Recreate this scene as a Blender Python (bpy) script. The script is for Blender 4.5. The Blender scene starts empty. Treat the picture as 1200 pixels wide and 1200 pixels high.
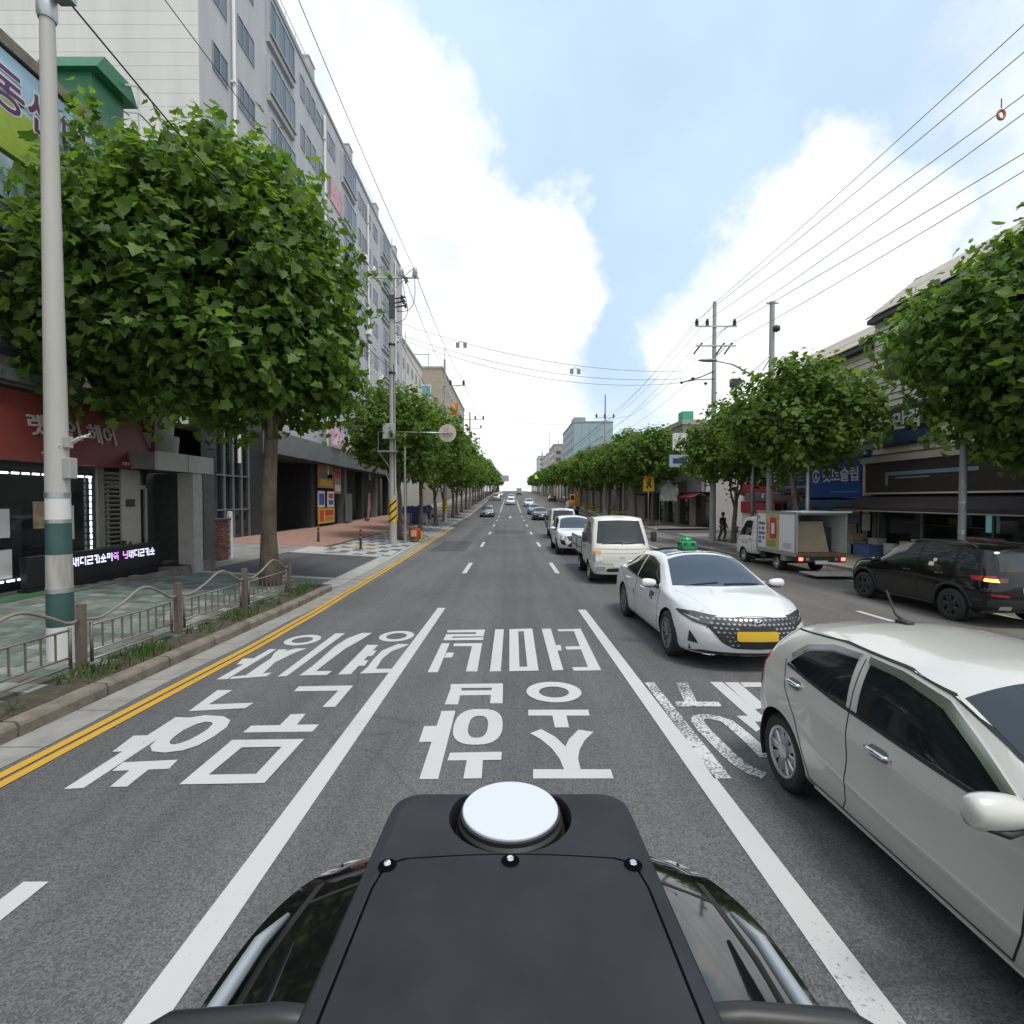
import bpy, bmesh, math, random
import numpy as np
from mathutils import Vector, Matrix
from mathutils.bvhtree import BVHTree
random.seed(7); np.random.seed(7)
R = math.radians
SC = bpy.context.scene
COL = SC.collection
# ------------------------------------------------------------------ camera
CAMZ = 2.15
cam_d = bpy.data.cameras.new('camera'); cam = bpy.data.objects.new('camera', cam_d); COL.objects.link(cam)
cam_d.sensor_width = 36; cam_d.lens = 18.0            # 90 degrees
cam_d.clip_start = 0.05; cam_d.clip_end = 6000
cam.location = (0, 0, CAMZ)
cam.rotation_euler = (R(90) - math.atan(15/600), 0, -math.atan(2/600))
SC.camera = cam
# ------------------------------------------------------------------ light
SUN_EL, SUN_AZ = R(68), R(142)      # azimuth measured from +Y towards +X
sun_d = bpy.data.lights.new('sun', 'SUN'); sun = bpy.data.objects.new('sun', sun_d); COL.objects.link(sun)
sun_d.energy = 1.9; sun_d.angle = R(16); sun_d.color = (1, .96, .89)
sd = Vector((math.sin(SUN_AZ)*math.cos(SUN_EL), math.cos(SUN_AZ)*math.cos(SUN_EL), math.sin(SUN_EL)))
sun.rotation_euler = sd.to_track_quat('Z', 'Y').to_euler(); sun.location = (0, 0, 60)
SC.view_settings.view_transform = 'Standard'; SC.view_settings.look = 'None'
SC.view_settings.exposure = 0.42; SC.view_settings.gamma = 1; SC.view_settings.use_curve_mapping = False
SC.cycles.max_bounces = 6; SC.cycles.transparent_max_bounces = 8; SC.cycles.diffuse_bounces = 3
W = bpy.data.worlds.new('World'); SC.world = W; W.use_nodes = True
def make_world():
    nt = W.node_tree; N = nt.nodes; L = nt.links; N.clear()
    out = N.new('ShaderNodeOutputWorld'); bg = N.new('ShaderNodeBackground'); bg.inputs['Strength'].default_value = 0.10
    sky = N.new('ShaderNodeTexSky'); sky.sky_type = 'NISHITA'; sky.sun_disc = False
    sky.sun_elevation = SUN_EL; sky.sun_rotation = SUN_AZ; sky.air_density = 1.0; sky.dust_density = 2.0; sky.ozone_density = 1.6
    tc = N.new('ShaderNodeTexCoord')
    def math_(op, a, b=None, c=None):
        n = N.new('ShaderNodeMath'); n.operation = op
        for i, v in enumerate((a, b, c)):
            if v is None: continue
            if isinstance(v, (int, float)): n.inputs[i].default_value = v
            else: L.new(v, n.inputs[i])
        return n.outputs[0]
    def noise(vec, scale, detail, rough=.55, dist=0):
        n = N.new('ShaderNodeTexNoise'); n.inputs['Scale'].default_value = scale; n.inputs['Detail'].default_value = detail
        n.inputs['Roughness'].default_value = rough; n.inputs['Distortion'].default_value = dist; L.new(vec, n.inputs['Vector']); return n
    def sstep(v, a, b):
        n = N.new('ShaderNodeMapRange'); n.interpolation_type = 'SMOOTHSTEP'; n.inputs['From Min'].default_value = a; n.inputs['From Max'].default_value = b
        L.new(v, n.inputs['Value']); return n.outputs[0]
    d = tc.outputs['Generated']
    wn = noise(d, 7.0, 8, .62)
    sub = N.new('ShaderNodeVectorMath'); sub.operation = 'SUBTRACT'; L.new(wn.outputs['Color'], sub.inputs[0]); sub.inputs[1].default_value = (.5, .5, .5)
    scl = N.new('ShaderNodeVectorMath'); scl.operation = 'SCALE'; L.new(sub.outputs[0], scl.inputs[0]); scl.inputs['Scale'].default_value = .20
    add = N.new('ShaderNodeVectorMath'); add.operation = 'ADD'; L.new(d, add.inputs[0]); L.new(scl.outputs[0], add.inputs[1])
    nrm = N.new('ShaderNodeVectorMath'); nrm.operation = 'NORMALIZE'; L.new(add.outputs[0], nrm.inputs[0])
    # cumulus banks: direction, inner and outer angular radius (degrees)
    banks = [(-.37, 1.0, 2, 5), (-.30, .86, 3, 6), (-.22, .72, 4, 7), (-.14, .58, 4, 7), (-.05, .50, 4, 6.5), (.04, .46, 4, 6.5), (.08, .38, 4, 6.5), (.03, .33, 5, 8), (-.12, .42, 7, 10), (-.02, .22, 6, 11), (-.28, .58, 6, 10), (-.3, .3, 9, 14),
             (.60, .56, 4.5, 7), (.52, .47, 4, 6.5), (.68, .50, 4, 7), (.47, .40, 4, 6.5), (.60, .40, 6.5, 9), (.70, .40, 3, 5.5), (.36, .30, 3, 6), (.45, .26, 6, 10), (.58, .26, 6, 9),
             (-.9, .75, 12, 22), (-1.2, .6, 14, 30), (1.9, .9, 12, 24), (1.6, .25, 8, 16)]
    m = None
    for (a, b, r1, r2) in banks:
        c = Vector((a, 1, b)).normalized()
        dp = N.new('ShaderNodeVectorMath'); dp.operation = 'DOT_PRODUCT'; L.new(nrm.outputs[0], dp.inputs[0]); dp.inputs[1].default_value = c
        s = sstep(dp.outputs['Value'], math.cos(R(r2+.4)), math.cos(R(max(.5, r1-.4))))
        m = s if m is None else math_('MAXIMUM', m, s)
    m = math_('MULTIPLY', m, math_('ADD', .80, math_('MULTIPLY', sstep(noise(nrm.outputs[0], 4.2, 5).outputs['Fac'], .33, .58), .20)))
    # the same kind of cloud over the rest of the sky, behind the camera
    gn = noise(nrm.outputs[0], 1.7, 5, .55)
    sep = N.new('ShaderNodeSeparateXYZ'); L.new(d, sep.inputs[0])
    back = sstep(sep.outputs['Y'], .35, -.15)
    m = math_('MAXIMUM', m, math_('MULTIPLY', sstep(gn.outputs['Fac'], .40, .54), back))
    veil = math_('ADD', .80, math_('MULTIPLY', sstep(noise(d, 2.2, 4).outputs['Fac'], .35, .75), .22))
    veil_mix = N.new('ShaderNodeMixRGB'); L.new(veil, veil_mix.inputs[0]); L.new(sky.outputs[0], veil_mix.inputs[1]); veil_mix.inputs[2].default_value = (5.1, 6.6, 8.3, 1)
    cl = N.new('ShaderNodeMixRGB'); L.new(sstep(noise(nrm.outputs[0], 5, 6).outputs['Fac'], .3, .62), cl.inputs[0]); cl.inputs[1].default_value = (7.2, 7.5, 7.9, 1); cl.inputs[2].default_value = (9.3, 9.3, 9.2, 1)
    low = N.new('ShaderNodeMixRGB'); L.new(math_('MULTIPLY', sstep(sep.outputs['Z'], .27, .0), .85), low.inputs[0]); L.new(veil_mix.outputs[0], low.inputs[1]); low.inputs[2].default_value = (7.9, 8.4, 9.0, 1)
    mix = N.new('ShaderNodeMixRGB'); L.new(m, mix.inputs[0]); L.new(low.outputs[0], mix.inputs[1]); L.new(cl.outputs[0], mix.inputs[2])
    L.new(mix.outputs[0], bg.inputs['Color']); L.new(bg.outputs[0], out.inputs['Surface'])
make_world()

# ------------------------------------------------------------------ helpers
class MB:
    def __init__(s): s.v = []; s.f = []; s.m = []
    def add(s, vs, fs, mi=0):
        o = len(s.v); s.v.extend([tuple(p) for p in vs]); s.f.extend([tuple(i+o for i in f) for f in fs]); s.m.extend([mi]*len(fs)); return s
    def box(s, x0, x1, y0, y1, z0, z1, mi=0):
        v = [(x0,y0,z0),(x1,y0,z0),(x1,y1,z0),(x0,y1,z0),(x0,y0,z1),(x1,y0,z1),(x1,y1,z1),(x0,y1,z1)]
        return s.add(v, [(0,3,2,1),(4,5,6,7),(0,1,5,4),(1,2,6,5),(2,3,7,6),(3,0,4,7)], mi)
    def cbox(s, c, d, mi=0): return s.box(c[0]-d[0]/2,c[0]+d[0]/2,c[1]-d[1]/2,c[1]+d[1]/2,c[2]-d[2]/2,c[2]+d[2]/2,mi)
    def bbox(s, x0, x1, y0, y1, z0, z1, b=.01, mi=0):          # box with chamfered edges
        bm = bmesh.new(); bmesh.ops.create_cube(bm, size=1)
        for q in bm.verts: q.co = Vector(((x0+x1)/2+q.co.x*(x1-x0), (y0+y1)/2+q.co.y*(y1-y0), (z0+z1)/2+q.co.z*(z1-z0)))
        bmesh.ops.bevel(bm, geom=bm.edges[:], offset=b, segments=2, affect='EDGES', profile=.6)
        bm.verts.index_update(); s.add([q.co[:] for q in bm.verts], [[q.index for q in f.verts] for f in bm.faces], mi); bm.free(); return s
    def prism(s, poly, z0, z1, axis='z', mi=0):                # polygon extruded along an axis
        n = len(poly)
        def p(a, b, c): return {'z': (a,b,c), 'x': (c,a,b), 'y': (a,c,b)}[axis]
        v = [p(a,b,z0) for a,b in poly]+[p(a,b,z1) for a,b in poly]
        f = [tuple(range(n))[::-1], tuple(range(n,2*n))]+[(i,(i+1)%n,(i+1)%n+n,i+n) for i in range(n)]
        return s.add(v, f, mi)
    def tube(s, pts, r, n=8, cap=True, mi=0):
        pts = [Vector(p) for p in pts]; rr = r if isinstance(r, (list, tuple)) else [r]*len(pts)
        vs = []; up = Vector((0,0,1))
        t0 = (pts[1]-pts[0]).normalized(); a = t0.cross(up if abs(t0.z) < .9 else Vector((1,0,0))).normalized()
        for i, p in enumerate(pts):
            t = (pts[min(i+1,len(pts)-1)]-pts[max(i-1,0)]).normalized()
            a = (a-t*a.dot(t)).normalized(); b = t.cross(a)
            for k in range(n):
                an = 2*math.pi*k/n; vs.append(p+a*math.cos(an)*rr[i]+b*math.sin(an)*rr[i])
        fs = [(i*n+k, i*n+(k+1)%n, (i+1)*n+(k+1)%n, (i+1)*n+k) for i in range(len(pts)-1) for k in range(n)]
        if cap: fs += [tuple(range(n))[::-1], tuple(range((len(pts)-1)*n, len(pts)*n))]
        return s.add(vs, fs, mi)
    def lathe(s, prof, n=24, axis='z', c=(0,0,0), mi=0, cap=True):
        vs = []
        for r, h in prof:
            for k in range(n):
                a = 2*math.pi*k/n; u, w = r*math.cos(a), r*math.sin(a)
                q = {'z': (u,w,h), 'y': (w,h,u), 'x': (h,u,w)}[axis]; vs.append((q[0]+c[0],q[1]+c[1],q[2]+c[2]))
        fs = [(i*n+k, i*n+(k+1)%n, (i+1)*n+(k+1)%n, (i+1)*n+k) for i in range(len(prof)-1) for k in range(n)]
        if cap: fs += [tuple(range(n))[::-1], tuple(range((len(prof)-1)*n, len(prof)*n))]
        return s.add(vs, fs, mi)
    def grid(s, P, closed=False, mi=0):                        # P[i][j] points
        n, m = len(P), len(P[0]); v = [tuple(q) for row in P for q in row]
        f = [(i*m+j, (i+1)*m+j, (i+1)*m+(j+1)%m, i*m+(j+1)%m) for i in range(n-1) for j in range(m if closed else m-1)]
        return s.add(v, f, mi)
    def mesh(s, name, mats, smooth=False, angle=None):
        me = bpy.data.meshes.new(name); me.from_pydata(s.v, [], s.f)
        for m in (mats if isinstance(mats, (list, tuple)) else [mats]): me.materials.append(m)
        if any(s.m): me.polygons.foreach_set('material_index', s.m)
        if smooth:
            me.polygons.foreach_set('use_smooth', [True]*len(me.polygons))
            if angle: me.set_sharp_from_angle(angle=R(angle))
        me.update(); return me
WLOC = {}
def obj(name, me, parent=None, loc=(0,0,0), rot=None):
    o = bpy.data.objects.new(name, me); COL.objects.link(o)
    if parent is not None: o.parent = parent
    o.location = loc
    if rot is not None: o.rotation_euler = rot
    return o
def part(name, mb, mat, parent, smooth=False, angle=None, world=False, label=None, stuff=False):
    """one mesh part; world=True: mb holds world coordinates and the parents are unrotated"""
    if world:
        off = Vector((0,0,0)); p = parent
        while p is not None: off += Vector(p.location); p = p.parent
        mb.v = [(a-off.x, b-off.y, c-off.z) for a,b,c in mb.v]
    o = obj(name, mb.mesh(name, mat, smooth, angle), parent)
    if label: o['label'] = label
    if stuff: o['kind'] = 'stuff'
    return o
def tag(o, label, cat, group=None):
    o['label'] = label; o['category'] = cat
    if group: o['group'] = group
    return o
def thing(name, label, cat, loc=(0,0,0), rz=0, group=None):
    o = obj(name, None, None, loc, (0,0,rz)); o.empty_display_size = .2
    return tag(o, label, cat, group)
def structure(name, mb, mat, smooth=False):
    o = obj(name, mb.mesh(name, mat, smooth)); o['kind'] = 'structure'; return o
def copy_tree(o, parent=None):
    c = o.copy(); COL.objects.link(c); c.parent = parent
    for ch in o.children: copy_tree(ch, c)
    return c
def text_mb(body, org, right, up, w=None, h=None, depth=.012, bold=0.0):
    """lettering fitted to w x h; org = lower left corner, right/up = unit axes"""
    cu = bpy.data.curves.new('t', 'FONT'); cu.body = body; cu.size = 1; cu.resolution_u = 3; cu.offset = bold
    o = bpy.data.objects.new('t', cu); COL.objects.link(o)
    me = bpy.data.meshes.new_from_object(o.evaluated_get(bpy.context.evaluated_depsgraph_get()))
    bpy.data.objects.remove(o)
    bm = bmesh.new(); bm.from_mesh(me); bmesh.ops.remove_doubles(bm, verts=bm.verts, dist=1e-5)
    r = bmesh.ops.extrude_face_region(bm, geom=bm.faces[:])
    ex = set(g for g in r['geom'] if isinstance(g, bmesh.types.BMVert))
    xs = [v.co.x for v in bm.verts]; ys = [v.co.y for v in bm.verts]; x0, x1, y0, y1 = min(xs), max(xs), min(ys), max(ys)
    sx = (w/(x1-x0)) if w else None; sy = (h/(y1-y0)) if h else None
    sx = sx or sy; sy = sy or sx
    org, right, up = Vector(org), Vector(right), Vector(up); n = right.cross(up)
    bm.verts.index_update()
    mb = MB(); mb.add([org+right*((v.co.x-x0)*sx)+up*((v.co.y-y0)*sy)+n*(depth if v in ex else .001) for v in bm.verts],
                      [[v.index for v in f.verts] for f in bm.faces])
    bm.free(); bpy.data.meshes.remove(me); bpy.data.curves.remove(cu)
    return mb
# ------------------------------------------------------------------ materials
MATS = {}
def M(name, col=(.5,.5,.5), rough=.6, metal=0, noise=0, scale=6, bump=0, coat=0, emit=None, spec=.5, detail=5, col2=None, stretch=None, alpha=None, island=0, dirt=0):
    if name in MATS: return MATS[name]
    m = bpy.data.materials.new(name); m.use_nodes = True; nt = m.node_tree; b = nt.nodes['Principled BSDF']
    b.inputs['Base Color'].default_value = (*col, 1); b.inputs['Roughness'].default_value = rough; b.inputs['Metallic'].default_value = metal
    b.inputs['Specular IOR Level'].default_value = spec; b.inputs['Coat Weight'].default_value = coat; b.inputs['Coat Roughness'].default_value = .04
    if emit: b.inputs['Emission Color'].default_value = (*emit[:3], 1); b.inputs['Emission Strength'].default_value = emit[3]
    if noise or col2 or bump or island:
        tc = nt.nodes.new('ShaderNodeTexCoord'); vec = tc.outputs['Object']
        if stretch:
            mp = nt.nodes.new('ShaderNodeMapping'); mp.inputs['Scale'].default_value = stretch; nt.links.new(vec, mp.inputs['Vector']); vec = mp.outputs[0]
        n = nt.nodes.new('ShaderNodeTexNoise'); n.inputs['Scale'].default_value = scale; n.inputs['Detail'].default_value = detail; n.inputs['Roughness'].default_value = .6
        nt.links.new(vec, n.inputs['Vector']); fac = n.outputs['Fac']
        r = nt.nodes.new('ShaderNodeValToRGB'); r.color_ramp.elements[0].position = .3; r.color_ramp.elements[1].position = .7
        c2 = col2 if col2 else tuple(min(1, c*(1+noise)) for c in col); c1 = col if col2 else tuple(c*(1-noise) for c in col)
        r.color_ramp.elements[0].color = (*c1, 1); r.color_ramp.elements[1].color = (*c2, 1)
        nt.links.new(fac, r.inputs[0]); last = r.outputs[0]
        if island:
            g = nt.nodes.new('ShaderNodeNewGeometry'); oi = nt.nodes.new('ShaderNodeObjectInfo')
            ad = nt.nodes.new('ShaderNodeMath'); ad.operation = 'ADD'; nt.links.new(g.outputs['Random Per Island'], ad.inputs[0]); nt.links.new(oi.outputs['Random'], ad.inputs[1])
            fr = nt.nodes.new('ShaderNodeMath'); fr.operation = 'FRACT'; nt.links.new(ad.outputs[0], fr.inputs[0])
            mr = nt.nodes.new('ShaderNodeMapRange'); mr.inputs['To Min'].default_value = 1-island; mr.inputs['To Max'].default_value = 1+island; nt.links.new(fr.outputs[0], mr.inputs['Value'])
            h = nt.nodes.new('ShaderNodeHueSaturation'); nt.links.new(mr.outputs[0], h.inputs['Value']); nt.links.new(last, h.inputs['Color']); last = h.outputs[0]
        nt.links.new(last, b.inputs['Base Color'])
        if bump:
            n2 = nt.nodes.new('ShaderNodeTexNoise'); n2.inputs['Scale'].default_value = scale*6; n2.inputs['Detail'].default_value = 4; nt.links.new(vec, n2.inputs['Vector'])
            bp = nt.nodes.new('ShaderNodeBump'); bp.inputs['Strength'].default_value = bump; bp.inputs['Distance'].default_value = .02
            nt.links.new(n2.outputs['Fac'], bp.inputs['Height']); nt.links.new(bp.outputs[0], b.inputs['Normal'])
    MATS[name] = m; return m
def asphalt_mat(name, base, patch=True):
    m = bpy.data.materials.new(name); m.use_nodes = True; nt = m.node_tree; N = nt.nodes; L = nt.links; b = N['Principled BSDF']; b.inputs['Roughness'].default_value = .85
    tc = N.new('ShaderNodeTexCoord')
    def noise(s, d, st=None, w=.6):
        v = tc.outputs['Object']
        if st: mp = N.new('ShaderNodeMapping'); mp.inputs['Scale'].default_value = st; L.new(v, mp.inputs[0]); v = mp.outputs[0]
        n = N.new('ShaderNodeTexNoise'); n.inputs['Scale'].default_value = s; n.inputs['Detail'].default_value = d; n.inputs['Roughness'].default_value = w; L.new(v, n.inputs['Vector']); return n.outputs['Fac']
    def ramp(f, p0, c0, p1, c1):
        r = N.new('ShaderNodeValToRGB'); r.color_ramp.elements[0].position = p0; r.color_ramp.elements[0].color = (c0,c0,c0,1); r.color_ramp.elements[1].position = p1; r.color_ramp.elements[1].color = (c1,c1,c1,1); L.new(f, r.inputs[0]); return r.outputs[0]
    def mul(a, bb):
        x = N.new('ShaderNodeMixRGB'); x.blend_type = 'MULTIPLY'; x.inputs[0].default_value = 1; L.new(a, x.inputs[1]); L.new(bb, x.inputs[2]); return x.outputs[0]
    c = N.new('ShaderNodeRGB'); c.outputs[0].default_value = (*base, 1)
    vo = N.new('ShaderNodeTexVoronoi'); vo.inputs['Scale'].default_value = 105; L.new(tc.outputs['Object'], vo.inputs['Vector'])
    sp = N.new('ShaderNodeSeparateColor'); L.new(vo.outputs['Color'], sp.inputs[0])
    col = mul(c.outputs[0], ramp(sp.outputs[0], 0.05, .66, .98, 1.5))              # aggregate
    col = mul(col, ramp(noise(190, 2), .35, .8, .65, 1.2))
    col = mul(col, ramp(noise(.35, 4), .3, .86, .7, 1.12))                          # broad patches
    col = mul(col, ramp(noise(.9, 4, (1.6, .05, 1)), .35, .80, .65, 1.14))           # wheel tracks
    if patch:
        cr = N.new('ShaderNodeTexVoronoi'); cr.feature = 'DISTANCE_TO_EDGE'; cr.inputs['Scale'].default_value = .35
        ds = N.new('ShaderNodeMixRGB'); ds.inputs[0].default_value = .12; L.new(tc.outputs['Object'], ds.inputs[1])
        nn = N.new('ShaderNodeTexNoise'); nn.inputs['Scale'].default_value = 1.4; nn.inputs['Detail'].default_value = 6; L.new(tc.outputs['Object'], nn.inputs['Vector']); L.new(nn.outputs['Color'], ds.inputs[2]); L.new(ds.outputs[0], cr.inputs['Vector'])
        col = mul(col, ramp(cr.outputs['Distance'], 0, .76, .005, 1.0))
        col = mul(col, ramp(noise(2.6, 3, (1,.7,1)), .66, 1.0, .74, .78))           # oil drops
    L.new(col, b.inputs['Base Color'])
    bp = N.new('ShaderNodeBump'); bp.inputs['Strength'].default_value = .55; bp.inputs['Distance'].default_value = .006; L.new(vo.outputs['Distance'], bp.inputs['Height']); L.new(bp.outputs[0], b.inputs['Normal'])
    MATS[name] = m; return m
def worn_paint(name, col, under, wear):
    m = bpy.data.materials.new(name); m.use_nodes = True; nt = m.node_tree; N = nt.nodes; L = nt.links; b = N['Principled BSDF']; b.inputs['Roughness'].default_value = .7
    tc = N.new('ShaderNodeTexCoord'); n = N.new('ShaderNodeTexNoise'); n.inputs['Scale'].default_value = 38; n.inputs['Detail'].default_value = 5; n.inputs['Roughness'].default_value = .7; L.new(tc.outputs['Object'], n.inputs['Vector'])
    n2 = N.new('ShaderNodeTexNoise'); n2.inputs['Scale'].default_value = 1.6; n2.inputs['Detail'].default_value = 4; L.new(tc.outputs['Object'], n2.inputs['Vector'])
    a = N.new('ShaderNodeMath'); a.operation = 'MULTIPLY_ADD'; L.new(n2.outputs['Fac'], a.inputs[0]); a.inputs[1].default_value = .5; L.new(n.outputs['Fac'], a.inputs[2])
    r = N.new('ShaderNodeValToRGB'); r.color_ramp.elements[0].position = max(0, wear-.03); r.color_ramp.elements[1].position = wear+.05
    r.color_ramp.elements[0].color = (*under, 1); r.color_ramp.elements[1].color = (*col, 1); L.new(a.outputs[0], r.inputs[0])
    g = N.new('ShaderNodeMixRGB'); g.blend_type = 'MULTIPLY'; g.inputs[0].default_value = .5; L.new(r.outputs[0], g.inputs[1]); L.new(n2.outputs['Fac'], g.inputs[2])
    gg = N.new('ShaderNodeMixRGB'); gg.inputs[0].default_value = .75; L.new(g.outputs[0], gg.inputs[1]); L.new(r.outputs[0], gg.inputs[2])
    L.new(gg.outputs[0], b.inputs['Base Color']); MATS[name] = m; return m
def leaf_mat(name, c1, c2, trans=.35):
    m = bpy.data.materials.new(name); m.use_nodes = True; nt = m.node_tree; N = nt.nodes; L = nt.links; b = N['Principled BSDF']; out = N['Material Output']
    b.inputs['Roughness'].default_value = .5; b.inputs['Specular IOR Level'].default_value = .22
    g = N.new('ShaderNodeNewGeometry'); oi = N.new('ShaderNodeObjectInfo'); ad = N.new('ShaderNodeMath'); ad.operation = 'ADD'; L.new(g.outputs['Random Per Island'], ad.inputs[0]); L.new(oi.outputs['Random'], ad.inputs[1])
    fr = N.new('ShaderNodeMath'); fr.operation = 'FRACT'; L.new(ad.outputs[0], fr.inputs[0])
    r = N.new('ShaderNodeValToRGB'); r.color_ramp.elements[0].color = (*c1, 1); r.color_ramp.elements[1].color = (*c2, 1); L.new(fr.outputs[0], r.inputs[0])
    L.new(r.outputs[0], b.inputs['Base Color'])
    t = N.new('ShaderNodeBsdfTranslucent'); h = N.new('ShaderNodeHueSaturation'); h.inputs['Hue'].default_value = .485; h.inputs['Saturation'].default_value = 1.15; h.inputs['Value'].default_value = 1.9; L.new(r.outputs[0], h.inputs['Color']); L.new(h.outputs[0], t.inputs['Color'])
    x = N.new('ShaderNodeMixShader'); x.inputs[0].default_value = trans; L.new(b.outputs[0], x.inputs[1]); L.new(t.outputs[0], x.inputs[2]); L.new(x.outputs[0], out.inputs['Surface'])
    MATS[name] = m; return m
ASPH = asphalt_mat('asphalt', (.096, .096, .096)); ASPH2 = asphalt_mat('new_asphalt', (.06, .06, .064), False)
WHITE_P = worn_paint('white_road_paint', (.52, .52, .505), (.13, .13, .13), .52)
WORN_P = worn_paint('worn_road_paint', (.58, .58, .56), (.10, .10, .10), .71)
YEL_P = worn_paint('yellow_road_paint', (.55, .31, .035), (.2, .14, .06), .56)
CREAM_P = worn_paint('pale_road_paint', (.45, .38, .24), (.15, .14, .12), .60)
CONC = M('concrete', (.30,.29,.27), .85, noise=.22, scale=2.2, bump=.3)
CONCD = M('old_concrete', (.16,.145,.12), .9, noise=.35, scale=3.5, bump=.45)
POLE = M('pole_concrete', (.36,.36,.34), .8, noise=.14, scale=2.5, bump=.15, stretch=(1,1,.3))
BLACKM = M('black_metal', (.02,.02,.022), .45)
STEEL = M('galvanised_steel', (.42,.44,.45), .4, .75, noise=.1)
WIRE = M('cable_black', (.025,.025,.027), .6)
GLASSD = M('dark_glass', (.012,.015,.018), .04, spec=.8)
CHROME = M('chrome', (.75,.75,.76), .08, 1)
RUBBER = M('tyre_rubber', (.018,.018,.018), .75)
BLKPL = M('black_plastic', (.02,.02,.021), .5)
WHITEM = M('white_metal', (.74,.74,.72), .5, noise=.05, scale=3)
REDL = M('red_lamp', (.35,.01,.012), .15, coat=.6)
AMBER = M('amber_lamp', (.75,.28,.03), .15, coat=.6)
LAMPC = M('clear_lamp', (.55,.57,.6), .08, .6, coat=1)
# ------------------------------------------------------------------ ground profile
PY = [-60, 0, 2, 6, 11, 20, 40, 68, 100, 150, 250, 400, 520, 700, 1500]
PZ = [0, 0, -.03, -.1322, -.26, -.33, -.40, -.2, .85, 2.6, 5.4, 8.6, 9.6, 8.0, -12]
def zr(y): return float(np.interp(y, PY, PZ))
FALL = .025
def zg(x, y): return zr(y)-FALL*max(0, x-4)
def kx(y): return float(np.interp(y, [-60,5,11,14,22,45,700], [-4.65,-4.65,-4.72,-4.75,-5.0,-5.45,-5.45]))   # left kerb face
def kh(y): return float(np.interp(y, [-60,13.4,14.4,22.5,24,45,47,900], [.15,.15,.02,.02,.06,.06,.15,.15]))
RK = 12.8                                                                                       # right kerb face
def sz(x, y): return zr(y)+kh(y)+.055*max(0, kx(y)-x) if x < 0 else zg(RK, y)+.14+.01*(x-RK)
def ysteps(y0, y1):
    ys = [y0]; 
    while ys[-1] < y1-1e-6:
        y = ys[-1]; ys.append(min(y1, y+(.5 if y < 40 else 2 if y < 150 else 10)))
    return ys
def strip(mb, y0, y1, xl, xr, zf, dz=0, nx=1, mi=0):
    fl = xl if callable(xl) else (lambda y: xl); fr = xr if callable(xr) else (lambda y: xr)
    P = []
    for y in ysteps(y0, y1):
        a, b = fl(y), fr(y); P.append([(a+(b-a)*i/nx, y, zf(a+(b-a)*i/nx, y)+dz) for i in range(nx+1)])
    n, m = len(P), nx+1; v = [q for r in P for q in r]
    mb.add(v, [(i*m+j, i*m+j+1, (i+1)*m+j+1, (i+1)*m+j) for i in range(n-1) for j in range(m-1)], mi); return mb

# ------------------------------------------------------------------ terrain, road, pavements
mb = MB(); P = []
xs = [-600, -120, -40, -20, -10.5, -6, -2, 4, 13.5, 20, 40, 120, 600]
for y in [-80, -20]+ysteps(-10, 900)+[1100, 1500, 2500]:
    P.append([(x, y, (zg(min(max(x,-20),20), y) if y < 900 else zr(y))-.32) for x in xs])
mb.grid([list(q) for q in zip(*P)]); mb.f = [f[::-1] if True else f for f in mb.f]
mb.f = [f[::-1] for f in mb.f]
structure('ground', mb, M('soil', (.17,.16,.14), .95, noise=.25, scale=.6))
road = structure('road', strip(strip(MB(), -14, 700, lambda y: kx(y)-.05, 4.9, zg, 0, nx=5), -14, 700, 4.9, RK+.05, zg, 0, nx=4, mi=1), [ASPH, asphalt_mat('old_asphalt', (.118, .108, .097))])
def rpart(name, mb, mat): return part(name, mb, mat, road, world=True)
DZ = .004
# gutter slabs at the left edge, each slab a piece
y = -3.0; k = 0
while y < 46:
    l = 1.0+random.uniform(-.15,.25)
    if k == 6: l = .6
    b = MB(); strip(b, y+.006, y+l-.006, lambda q: kx(q)+.002, lambda q: kx(q)+.40+.03*math.sin(q*1.7), zg, DZ)
    rpart('gutter_slab', b, M('gutter_concrete', (.20,.19,.175), .9, noise=.4, scale=3.0, bump=.5, col2=(.30,.29,.265))); y += l; k += 1
def yx(y): return float(np.interp(y, [-14,8,13,22,42,46], [-4.02,-4.02,-4.2,-4.43,-5.03,-5.1]))
for off in (0, .135):
    rpart('yellow_line', strip(MB(), -14, 46, lambda q: yx(q)-.135+off, lambda q: yx(q)-.04+off, zg, DZ*2), YEL_P)
rpart('lane_line', strip(MB(), -14, 11.3, -1.61, -1.44, zg, DZ), WHITE_P)
rpart('lane_line', strip(MB(), -14, 11.1, 1.475, 1.645, zg, DZ), WHITE_P)
for k in range(7):
    for x in (-1.53, 1.57):
        y = 16.9+10*k; rpart('lane_dash', strip(MB(), y, y+3, x-.075, x+.075, zg, DZ), WHITE_P)
rpart('lane_dash', strip(MB(), .8, 2.9, -2.80, -2.655, zg, DZ), WHITE_P)
for (x, c) in ((-1.55, CREAM_P), (1.6, CREAM_P)): rpart('lane_line', strip(MB(), 78, 135, x-.1, x+.1, zg, DZ), c)
b = MB(); strip(b, 66, 70, -.08, .08, zg, DZ); b.add([(x, y, zg(x,y)+DZ) for x, y in ((-.35,66.2),(.35,66.2),(0,64.2))][::-1], [(0,1,2)]); rpart('lane_arrow', b, WHITE_P)
for y0, y1 in ((10.1,11.4),(15.6,17.2),(25.5,30),(35.5,40),(45.5,50),(55.5,60),(65.5,70)):
    rpart('lane_dash', strip(MB(), y0, y1, 7.72, 7.86, zg, DZ), WHITE_P)
rpart('edge_line', strip(MB(), -14, 38, 10.9, 11.05, zg, DZ), CREAM_P)
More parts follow.
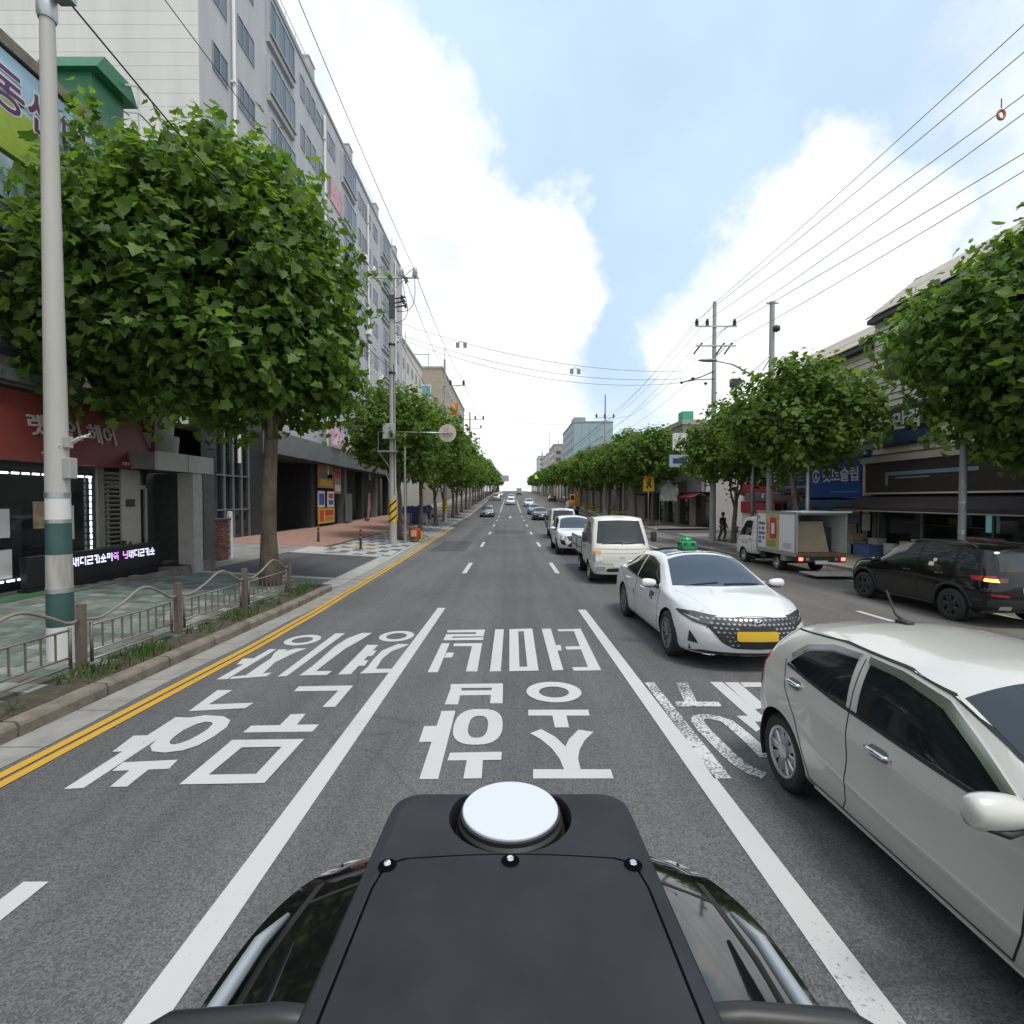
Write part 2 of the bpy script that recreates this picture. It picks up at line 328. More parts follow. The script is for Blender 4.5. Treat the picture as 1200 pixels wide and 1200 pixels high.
rpart('edge_line', strip(MB(), 46, 120, 10.9, 11.05, zg, DZ), CREAM_P)
rpart('centre_line', strip(MB(), -14, 140, 4.72, 4.84, zg, DZ), YEL_P)
rpart('centre_line', strip(MB(), -14, 140, 5.0, 5.12, zg, DZ), YEL_P)
for (x0, x1, y0, y1) in ((2.2,4.3,19.2,23.4),(-3.9,-2.2,24.5,30.5),(-1.2,1.2,38,41.5)):
    rpart('asphalt_patch', strip(MB(), y0, y1, x0, x1, zg, .0025), ASPH2)
LETTERS = {
 'mun': ([[(-2.579, 5.052), (-1.916, 5.083), (-1.918, 4.913), (-2.58, 4.895)], [(-2.31, 5.338), (-2.159, 5.35), (-2.133, 5.067), (-2.3, 5.051)], [(-2.581, 6.2), (-1.926, 6.231), (-2.049, 6.05), (-2.567, 6.027)], [(-2.049, 6.05), (-1.926, 6.231), (-1.912, 5.541), (-2.049, 5.531)]], [[[(-2.593, 4.727), (-1.928, 4.744), (-1.927, 3.965), (-2.582, 3.947)], [(-2.424, 4.575), (-2.07, 4.587), (-2.063, 4.105), (-2.439, 4.095)]]]),
 'hak': ([[(-3.472, 5.27), (-3.318, 5.258), (-3.29, 3.904), (-3.428, 3.888)], [(-3.583, 4.828), (-3.395, 4.837), (-3.351, 4.512), (-3.533, 4.5)], [(-3.29, 4.305), (-2.853, 4.351), (-2.827, 4.196), (-3.27, 4.16)], [(-3.137, 4.182), (-2.988, 4.196), (-2.968, 3.919), (-3.098, 3.916)], [(-3.497, 6.073), (-3.318, 6.072), (-3.335, 5.612), (-3.434, 5.421)], [(-3.335, 5.612), (-2.858, 5.661), (-2.873, 5.506), (-3.434, 5.421)]], [[[(-3.335, 5.241), (-3.19, 5.311), (-2.982, 5.281), (-2.857, 5.181), (-2.801, 5.015), (-2.806, 4.81), (-2.842, 4.621), (-2.921, 4.519), (-3.054, 4.477), (-3.183, 4.503), (-3.265, 4.6), (-3.312, 4.763), (-3.334, 4.991)], [(-3.148, 5.087), (-3.089, 5.143), (-3.018, 5.131), (-2.983, 5.087), (-2.96, 4.963), (-2.972, 4.836), (-2.992, 4.729), (-3.034, 4.663), (-3.075, 4.636), (-3.116, 4.645), (-3.151, 4.692), (-3.178, 4.787), (-3.184, 4.948)]]]),
 'gyeong': ([[(-2.294, 8.155), (-2.116, 8.155), (-2.094, 6.676), (-2.256, 6.654)], [(-2.148, 7.805), (-2.054, 7.826), (-2.043, 7.522), (-2.15, 7.513)], [(-2.138, 7.287), (-2.038, 7.305), (-2.018, 7.048), (-2.128, 7.032)], [(-1.812, 8.211), (-1.628, 8.187), (-1.664, 8.074), (-1.814, 7.773), (-1.857, 7.378), (-1.824, 6.897), (-1.982, 6.691), (-1.96, 6.98), (-1.978, 7.379), (-1.969, 7.825)], [(-1.824, 6.897), (-1.591, 6.896), (-1.586, 6.736), (-1.982, 6.691)]], [[[(-1.656, 8.731), (-1.663, 8.816), (-1.685, 8.896), (-1.72, 8.968), (-1.766, 9.028), (-1.821, 9.073), (-1.883, 9.101), (-1.947, 9.11), (-2.012, 9.101), (-2.074, 9.073), (-2.129, 9.028), (-2.175, 8.968), (-2.21, 8.896), (-2.231, 8.816), (-2.239, 8.731), (-2.231, 8.647), (-2.21, 8.567), (-2.175, 8.495), (-2.129, 8.435), (-2.074, 8.39), (-2.012, 8.362), (-1.947, 8.352), (-1.883, 8.362), (-1.821, 8.39), (-1.766, 8.435), (-1.72, 8.495), (-1.685, 8.567), (-1.663, 8.647)], [(-1.776, 8.721), (-1.781, 8.77), (-1.793, 8.817), (-1.814, 8.859), (-1.841, 8.894), (-1.873, 8.921), (-1.909, 8.937), (-1.947, 8.943), (-1.985, 8.937), (-2.022, 8.921), (-2.054, 8.894), (-2.081, 8.859), (-2.101, 8.817), (-2.114, 8.77), (-2.118, 8.721), (-2.114, 8.671), (-2.101, 8.624), (-2.081, 8.582), (-2.054, 8.547), (-2.022, 8.521), (-1.985, 8.504), (-1.947, 8.499), (-1.909, 8.504), (-1.873, 8.521), (-1.841, 8.547), (-1.814, 8.582), (-1.793, 8.624), (-1.781, 8.671)]]]),
 'gi': ([[(-3.071, 8.933), (-2.902, 8.96), (-2.899, 6.603), (-3.01, 6.574)], [(-2.613, 8.972), (-2.434, 8.972), (-2.493, 8.452), (-2.572, 7.934), (-2.592, 7.335), (-2.603, 6.803), (-2.749, 6.618), (-2.735, 6.983), (-2.75, 7.477), (-2.782, 8.044), (-2.748, 8.577)], [(-2.603, 6.803), (-2.385, 6.802), (-2.396, 6.639), (-2.749, 6.618)]], []),
 'jang': ([[(-3.739, 7.906), (-3.629, 7.906), (-3.61, 6.481), (-3.734, 6.46)], [(-3.883, 7.386), (-3.709, 7.413), (-3.694, 7.123), (-3.822, 7.106)], [(-3.591, 6.576), (-3.162, 6.742), (-3.156, 6.589), (-3.582, 6.473)], [(-3.35, 7.937), (-3.177, 7.958), (-3.275, 7.625), (-3.329, 7.201), (-3.259, 6.703), (-3.443, 6.59), (-3.474, 7.071), (-3.484, 7.479), (-3.453, 7.779)], [(-3.585, 7.884), (-3.456, 7.884), (-3.444, 7.758), (-3.45, 7.292), (-3.561, 7.676)]], [[[(-3.175, 8.47), (-3.182, 8.549), (-3.202, 8.625), (-3.235, 8.692), (-3.279, 8.749), (-3.331, 8.791), (-3.389, 8.818), (-3.451, 8.827), (-3.512, 8.818), (-3.571, 8.791), (-3.623, 8.749), (-3.667, 8.692), (-3.7, 8.625), (-3.72, 8.549), (-3.727, 8.47), (-3.72, 8.391), (-3.7, 8.315), (-3.667, 8.248), (-3.623, 8.191), (-3.571, 8.149), (-3.512, 8.123), (-3.451, 8.114), (-3.389, 8.123), (-3.331, 8.149), (-3.279, 8.191), (-3.235, 8.248), (-3.202, 8.315), (-3.182, 8.391)], [(-3.291, 8.46), (-3.295, 8.503), (-3.307, 8.545), (-3.326, 8.582), (-3.351, 8.613), (-3.382, 8.637), (-3.415, 8.651), (-3.451, 8.656), (-3.486, 8.651), (-3.52, 8.637), (-3.55, 8.613), (-3.576, 8.582), (-3.595, 8.545), (-3.607, 8.503), (-3.611, 8.46), (-3.607, 8.416), (-3.595, 8.375), (-3.576, 8.337), (-3.55, 8.306), (-3.52, 8.283), (-3.486, 8.268), (-3.451, 8.263), (-3.415, 8.268), (-3.382, 8.283), (-3.351, 8.306), (-3.326, 8.337), (-3.307, 8.375), (-3.295, 8.416)]]]),
 'teo': ([[(0.849, 9.236), (1.156, 9.26), (1.162, 9.089), (0.862, 9.078)], [(0.869, 8.047), (1.132, 8.065), (1.13, 7.879), (0.868, 7.862)], [(0.849, 6.961), (1.075, 6.967), (1.062, 6.814), (0.851, 6.808)], [(1.142, 9.26), (1.282, 9.285), (1.222, 6.827), (1.06, 6.814)], [(0.572, 9.262), (0.739, 9.287), (0.714, 6.836), (0.569, 6.816)], [(0.706, 8.114), (0.803, 8.133), (0.79, 7.809), (0.702, 7.792)]], []),
 'mi': ([[(-0.273, 9.24), (-0.117, 9.24), (-0.128, 6.792), (-0.274, 6.779)]], [[[(-0.017, 9.24), (0.402, 9.288), (0.379, 6.803), (-0.013, 6.778)], [(0.142, 9.057), (0.239, 9.068), (0.234, 6.984), (0.126, 6.97)]]]),
 'neol': ([[(-0.91, 8.236), (-0.455, 8.264), (-0.455, 8.07), (-0.904, 8.072)], [(-0.606, 8.071), (-0.455, 8.07), (-0.441, 6.779), (-0.593, 6.78)], [(-1.114, 8.247), (-0.983, 8.256), (-0.964, 6.748), (-1.098, 6.742)], [(-0.964, 7.693), (-0.856, 7.701), (-0.85, 7.443), (-0.969, 7.427)], [(-1.13, 9.17), (-0.457, 9.216), (-0.455, 9.011), (-1.114, 8.99)], [(-0.607, 9.012), (-0.455, 9.011), (-0.461, 8.872), (-0.602, 8.861)], [(-1.115, 8.863), (-0.461, 8.872), (-0.458, 8.704), (-1.114, 8.684)], [(-1.114, 8.684), (-0.981, 8.695), (-0.986, 8.597), (-1.117, 8.587)], [(-1.117, 8.587), (-0.455, 8.638), (-0.452, 8.447), (-1.112, 8.429)]], []),
 'jong': ([[(0.194, 5.454), (0.839, 5.452), (0.828, 5.293), (0.189, 5.296)], [(0.439, 5.295), (0.586, 5.294), (0.58, 4.999), (0.441, 4.999)], [(0.189, 4.176), (0.828, 4.174), (0.825, 4.028), (0.182, 4.03)], [(0.191, 4.866), (0.302, 4.958), (0.426, 4.787), (0.5, 4.585), (0.468, 4.175), (0.443, 4.176), (0.426, 4.352), (0.373, 4.551), (0.288, 4.731)], [(0.666, 4.945), (0.805, 4.892), (0.693, 4.711), (0.617, 4.516), (0.584, 4.352), (0.581, 4.175), (0.468, 4.175), (0.5, 4.585), (0.546, 4.73)]], [[[(0.84, 6.005), (0.832, 6.082), (0.808, 6.155), (0.769, 6.221), (0.718, 6.276), (0.656, 6.317), (0.587, 6.343), (0.515, 6.351), (0.443, 6.343), (0.374, 6.317), (0.312, 6.276), (0.261, 6.221), (0.222, 6.155), (0.198, 6.082), (0.19, 6.005), (0.198, 5.928), (0.222, 5.855), (0.261, 5.789), (0.312, 5.734), (0.374, 5.693), (0.443, 5.667), (0.515, 5.659), (0.587, 5.667), (0.656, 5.693), (0.718, 5.734), (0.769, 5.789), (0.808, 5.855), (0.832, 5.928)], [(0.691, 5.991), (0.687, 6.032), (0.674, 6.071), (0.653, 6.106), (0.625, 6.135), (0.592, 6.157), (0.554, 6.171), (0.515, 6.176), (0.476, 6.171), (0.439, 6.157), (0.405, 6.135), (0.377, 6.106), (0.356, 6.071), (0.343, 6.032), (0.339, 5.991), (0.343, 5.95), (0.356, 5.911), (0.377, 5.876), (0.405, 5.846), (0.439, 5.824), (0.476, 5.811), (0.515, 5.806), (0.554, 5.811), (0.592, 5.824), (0.625, 5.846), (0.653, 5.876), (0.674, 5.911), (0.687, 5.95)]]]),
 'hap': ([[(-0.719, 6.136), (-0.586, 6.135), (-0.579, 5.61), (-0.725, 5.61)], [(-0.223, 6.147), (-0.089, 6.146), (-0.086, 5.639), (-0.226, 5.64)], [(-0.735, 6.277), (-0.092, 6.3), (-0.089, 6.146), (-0.727, 6.136)], [(-0.589, 6.043), (-0.222, 6.054), (-0.224, 5.894), (-0.589, 5.884)], [(-0.734, 5.418), (-0.587, 5.427), (-0.575, 4.022), (-0.724, 4.022)], [(-0.855, 5.029), (-0.718, 5.037), (-0.706, 4.683), (-0.845, 4.68)], [(-0.531, 4.466), (-0.076, 4.484), (-0.077, 4.335), (-0.539, 4.324)], [(-0.372, 4.33), (-0.235, 4.335), (-0.229, 4.031), (-0.375, 4.026)]], [[[(-0.076, 5.046), (-0.081, 5.179), (-0.095, 5.269), (-0.118, 5.341), (-0.15, 5.398), (-0.191, 5.438), (-0.243, 5.463), (-0.319, 5.471), (-0.396, 5.463), (-0.447, 5.438), (-0.488, 5.398), (-0.52, 5.341), (-0.543, 5.269), (-0.557, 5.179), (-0.562, 5.046), (-0.557, 4.912), (-0.543, 4.822), (-0.52, 4.75), (-0.488, 4.693), (-0.447, 4.653), (-0.396, 4.628), (-0.319, 4.62), (-0.243, 4.628), (-0.191, 4.653), (-0.15, 4.693), (-0.118, 4.75), (-0.095, 4.822), (-0.081, 4.912)], [(-0.222, 5.023), (-0.224, 5.105), (-0.23, 5.16), (-0.239, 5.204), (-0.252, 5.239), (-0.268, 5.263), (-0.289, 5.278), (-0.319, 5.283), (-0.35, 5.278), (-0.37, 5.263), (-0.386, 5.239), (-0.399, 5.204), (-0.408, 5.16), (-0.414, 5.105), (-0.416, 5.023), (-0.414, 4.942), (-0.408, 4.887), (-0.399, 4.843), (-0.386, 4.808), (-0.37, 4.783), (-0.35, 4.768), (-0.319, 4.763), (-0.289, 4.768), (-0.268, 4.783), (-0.252, 4.808), (-0.239, 4.843), (-0.23, 4.887), (-0.224, 4.942)]]]),
 'wi': ([[(1.679, 6.326), (1.795, 6.34), (1.769, 4.027), (1.626, 4.027)], [(2.062, 6.325), (2.214, 6.324), (2.09, 5.679), (1.954, 5.679)], [(1.846, 5.679), (2.334, 5.678), (2.312, 5.538), (1.829, 5.54)]], []),
 'mieum': ([[(2.498, 6.347), (2.655, 6.346), (2.633, 5.134), (2.477, 5.134)], [(2.36, 5.281), (2.507, 5.281), (2.452, 4.951), (2.38, 4.893)], [(2.673, 6.332), (2.849, 6.331), (2.795, 5.507), (2.63, 5.454)], [(2.873, 6.331), (3.12, 6.33), (3.106, 6.157), (2.842, 6.158)]], []),
}
WI_PATH = [(2.049, 4.065), (1.985, 4.126), (1.938, 4.254), (1.914, 4.424), (1.902, 4.674), (1.89, 4.923), (1.899, 5.136), (1.941, 5.233), (2.033, 5.266), (2.126, 5.232), (2.204, 5.135), (2.226, 4.893), (2.232, 4.646), (2.226, 4.377)]

def letter(key, mat):
    polys, rings = LETTERS[key]; b = MB()
    for i, pl in enumerate(polys):
        a = sum(pl[q][0]*pl[(q+1)%len(pl)][1]-pl[(q+1)%len(pl)][0]*pl[q][1] for q in range(len(pl)))
        pl = pl if a > 0 else pl[::-1]
        b.add([(x, y, zg(x,y)+DZ+i*.0004) for x, y in pl], [tuple(range(len(pl)))])
    for o, i in rings:
        n = len(o); b.add([(x, y, zg(x,y)+DZ+.003) for x, y in o+i], [(k, (k+1)%n, n+(k+1)%n, n+k) for k in range(n)])
        f0 = b.f[-n]; v = [Vector(b.v[q]) for q in f0[:3]]
        if (v[1]-v[0]).cross(v[2]-v[1]).z < 0: b.f[-n:] = [f[::-1] for f in b.f[-n:]]
    return b
for k in LETTERS:
    b = letter(k, None)
    if k == 'wi':
        p = [Vector((x,y,0)) for x,y in WI_PATH]; L_ = []; R_ = []
        for i, q in enumerate(p):
            t = (p[min(i+1,len(p)-1)]-p[max(i-1,0)]).normalized(); n = Vector((-t.y,t.x,0))*.065
            L_.append(q+n); R_.append(q-n)
        b.grid([[(q.x,q.y,zg(q.x,q.y)+DZ+.002) for q in R_], [(q.x,q.y,zg(q.x,q.y)+DZ+.002) for q in L_]])
        b.f[-(len(p)-1):] = [f for f in b.f[-(len(p)-1):]]
    rpart('road_letter', b, WORN_P if k == 'wi' else WHITE_P)
# right opposing carriageway shoulder, a slightly browner strip of old asphalt beside the kerb
# ---- left pavement
XB = lambda y: -10.05 if y < 17 else -14.0
mb = MB(); strip(mb, -8, 240, lambda y: XB(y)-.4, lambda y: kx(y)-.16, lambda x, y: sz(x,y)-.035, nx=6)
left = structure('left_pavement', mb, M('pavement_mortar', (.10,.105,.095), .95, noise=.2, scale=4))
def lpart(name, mb, mat, stuff=False): return part(name, mb, mat, left, world=True, stuff=stuff)
# kerb stones
y = -4.0; ksm = M('kerb_stone_grey', (.17,.145,.115), .9, noise=.35, scale=4, bump=.5); ksl = M('kerb_stone_pale', (.34,.33,.31), .85, noise=.15, scale=3, bump=.3)
k = 0
while y < 120:
    l = (1.1 if y < 13 else 1.0) if y < 62 else 8
    y1 = y+l; b = MB(); g = .012
    P = []
    for q in (y+g, y+l/2, y1-g):
        j = random.uniform(-.012,.012) if y < 13 else 0; h = kh(q); z = zr(q); x = kx(q)+j
        P.append([(x,q,z-.1),(x,q,z+h*.72),(x-.02,q,z+h*.93),(x-.05,q,z+h),(x-.17,q,z+h+.004),(x-.17,q,z-.1)])
    b.grid(P); b.f = [f[::-1] for f in b.f]; n = 6; b.f += [tuple(range(n)), tuple(range(2*n,3*n))[::-1]]; b.m += [0,0]
    lpart('kerb_stone', b, ksm if y < 13.5 else ksl); y = y1
# green concrete pavers, near zone
gm = [M('green_paver', (.125,.155,.137), .9, noise=.25, scale=3, bump=.3, island=.3), M('grey_green_paver', (.20,.215,.195), .9, noise=.25, scale=3, bump=.3, island=.2), M('brown_green_paver', (.115,.115,.095), .9, noise=.3, scale=3, bump=.3, island=.2)]
cells = []
s = .25
yy = 3.0; row = 0
while yy < 14.3:
    x = kx(yy)-.55-(s/2 if row % 2 else 0)
    while x-s > -10.0:
        cells.append((x, yy, row)); x -= s
    yy += s; row += 1
cells.sort(key=lambda c: abs(c[0]+5.5)*.5+abs(c[1]-7))
restm = {0: MB(), 1: MB(), 2: MB()}
pm = {}
for i, (x, y, rw) in enumerate(cells):
    k = 1 if random.random() < .22 else (2 if x > -5.9 and random.random() < .6 else 0)
    z = sz(x-s/2, y+s/2)+random.uniform(-.004,.003); g = .006
    v = [(x-s+g,y+g,z),(x-g,y+g,z),(x-g,y+s-g,z),(x-s+g,y+s-g,z)]
    slope = .055*s/2
    v = [(a,b_,c+(slope if a < x-s/2 else -slope)) for a,b_,c in v]
    vv = v+[(a,b_,c-.035) for a,b_,c in v]; ff = [(0,1,2,3),(0,4,5,1),(1,5,6,2),(2,6,7,3),(3,7,4,0)]
    if i < 300:
        key = k
        if key not in pm:
            q = MB(); q.add([(a-x,b_-y,c-z) for a,b_,c in vv], ff); pm[key] = q.mesh('paver', gm[k])
        obj('paver', pm[key], left, (x, y, z))
    else: restm[k].add(vv, ff)
q = MB(); 
for k in restm: q.add(restm[k].v, restm[k].f, k)
lpart('paver_field', q, gm, stuff=True)
# dirt strip with grass next to the kerb
b = MB(); strip(b, -4, 13.6, lambda y: kx(y)-.56, lambda y: kx(y)-.17, sz, -.004); lpart('soil_strip', b, M('damp_soil', (.06,.05,.036), .95, noise=.4, scale=9, bump=.6))
# driveway: dark new asphalt panel with pale concrete borders
dl = lambda y: float(np.interp(y, [15.3,22.2], [-9.0,-9.6]))
b = MB(); strip(b, 15.6, 21.6, lambda y: -9.2, lambda y: kx(y)-.55, sz, -.008, nx=3); lpart('driveway', b, ASPH2)
b = MB(); strip(b, 14.3, 22.6, lambda y: kx(y)-.55, lambda y: kx(y)-.17, sz, -.006); lpart('driveway_edging', b, ksl)
b = MB(); strip(b, 15.25, 15.6, lambda y: -9.4, lambda y: kx(y)-.56, sz, -.005, nx=3); lpart('driveway_edging', b, ksl)
b = MB(); strip(b, 21.6, 21.9, lambda y: -9.4, lambda y: kx(y)-.56, sz, -.005, nx=3); lpart('driveway_edging', b, ksl)
b = MB(); strip(b, 14.55, 14.95, lambda y: -7.6, lambda y: -6.3, sz, -.004); lpart('tactile_strip', b, M('tactile_yellow', (.42,.34,.16), .85, noise=.2))
b = MB(); strip(b, 14.3, 15.25, lambda y: -10.0, lambda y: kx(y)-.56, sz, -.012, nx=3); lpart('green_apron', b, gm[0])
b = MB(); strip(b, 15.25, 24, lambda y: -14, lambda y: -9.4, sz, -.014, nx=4); lpart('concrete_apron', b, M('apron_concrete', (.20,.195,.185), .9, noise=.25, scale=1.5, bump=.3))
# red block paving and black and white zigzag blocks beyond the driveway
b = MB(); strip(b, 24.0, 62, lambda y: -14, lambda y: -8.8, sz, -.006, nx=3); lpart('red_block_paving', b, M('red_blocks', (.30,.17,.135), .9, noise=.18, scale=4, bump=.35))
b = MB(); strip(b, 21.9, 24.0, lambda y: -9.4, lambda y: kx(y)-.2, sz, -.008, nx=3); lpart('pale_border', b, M('pale_blocks', (.40,.38,.36), .9, noise=.15, scale=5, bump=.3))
b = MB(); s = .4; zz_m = [M('dark_blocks', (.11,.115,.12), .9, noise=.2), M('light_blocks', (.36,.36,.35), .9, noise=.2), M('mid_blocks', (.24,.24,.235), .9, noise=.2)]; n_single = 0
for iy in range(95):
    for ix in range(9):
        y = 22.0+iy*s; x = kx(y)-.2-ix*s
        if x-s < -8.8: continue
        c = 0 if ((ix+iy//2+(iy % 2)) % 3 == 0) else 1 if (ix*7+iy*3) % 5 else 2
        z0 = sz(x, y)+.002; z1 = sz(x-s, y)+.002; g = .01
        q4 = [(x-s+g,y+g,z1),(x-g,y+g,z0),(x-g,y+s-g,sz(x,y+s)+.002),(x-s+g,y+s-g,sz(x-s,y+s)+.002)]; q8 = q4+[(a_,b_,c_-.03) for a_,b_,c_ in q4]; fq = [(0,1,2,3),(0,4,5,1),(1,5,6,2),(2,6,7,3),(3,7,4,0)]
        if n_single < 300: lpart('paving_block', MB().add(q8, fq), zz_m[c]); n_single += 1
        else: b.add(q8, fq, c)
lpart('zigzag_blocks', b, [M('dark_blocks', (.11,.115,.12), .9, noise=.2), M('light_blocks', (.36,.36,.35), .9, noise=.2), M('mid_blocks', (.24,.24,.235), .9, noise=.2)], stuff=True)
b = MB(); strip(b, 24.4, 25.2, lambda y: -7.9, lambda y: -6.4, sz, .012); lpart('tactile_strip', b, MATS['tactile_yellow'])
b = MB(); strip(b, 62, 240, lambda y: -14, lambda y: kx(y)-.16, sz, .004, nx=3); lpart('far_paving', b, M('far_blocks', (.25,.22,.2), .9, noise=.2, scale=3))
b = MB(); b.lathe([(0,0),(.3,0),(.3,.006),(0,.006)], 20, c=(-6.6, 13.9, sz(-6.6,13.9)-.008)); lpart('manhole_cover', b, M('cast_iron', (.05,.05,.05), .6, .5))
# ---- right pavement
mb = MB(); strip(mb, -8, 39, RK+.16, 17.6, sz, 0, nx=3); strip(mb, 45, 300, RK+.16, 17.6, sz, 0, nx=3)
right = structure('right_pavement', mb, M('right_blocks', (.21,.175,.155), .9, noise=.25, scale=3, bump=.4))
mb = MB(); strip(mb, 39, 45, RK-.2, 30, lambda x, y: zg(min(x,RK), y)+.02, 0, nx=3); structure('side_street', mb, ASPH2)
y = -4.0
while y < 120:
    l = 1.0 if y < 60 else 10
    if not 38.5 < y < 44.5:
        b = MB(); P = []
        for q in (y+.01, y+l-.01):
            z = zg(RK, q); P.append([(RK,q,z-.1),(RK,q,z+.11),(RK+.03,q,z+.14),(RK+.16,q,z+.142),(RK+.16,q,z-.1)])
        b.grid(P); n = 5; b.f += [tuple(range(n))[::-1], tuple(range(n,2*n))]; b.m += [0,0]
        part('kerb_stone', b, ksl, right, world=True)
    y += l

# ------------------------------------------------------------------ buildings
def bpart(name, mb, mat, root, **k): return part(name, mb, mat, root, world=True, **k)
ALU = M('window_aluminium', (.30,.31,.32), .45, .4)
ALUW = M('window_white', (.62,.62,.6), .5)
GLASSW = M('window_glass', (.05,.06,.07), .05, spec=.9, noise=.3, scale=.8, island=.85)
WCACHE = {}
def window_sets(key, w, h, n, fm, gm, depth=.12, face=1, fr=.05, axis='x'):
    """frame mesh + pane mesh (shared); local origin = lower left of the opening, u runs along the wall"""
    if key in WCACHE: return WCACHE[key]
    f = MB(); p = MB(); pw = (w-fr*(n+1))/n
    def bx(mbx, u0, u1, d0, d1, z0, z1):
        if axis == 'x': mbx.box(*sorted((face*d0, face*d1)), u0, u1, z0, z1)
        else: mbx.box(u0, u1, *sorted((face*d0, face*d1)), z0, z1)
    bx(f, 0, w, .0, .05, 0, fr); bx(f, 0, w, .0, .05, h-fr, h)
    for i in range(n+1): bx(f, i*(pw+fr), i*(pw+fr)+fr, .0, .05, fr, h-fr)
    bx(p, 0, pw, .012, .02, 0, h-2*fr)
    WCACHE[key] = (f.mesh('window', fm), p.mesh('pane', gm), [fr+i*(pw+fr) for i in range(n)], fr, axis); return WCACHE[key]
def put_window(root, ws, loc):
    fm, pm, us, fr, ax = ws
    o = obj('window', fm, root, Vector(loc)-root.location)
    for u in us: obj('pane', pm, o, (0, u, fr) if ax == 'x' else (u, 0, fr))
    return o
# ---- grey tower on the left -------------------------------------------------
tw = thing('office_tower', 'tall grey slab building with rows of windows and white downpipes behind the left trees', 'building', (-14, 50, 0))
GREYW = M('tower_grey_render', (.41,.425,.445), .85, noise=.09, scale=1.3, stretch=(1,1,.1))
CREAMW = M('tower_cream_panel', (.60,.59,.55), .75, noise=.08, scale=1.1, stretch=(1,1,.12), island=.035)
Y0, Y1, ZT = 23.6, 67.0, 31.6
bpart('wall', MB().box(-30, -14.0, Y0, Y1, 5.6, ZT), GREYW, tw)
bpart('side_backing', MB().box(-30, -14.02, Y0-.03, Y0-.005, 5.6, ZT), M('joint_cream', (.52,.51,.47), .9), tw)
z = 6.0
while z < ZT-.1:                       # side wall courses
    bpart('wall_panel', MB().box(-30, -14.0, Y0-.07, Y0-.01, z+.006, min(z+.594, ZT)), CREAMW, tw); z += .6
bpart('parapet', MB().box(-14.25, -13.93, Y0-.1, Y1, ZT, ZT+.28), M('parapet_grey', (.26,.28,.31), .8), tw)
wA = window_sets('A', 1.3, 1.3, 2, ALU, GLASSW); wB = window_sets('B', 1.7, 1.35, 3, ALU, GLASSW)
wC = window_sets('C', 3.3, 1.9, 5, ALU, GLASSW); wD = window_sets('D', .75, 1.5, 1, ALU, GLASSW)
sill = MB().box(0, .12, -.08, 3.38, -.14, 0).mesh('sill', ALU)
for b0 in range(4):
    yb = 24.4+b0*13.0
    for k in range(7):
        z = 9.2+3.3*k
        for (dy, ws) in ((.2, wA), (2.5, wB), (10.4, wD), (11.4, wD), (13.2-.9, wD)):
            if yb+dy+1.8 < Y1: put_window(tw, ws, (-14.0+.003, yb+dy, z))
        if yb+9.2 < Y1: o = put_window(tw, wC, (-13.78, yb+5.7, z-.1)); obj('sill', sill, o)
    for k in range(7 if yb+9.2 < Y1 else 0):
        bpart('bay', MB().box(-13.995, -13.782, yb+5.65, yb+9.05, 8.6+3.3*k, 11.15+3.3*k), GREYW, tw)
for yb in (26.3, 39.0, 50.6, 62.5):
    b = MB().tube([(-13.86, yb, 4), (-13.86, yb, ZT-.8)], .085, 8)
    for z in (10, 16.5, 23, 29): b.box(-14.0, -13.75, yb-.14, yb+.14, z, z+.08)
    bpart('downpipe', b, WHITEM, tw, smooth=True, angle=40)
for yb in (36.6, 45.5, 54.5, 63.5): bpart('roof_stack', MB().box(-15.0, -14.1, yb, yb+1.1, ZT-.1, ZT+1.5).box(-15.05, -14.05, yb-.05, yb+1.15, ZT+1.5, ZT+1.6), M('stack_concrete', (.42,.41,.39), .9, noise=.15), tw)
b = MB()
for z in (.6, 1.05): b.tube([(-14.05, Y0, ZT+z), (-14.05, 35.8, ZT+z)], .022, 5); b.tube([(-14.05, 47.5, ZT+z), (-14.05, 54, ZT+z)], .022, 5)
for i in range(9): b.tube([(-14.05, Y0+.2+i*1.5, ZT+.2), (-14.05, Y0+.2+i*1.5, ZT+1.05)], .022, 5)
bpart('roof_railing', b, STEEL, tw)
for i, (yy, zz) in enumerate(((28.9,11.6),(28.9,18.2),(36.0,14.9),(37.1,21.5),(41.9,11.6),(50.0,18.2),(49.2,24.8),(54.9,14.9),(63.0,21.5))): bpart('air_conditioner', MB().bbox(-13.99,-13.62,yy,yy+.8,zz,zz+.6,.03).box(-13.99,-13.6,yy-.03,yy+.83,zz-.05,zz-.005), WHITEM, tw)
bpart('facade_banner', MB().box(-13.97, -13.94, 40.4, 43.6, 25.4, 27.3), M('banner_pink', (.50,.30,.33), .7, noise=.35, scale=2.5), tw)
# plinth: dark granite ground floor with a canopy band
GRAN = M('dark_granite', (.035,.036,.04), .45, noise=.3, scale=9); GREYC = M('canopy_grey', (.16,.17,.175), .6, noise=.12, scale=2, bump=.1)
bpart('plinth_wall', MB().box(-30, -16.2, Y0+.1, 64, -.4, 5.6).box(-16.2, -14.1, 27.9, 28.5, -.4, 4.7).box(-16.2, -14.05, 36.2, 36.9, -.4, 4.7), GRAN, tw)
bpart('canopy_band', MB().box(-16.2, -13.3, 29.0, 62, 4.75, 6.05), GREYC, tw)
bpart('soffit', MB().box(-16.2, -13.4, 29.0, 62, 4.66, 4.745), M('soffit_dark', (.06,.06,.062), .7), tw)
for i, yb in enumerate((43.0, 48.0, 53.0, 58.0)): bpart('column', MB().box(-14.5, -13.9, yb, yb+.6, -.3, 4.66), GRAN if i % 2 else GREYC, tw)
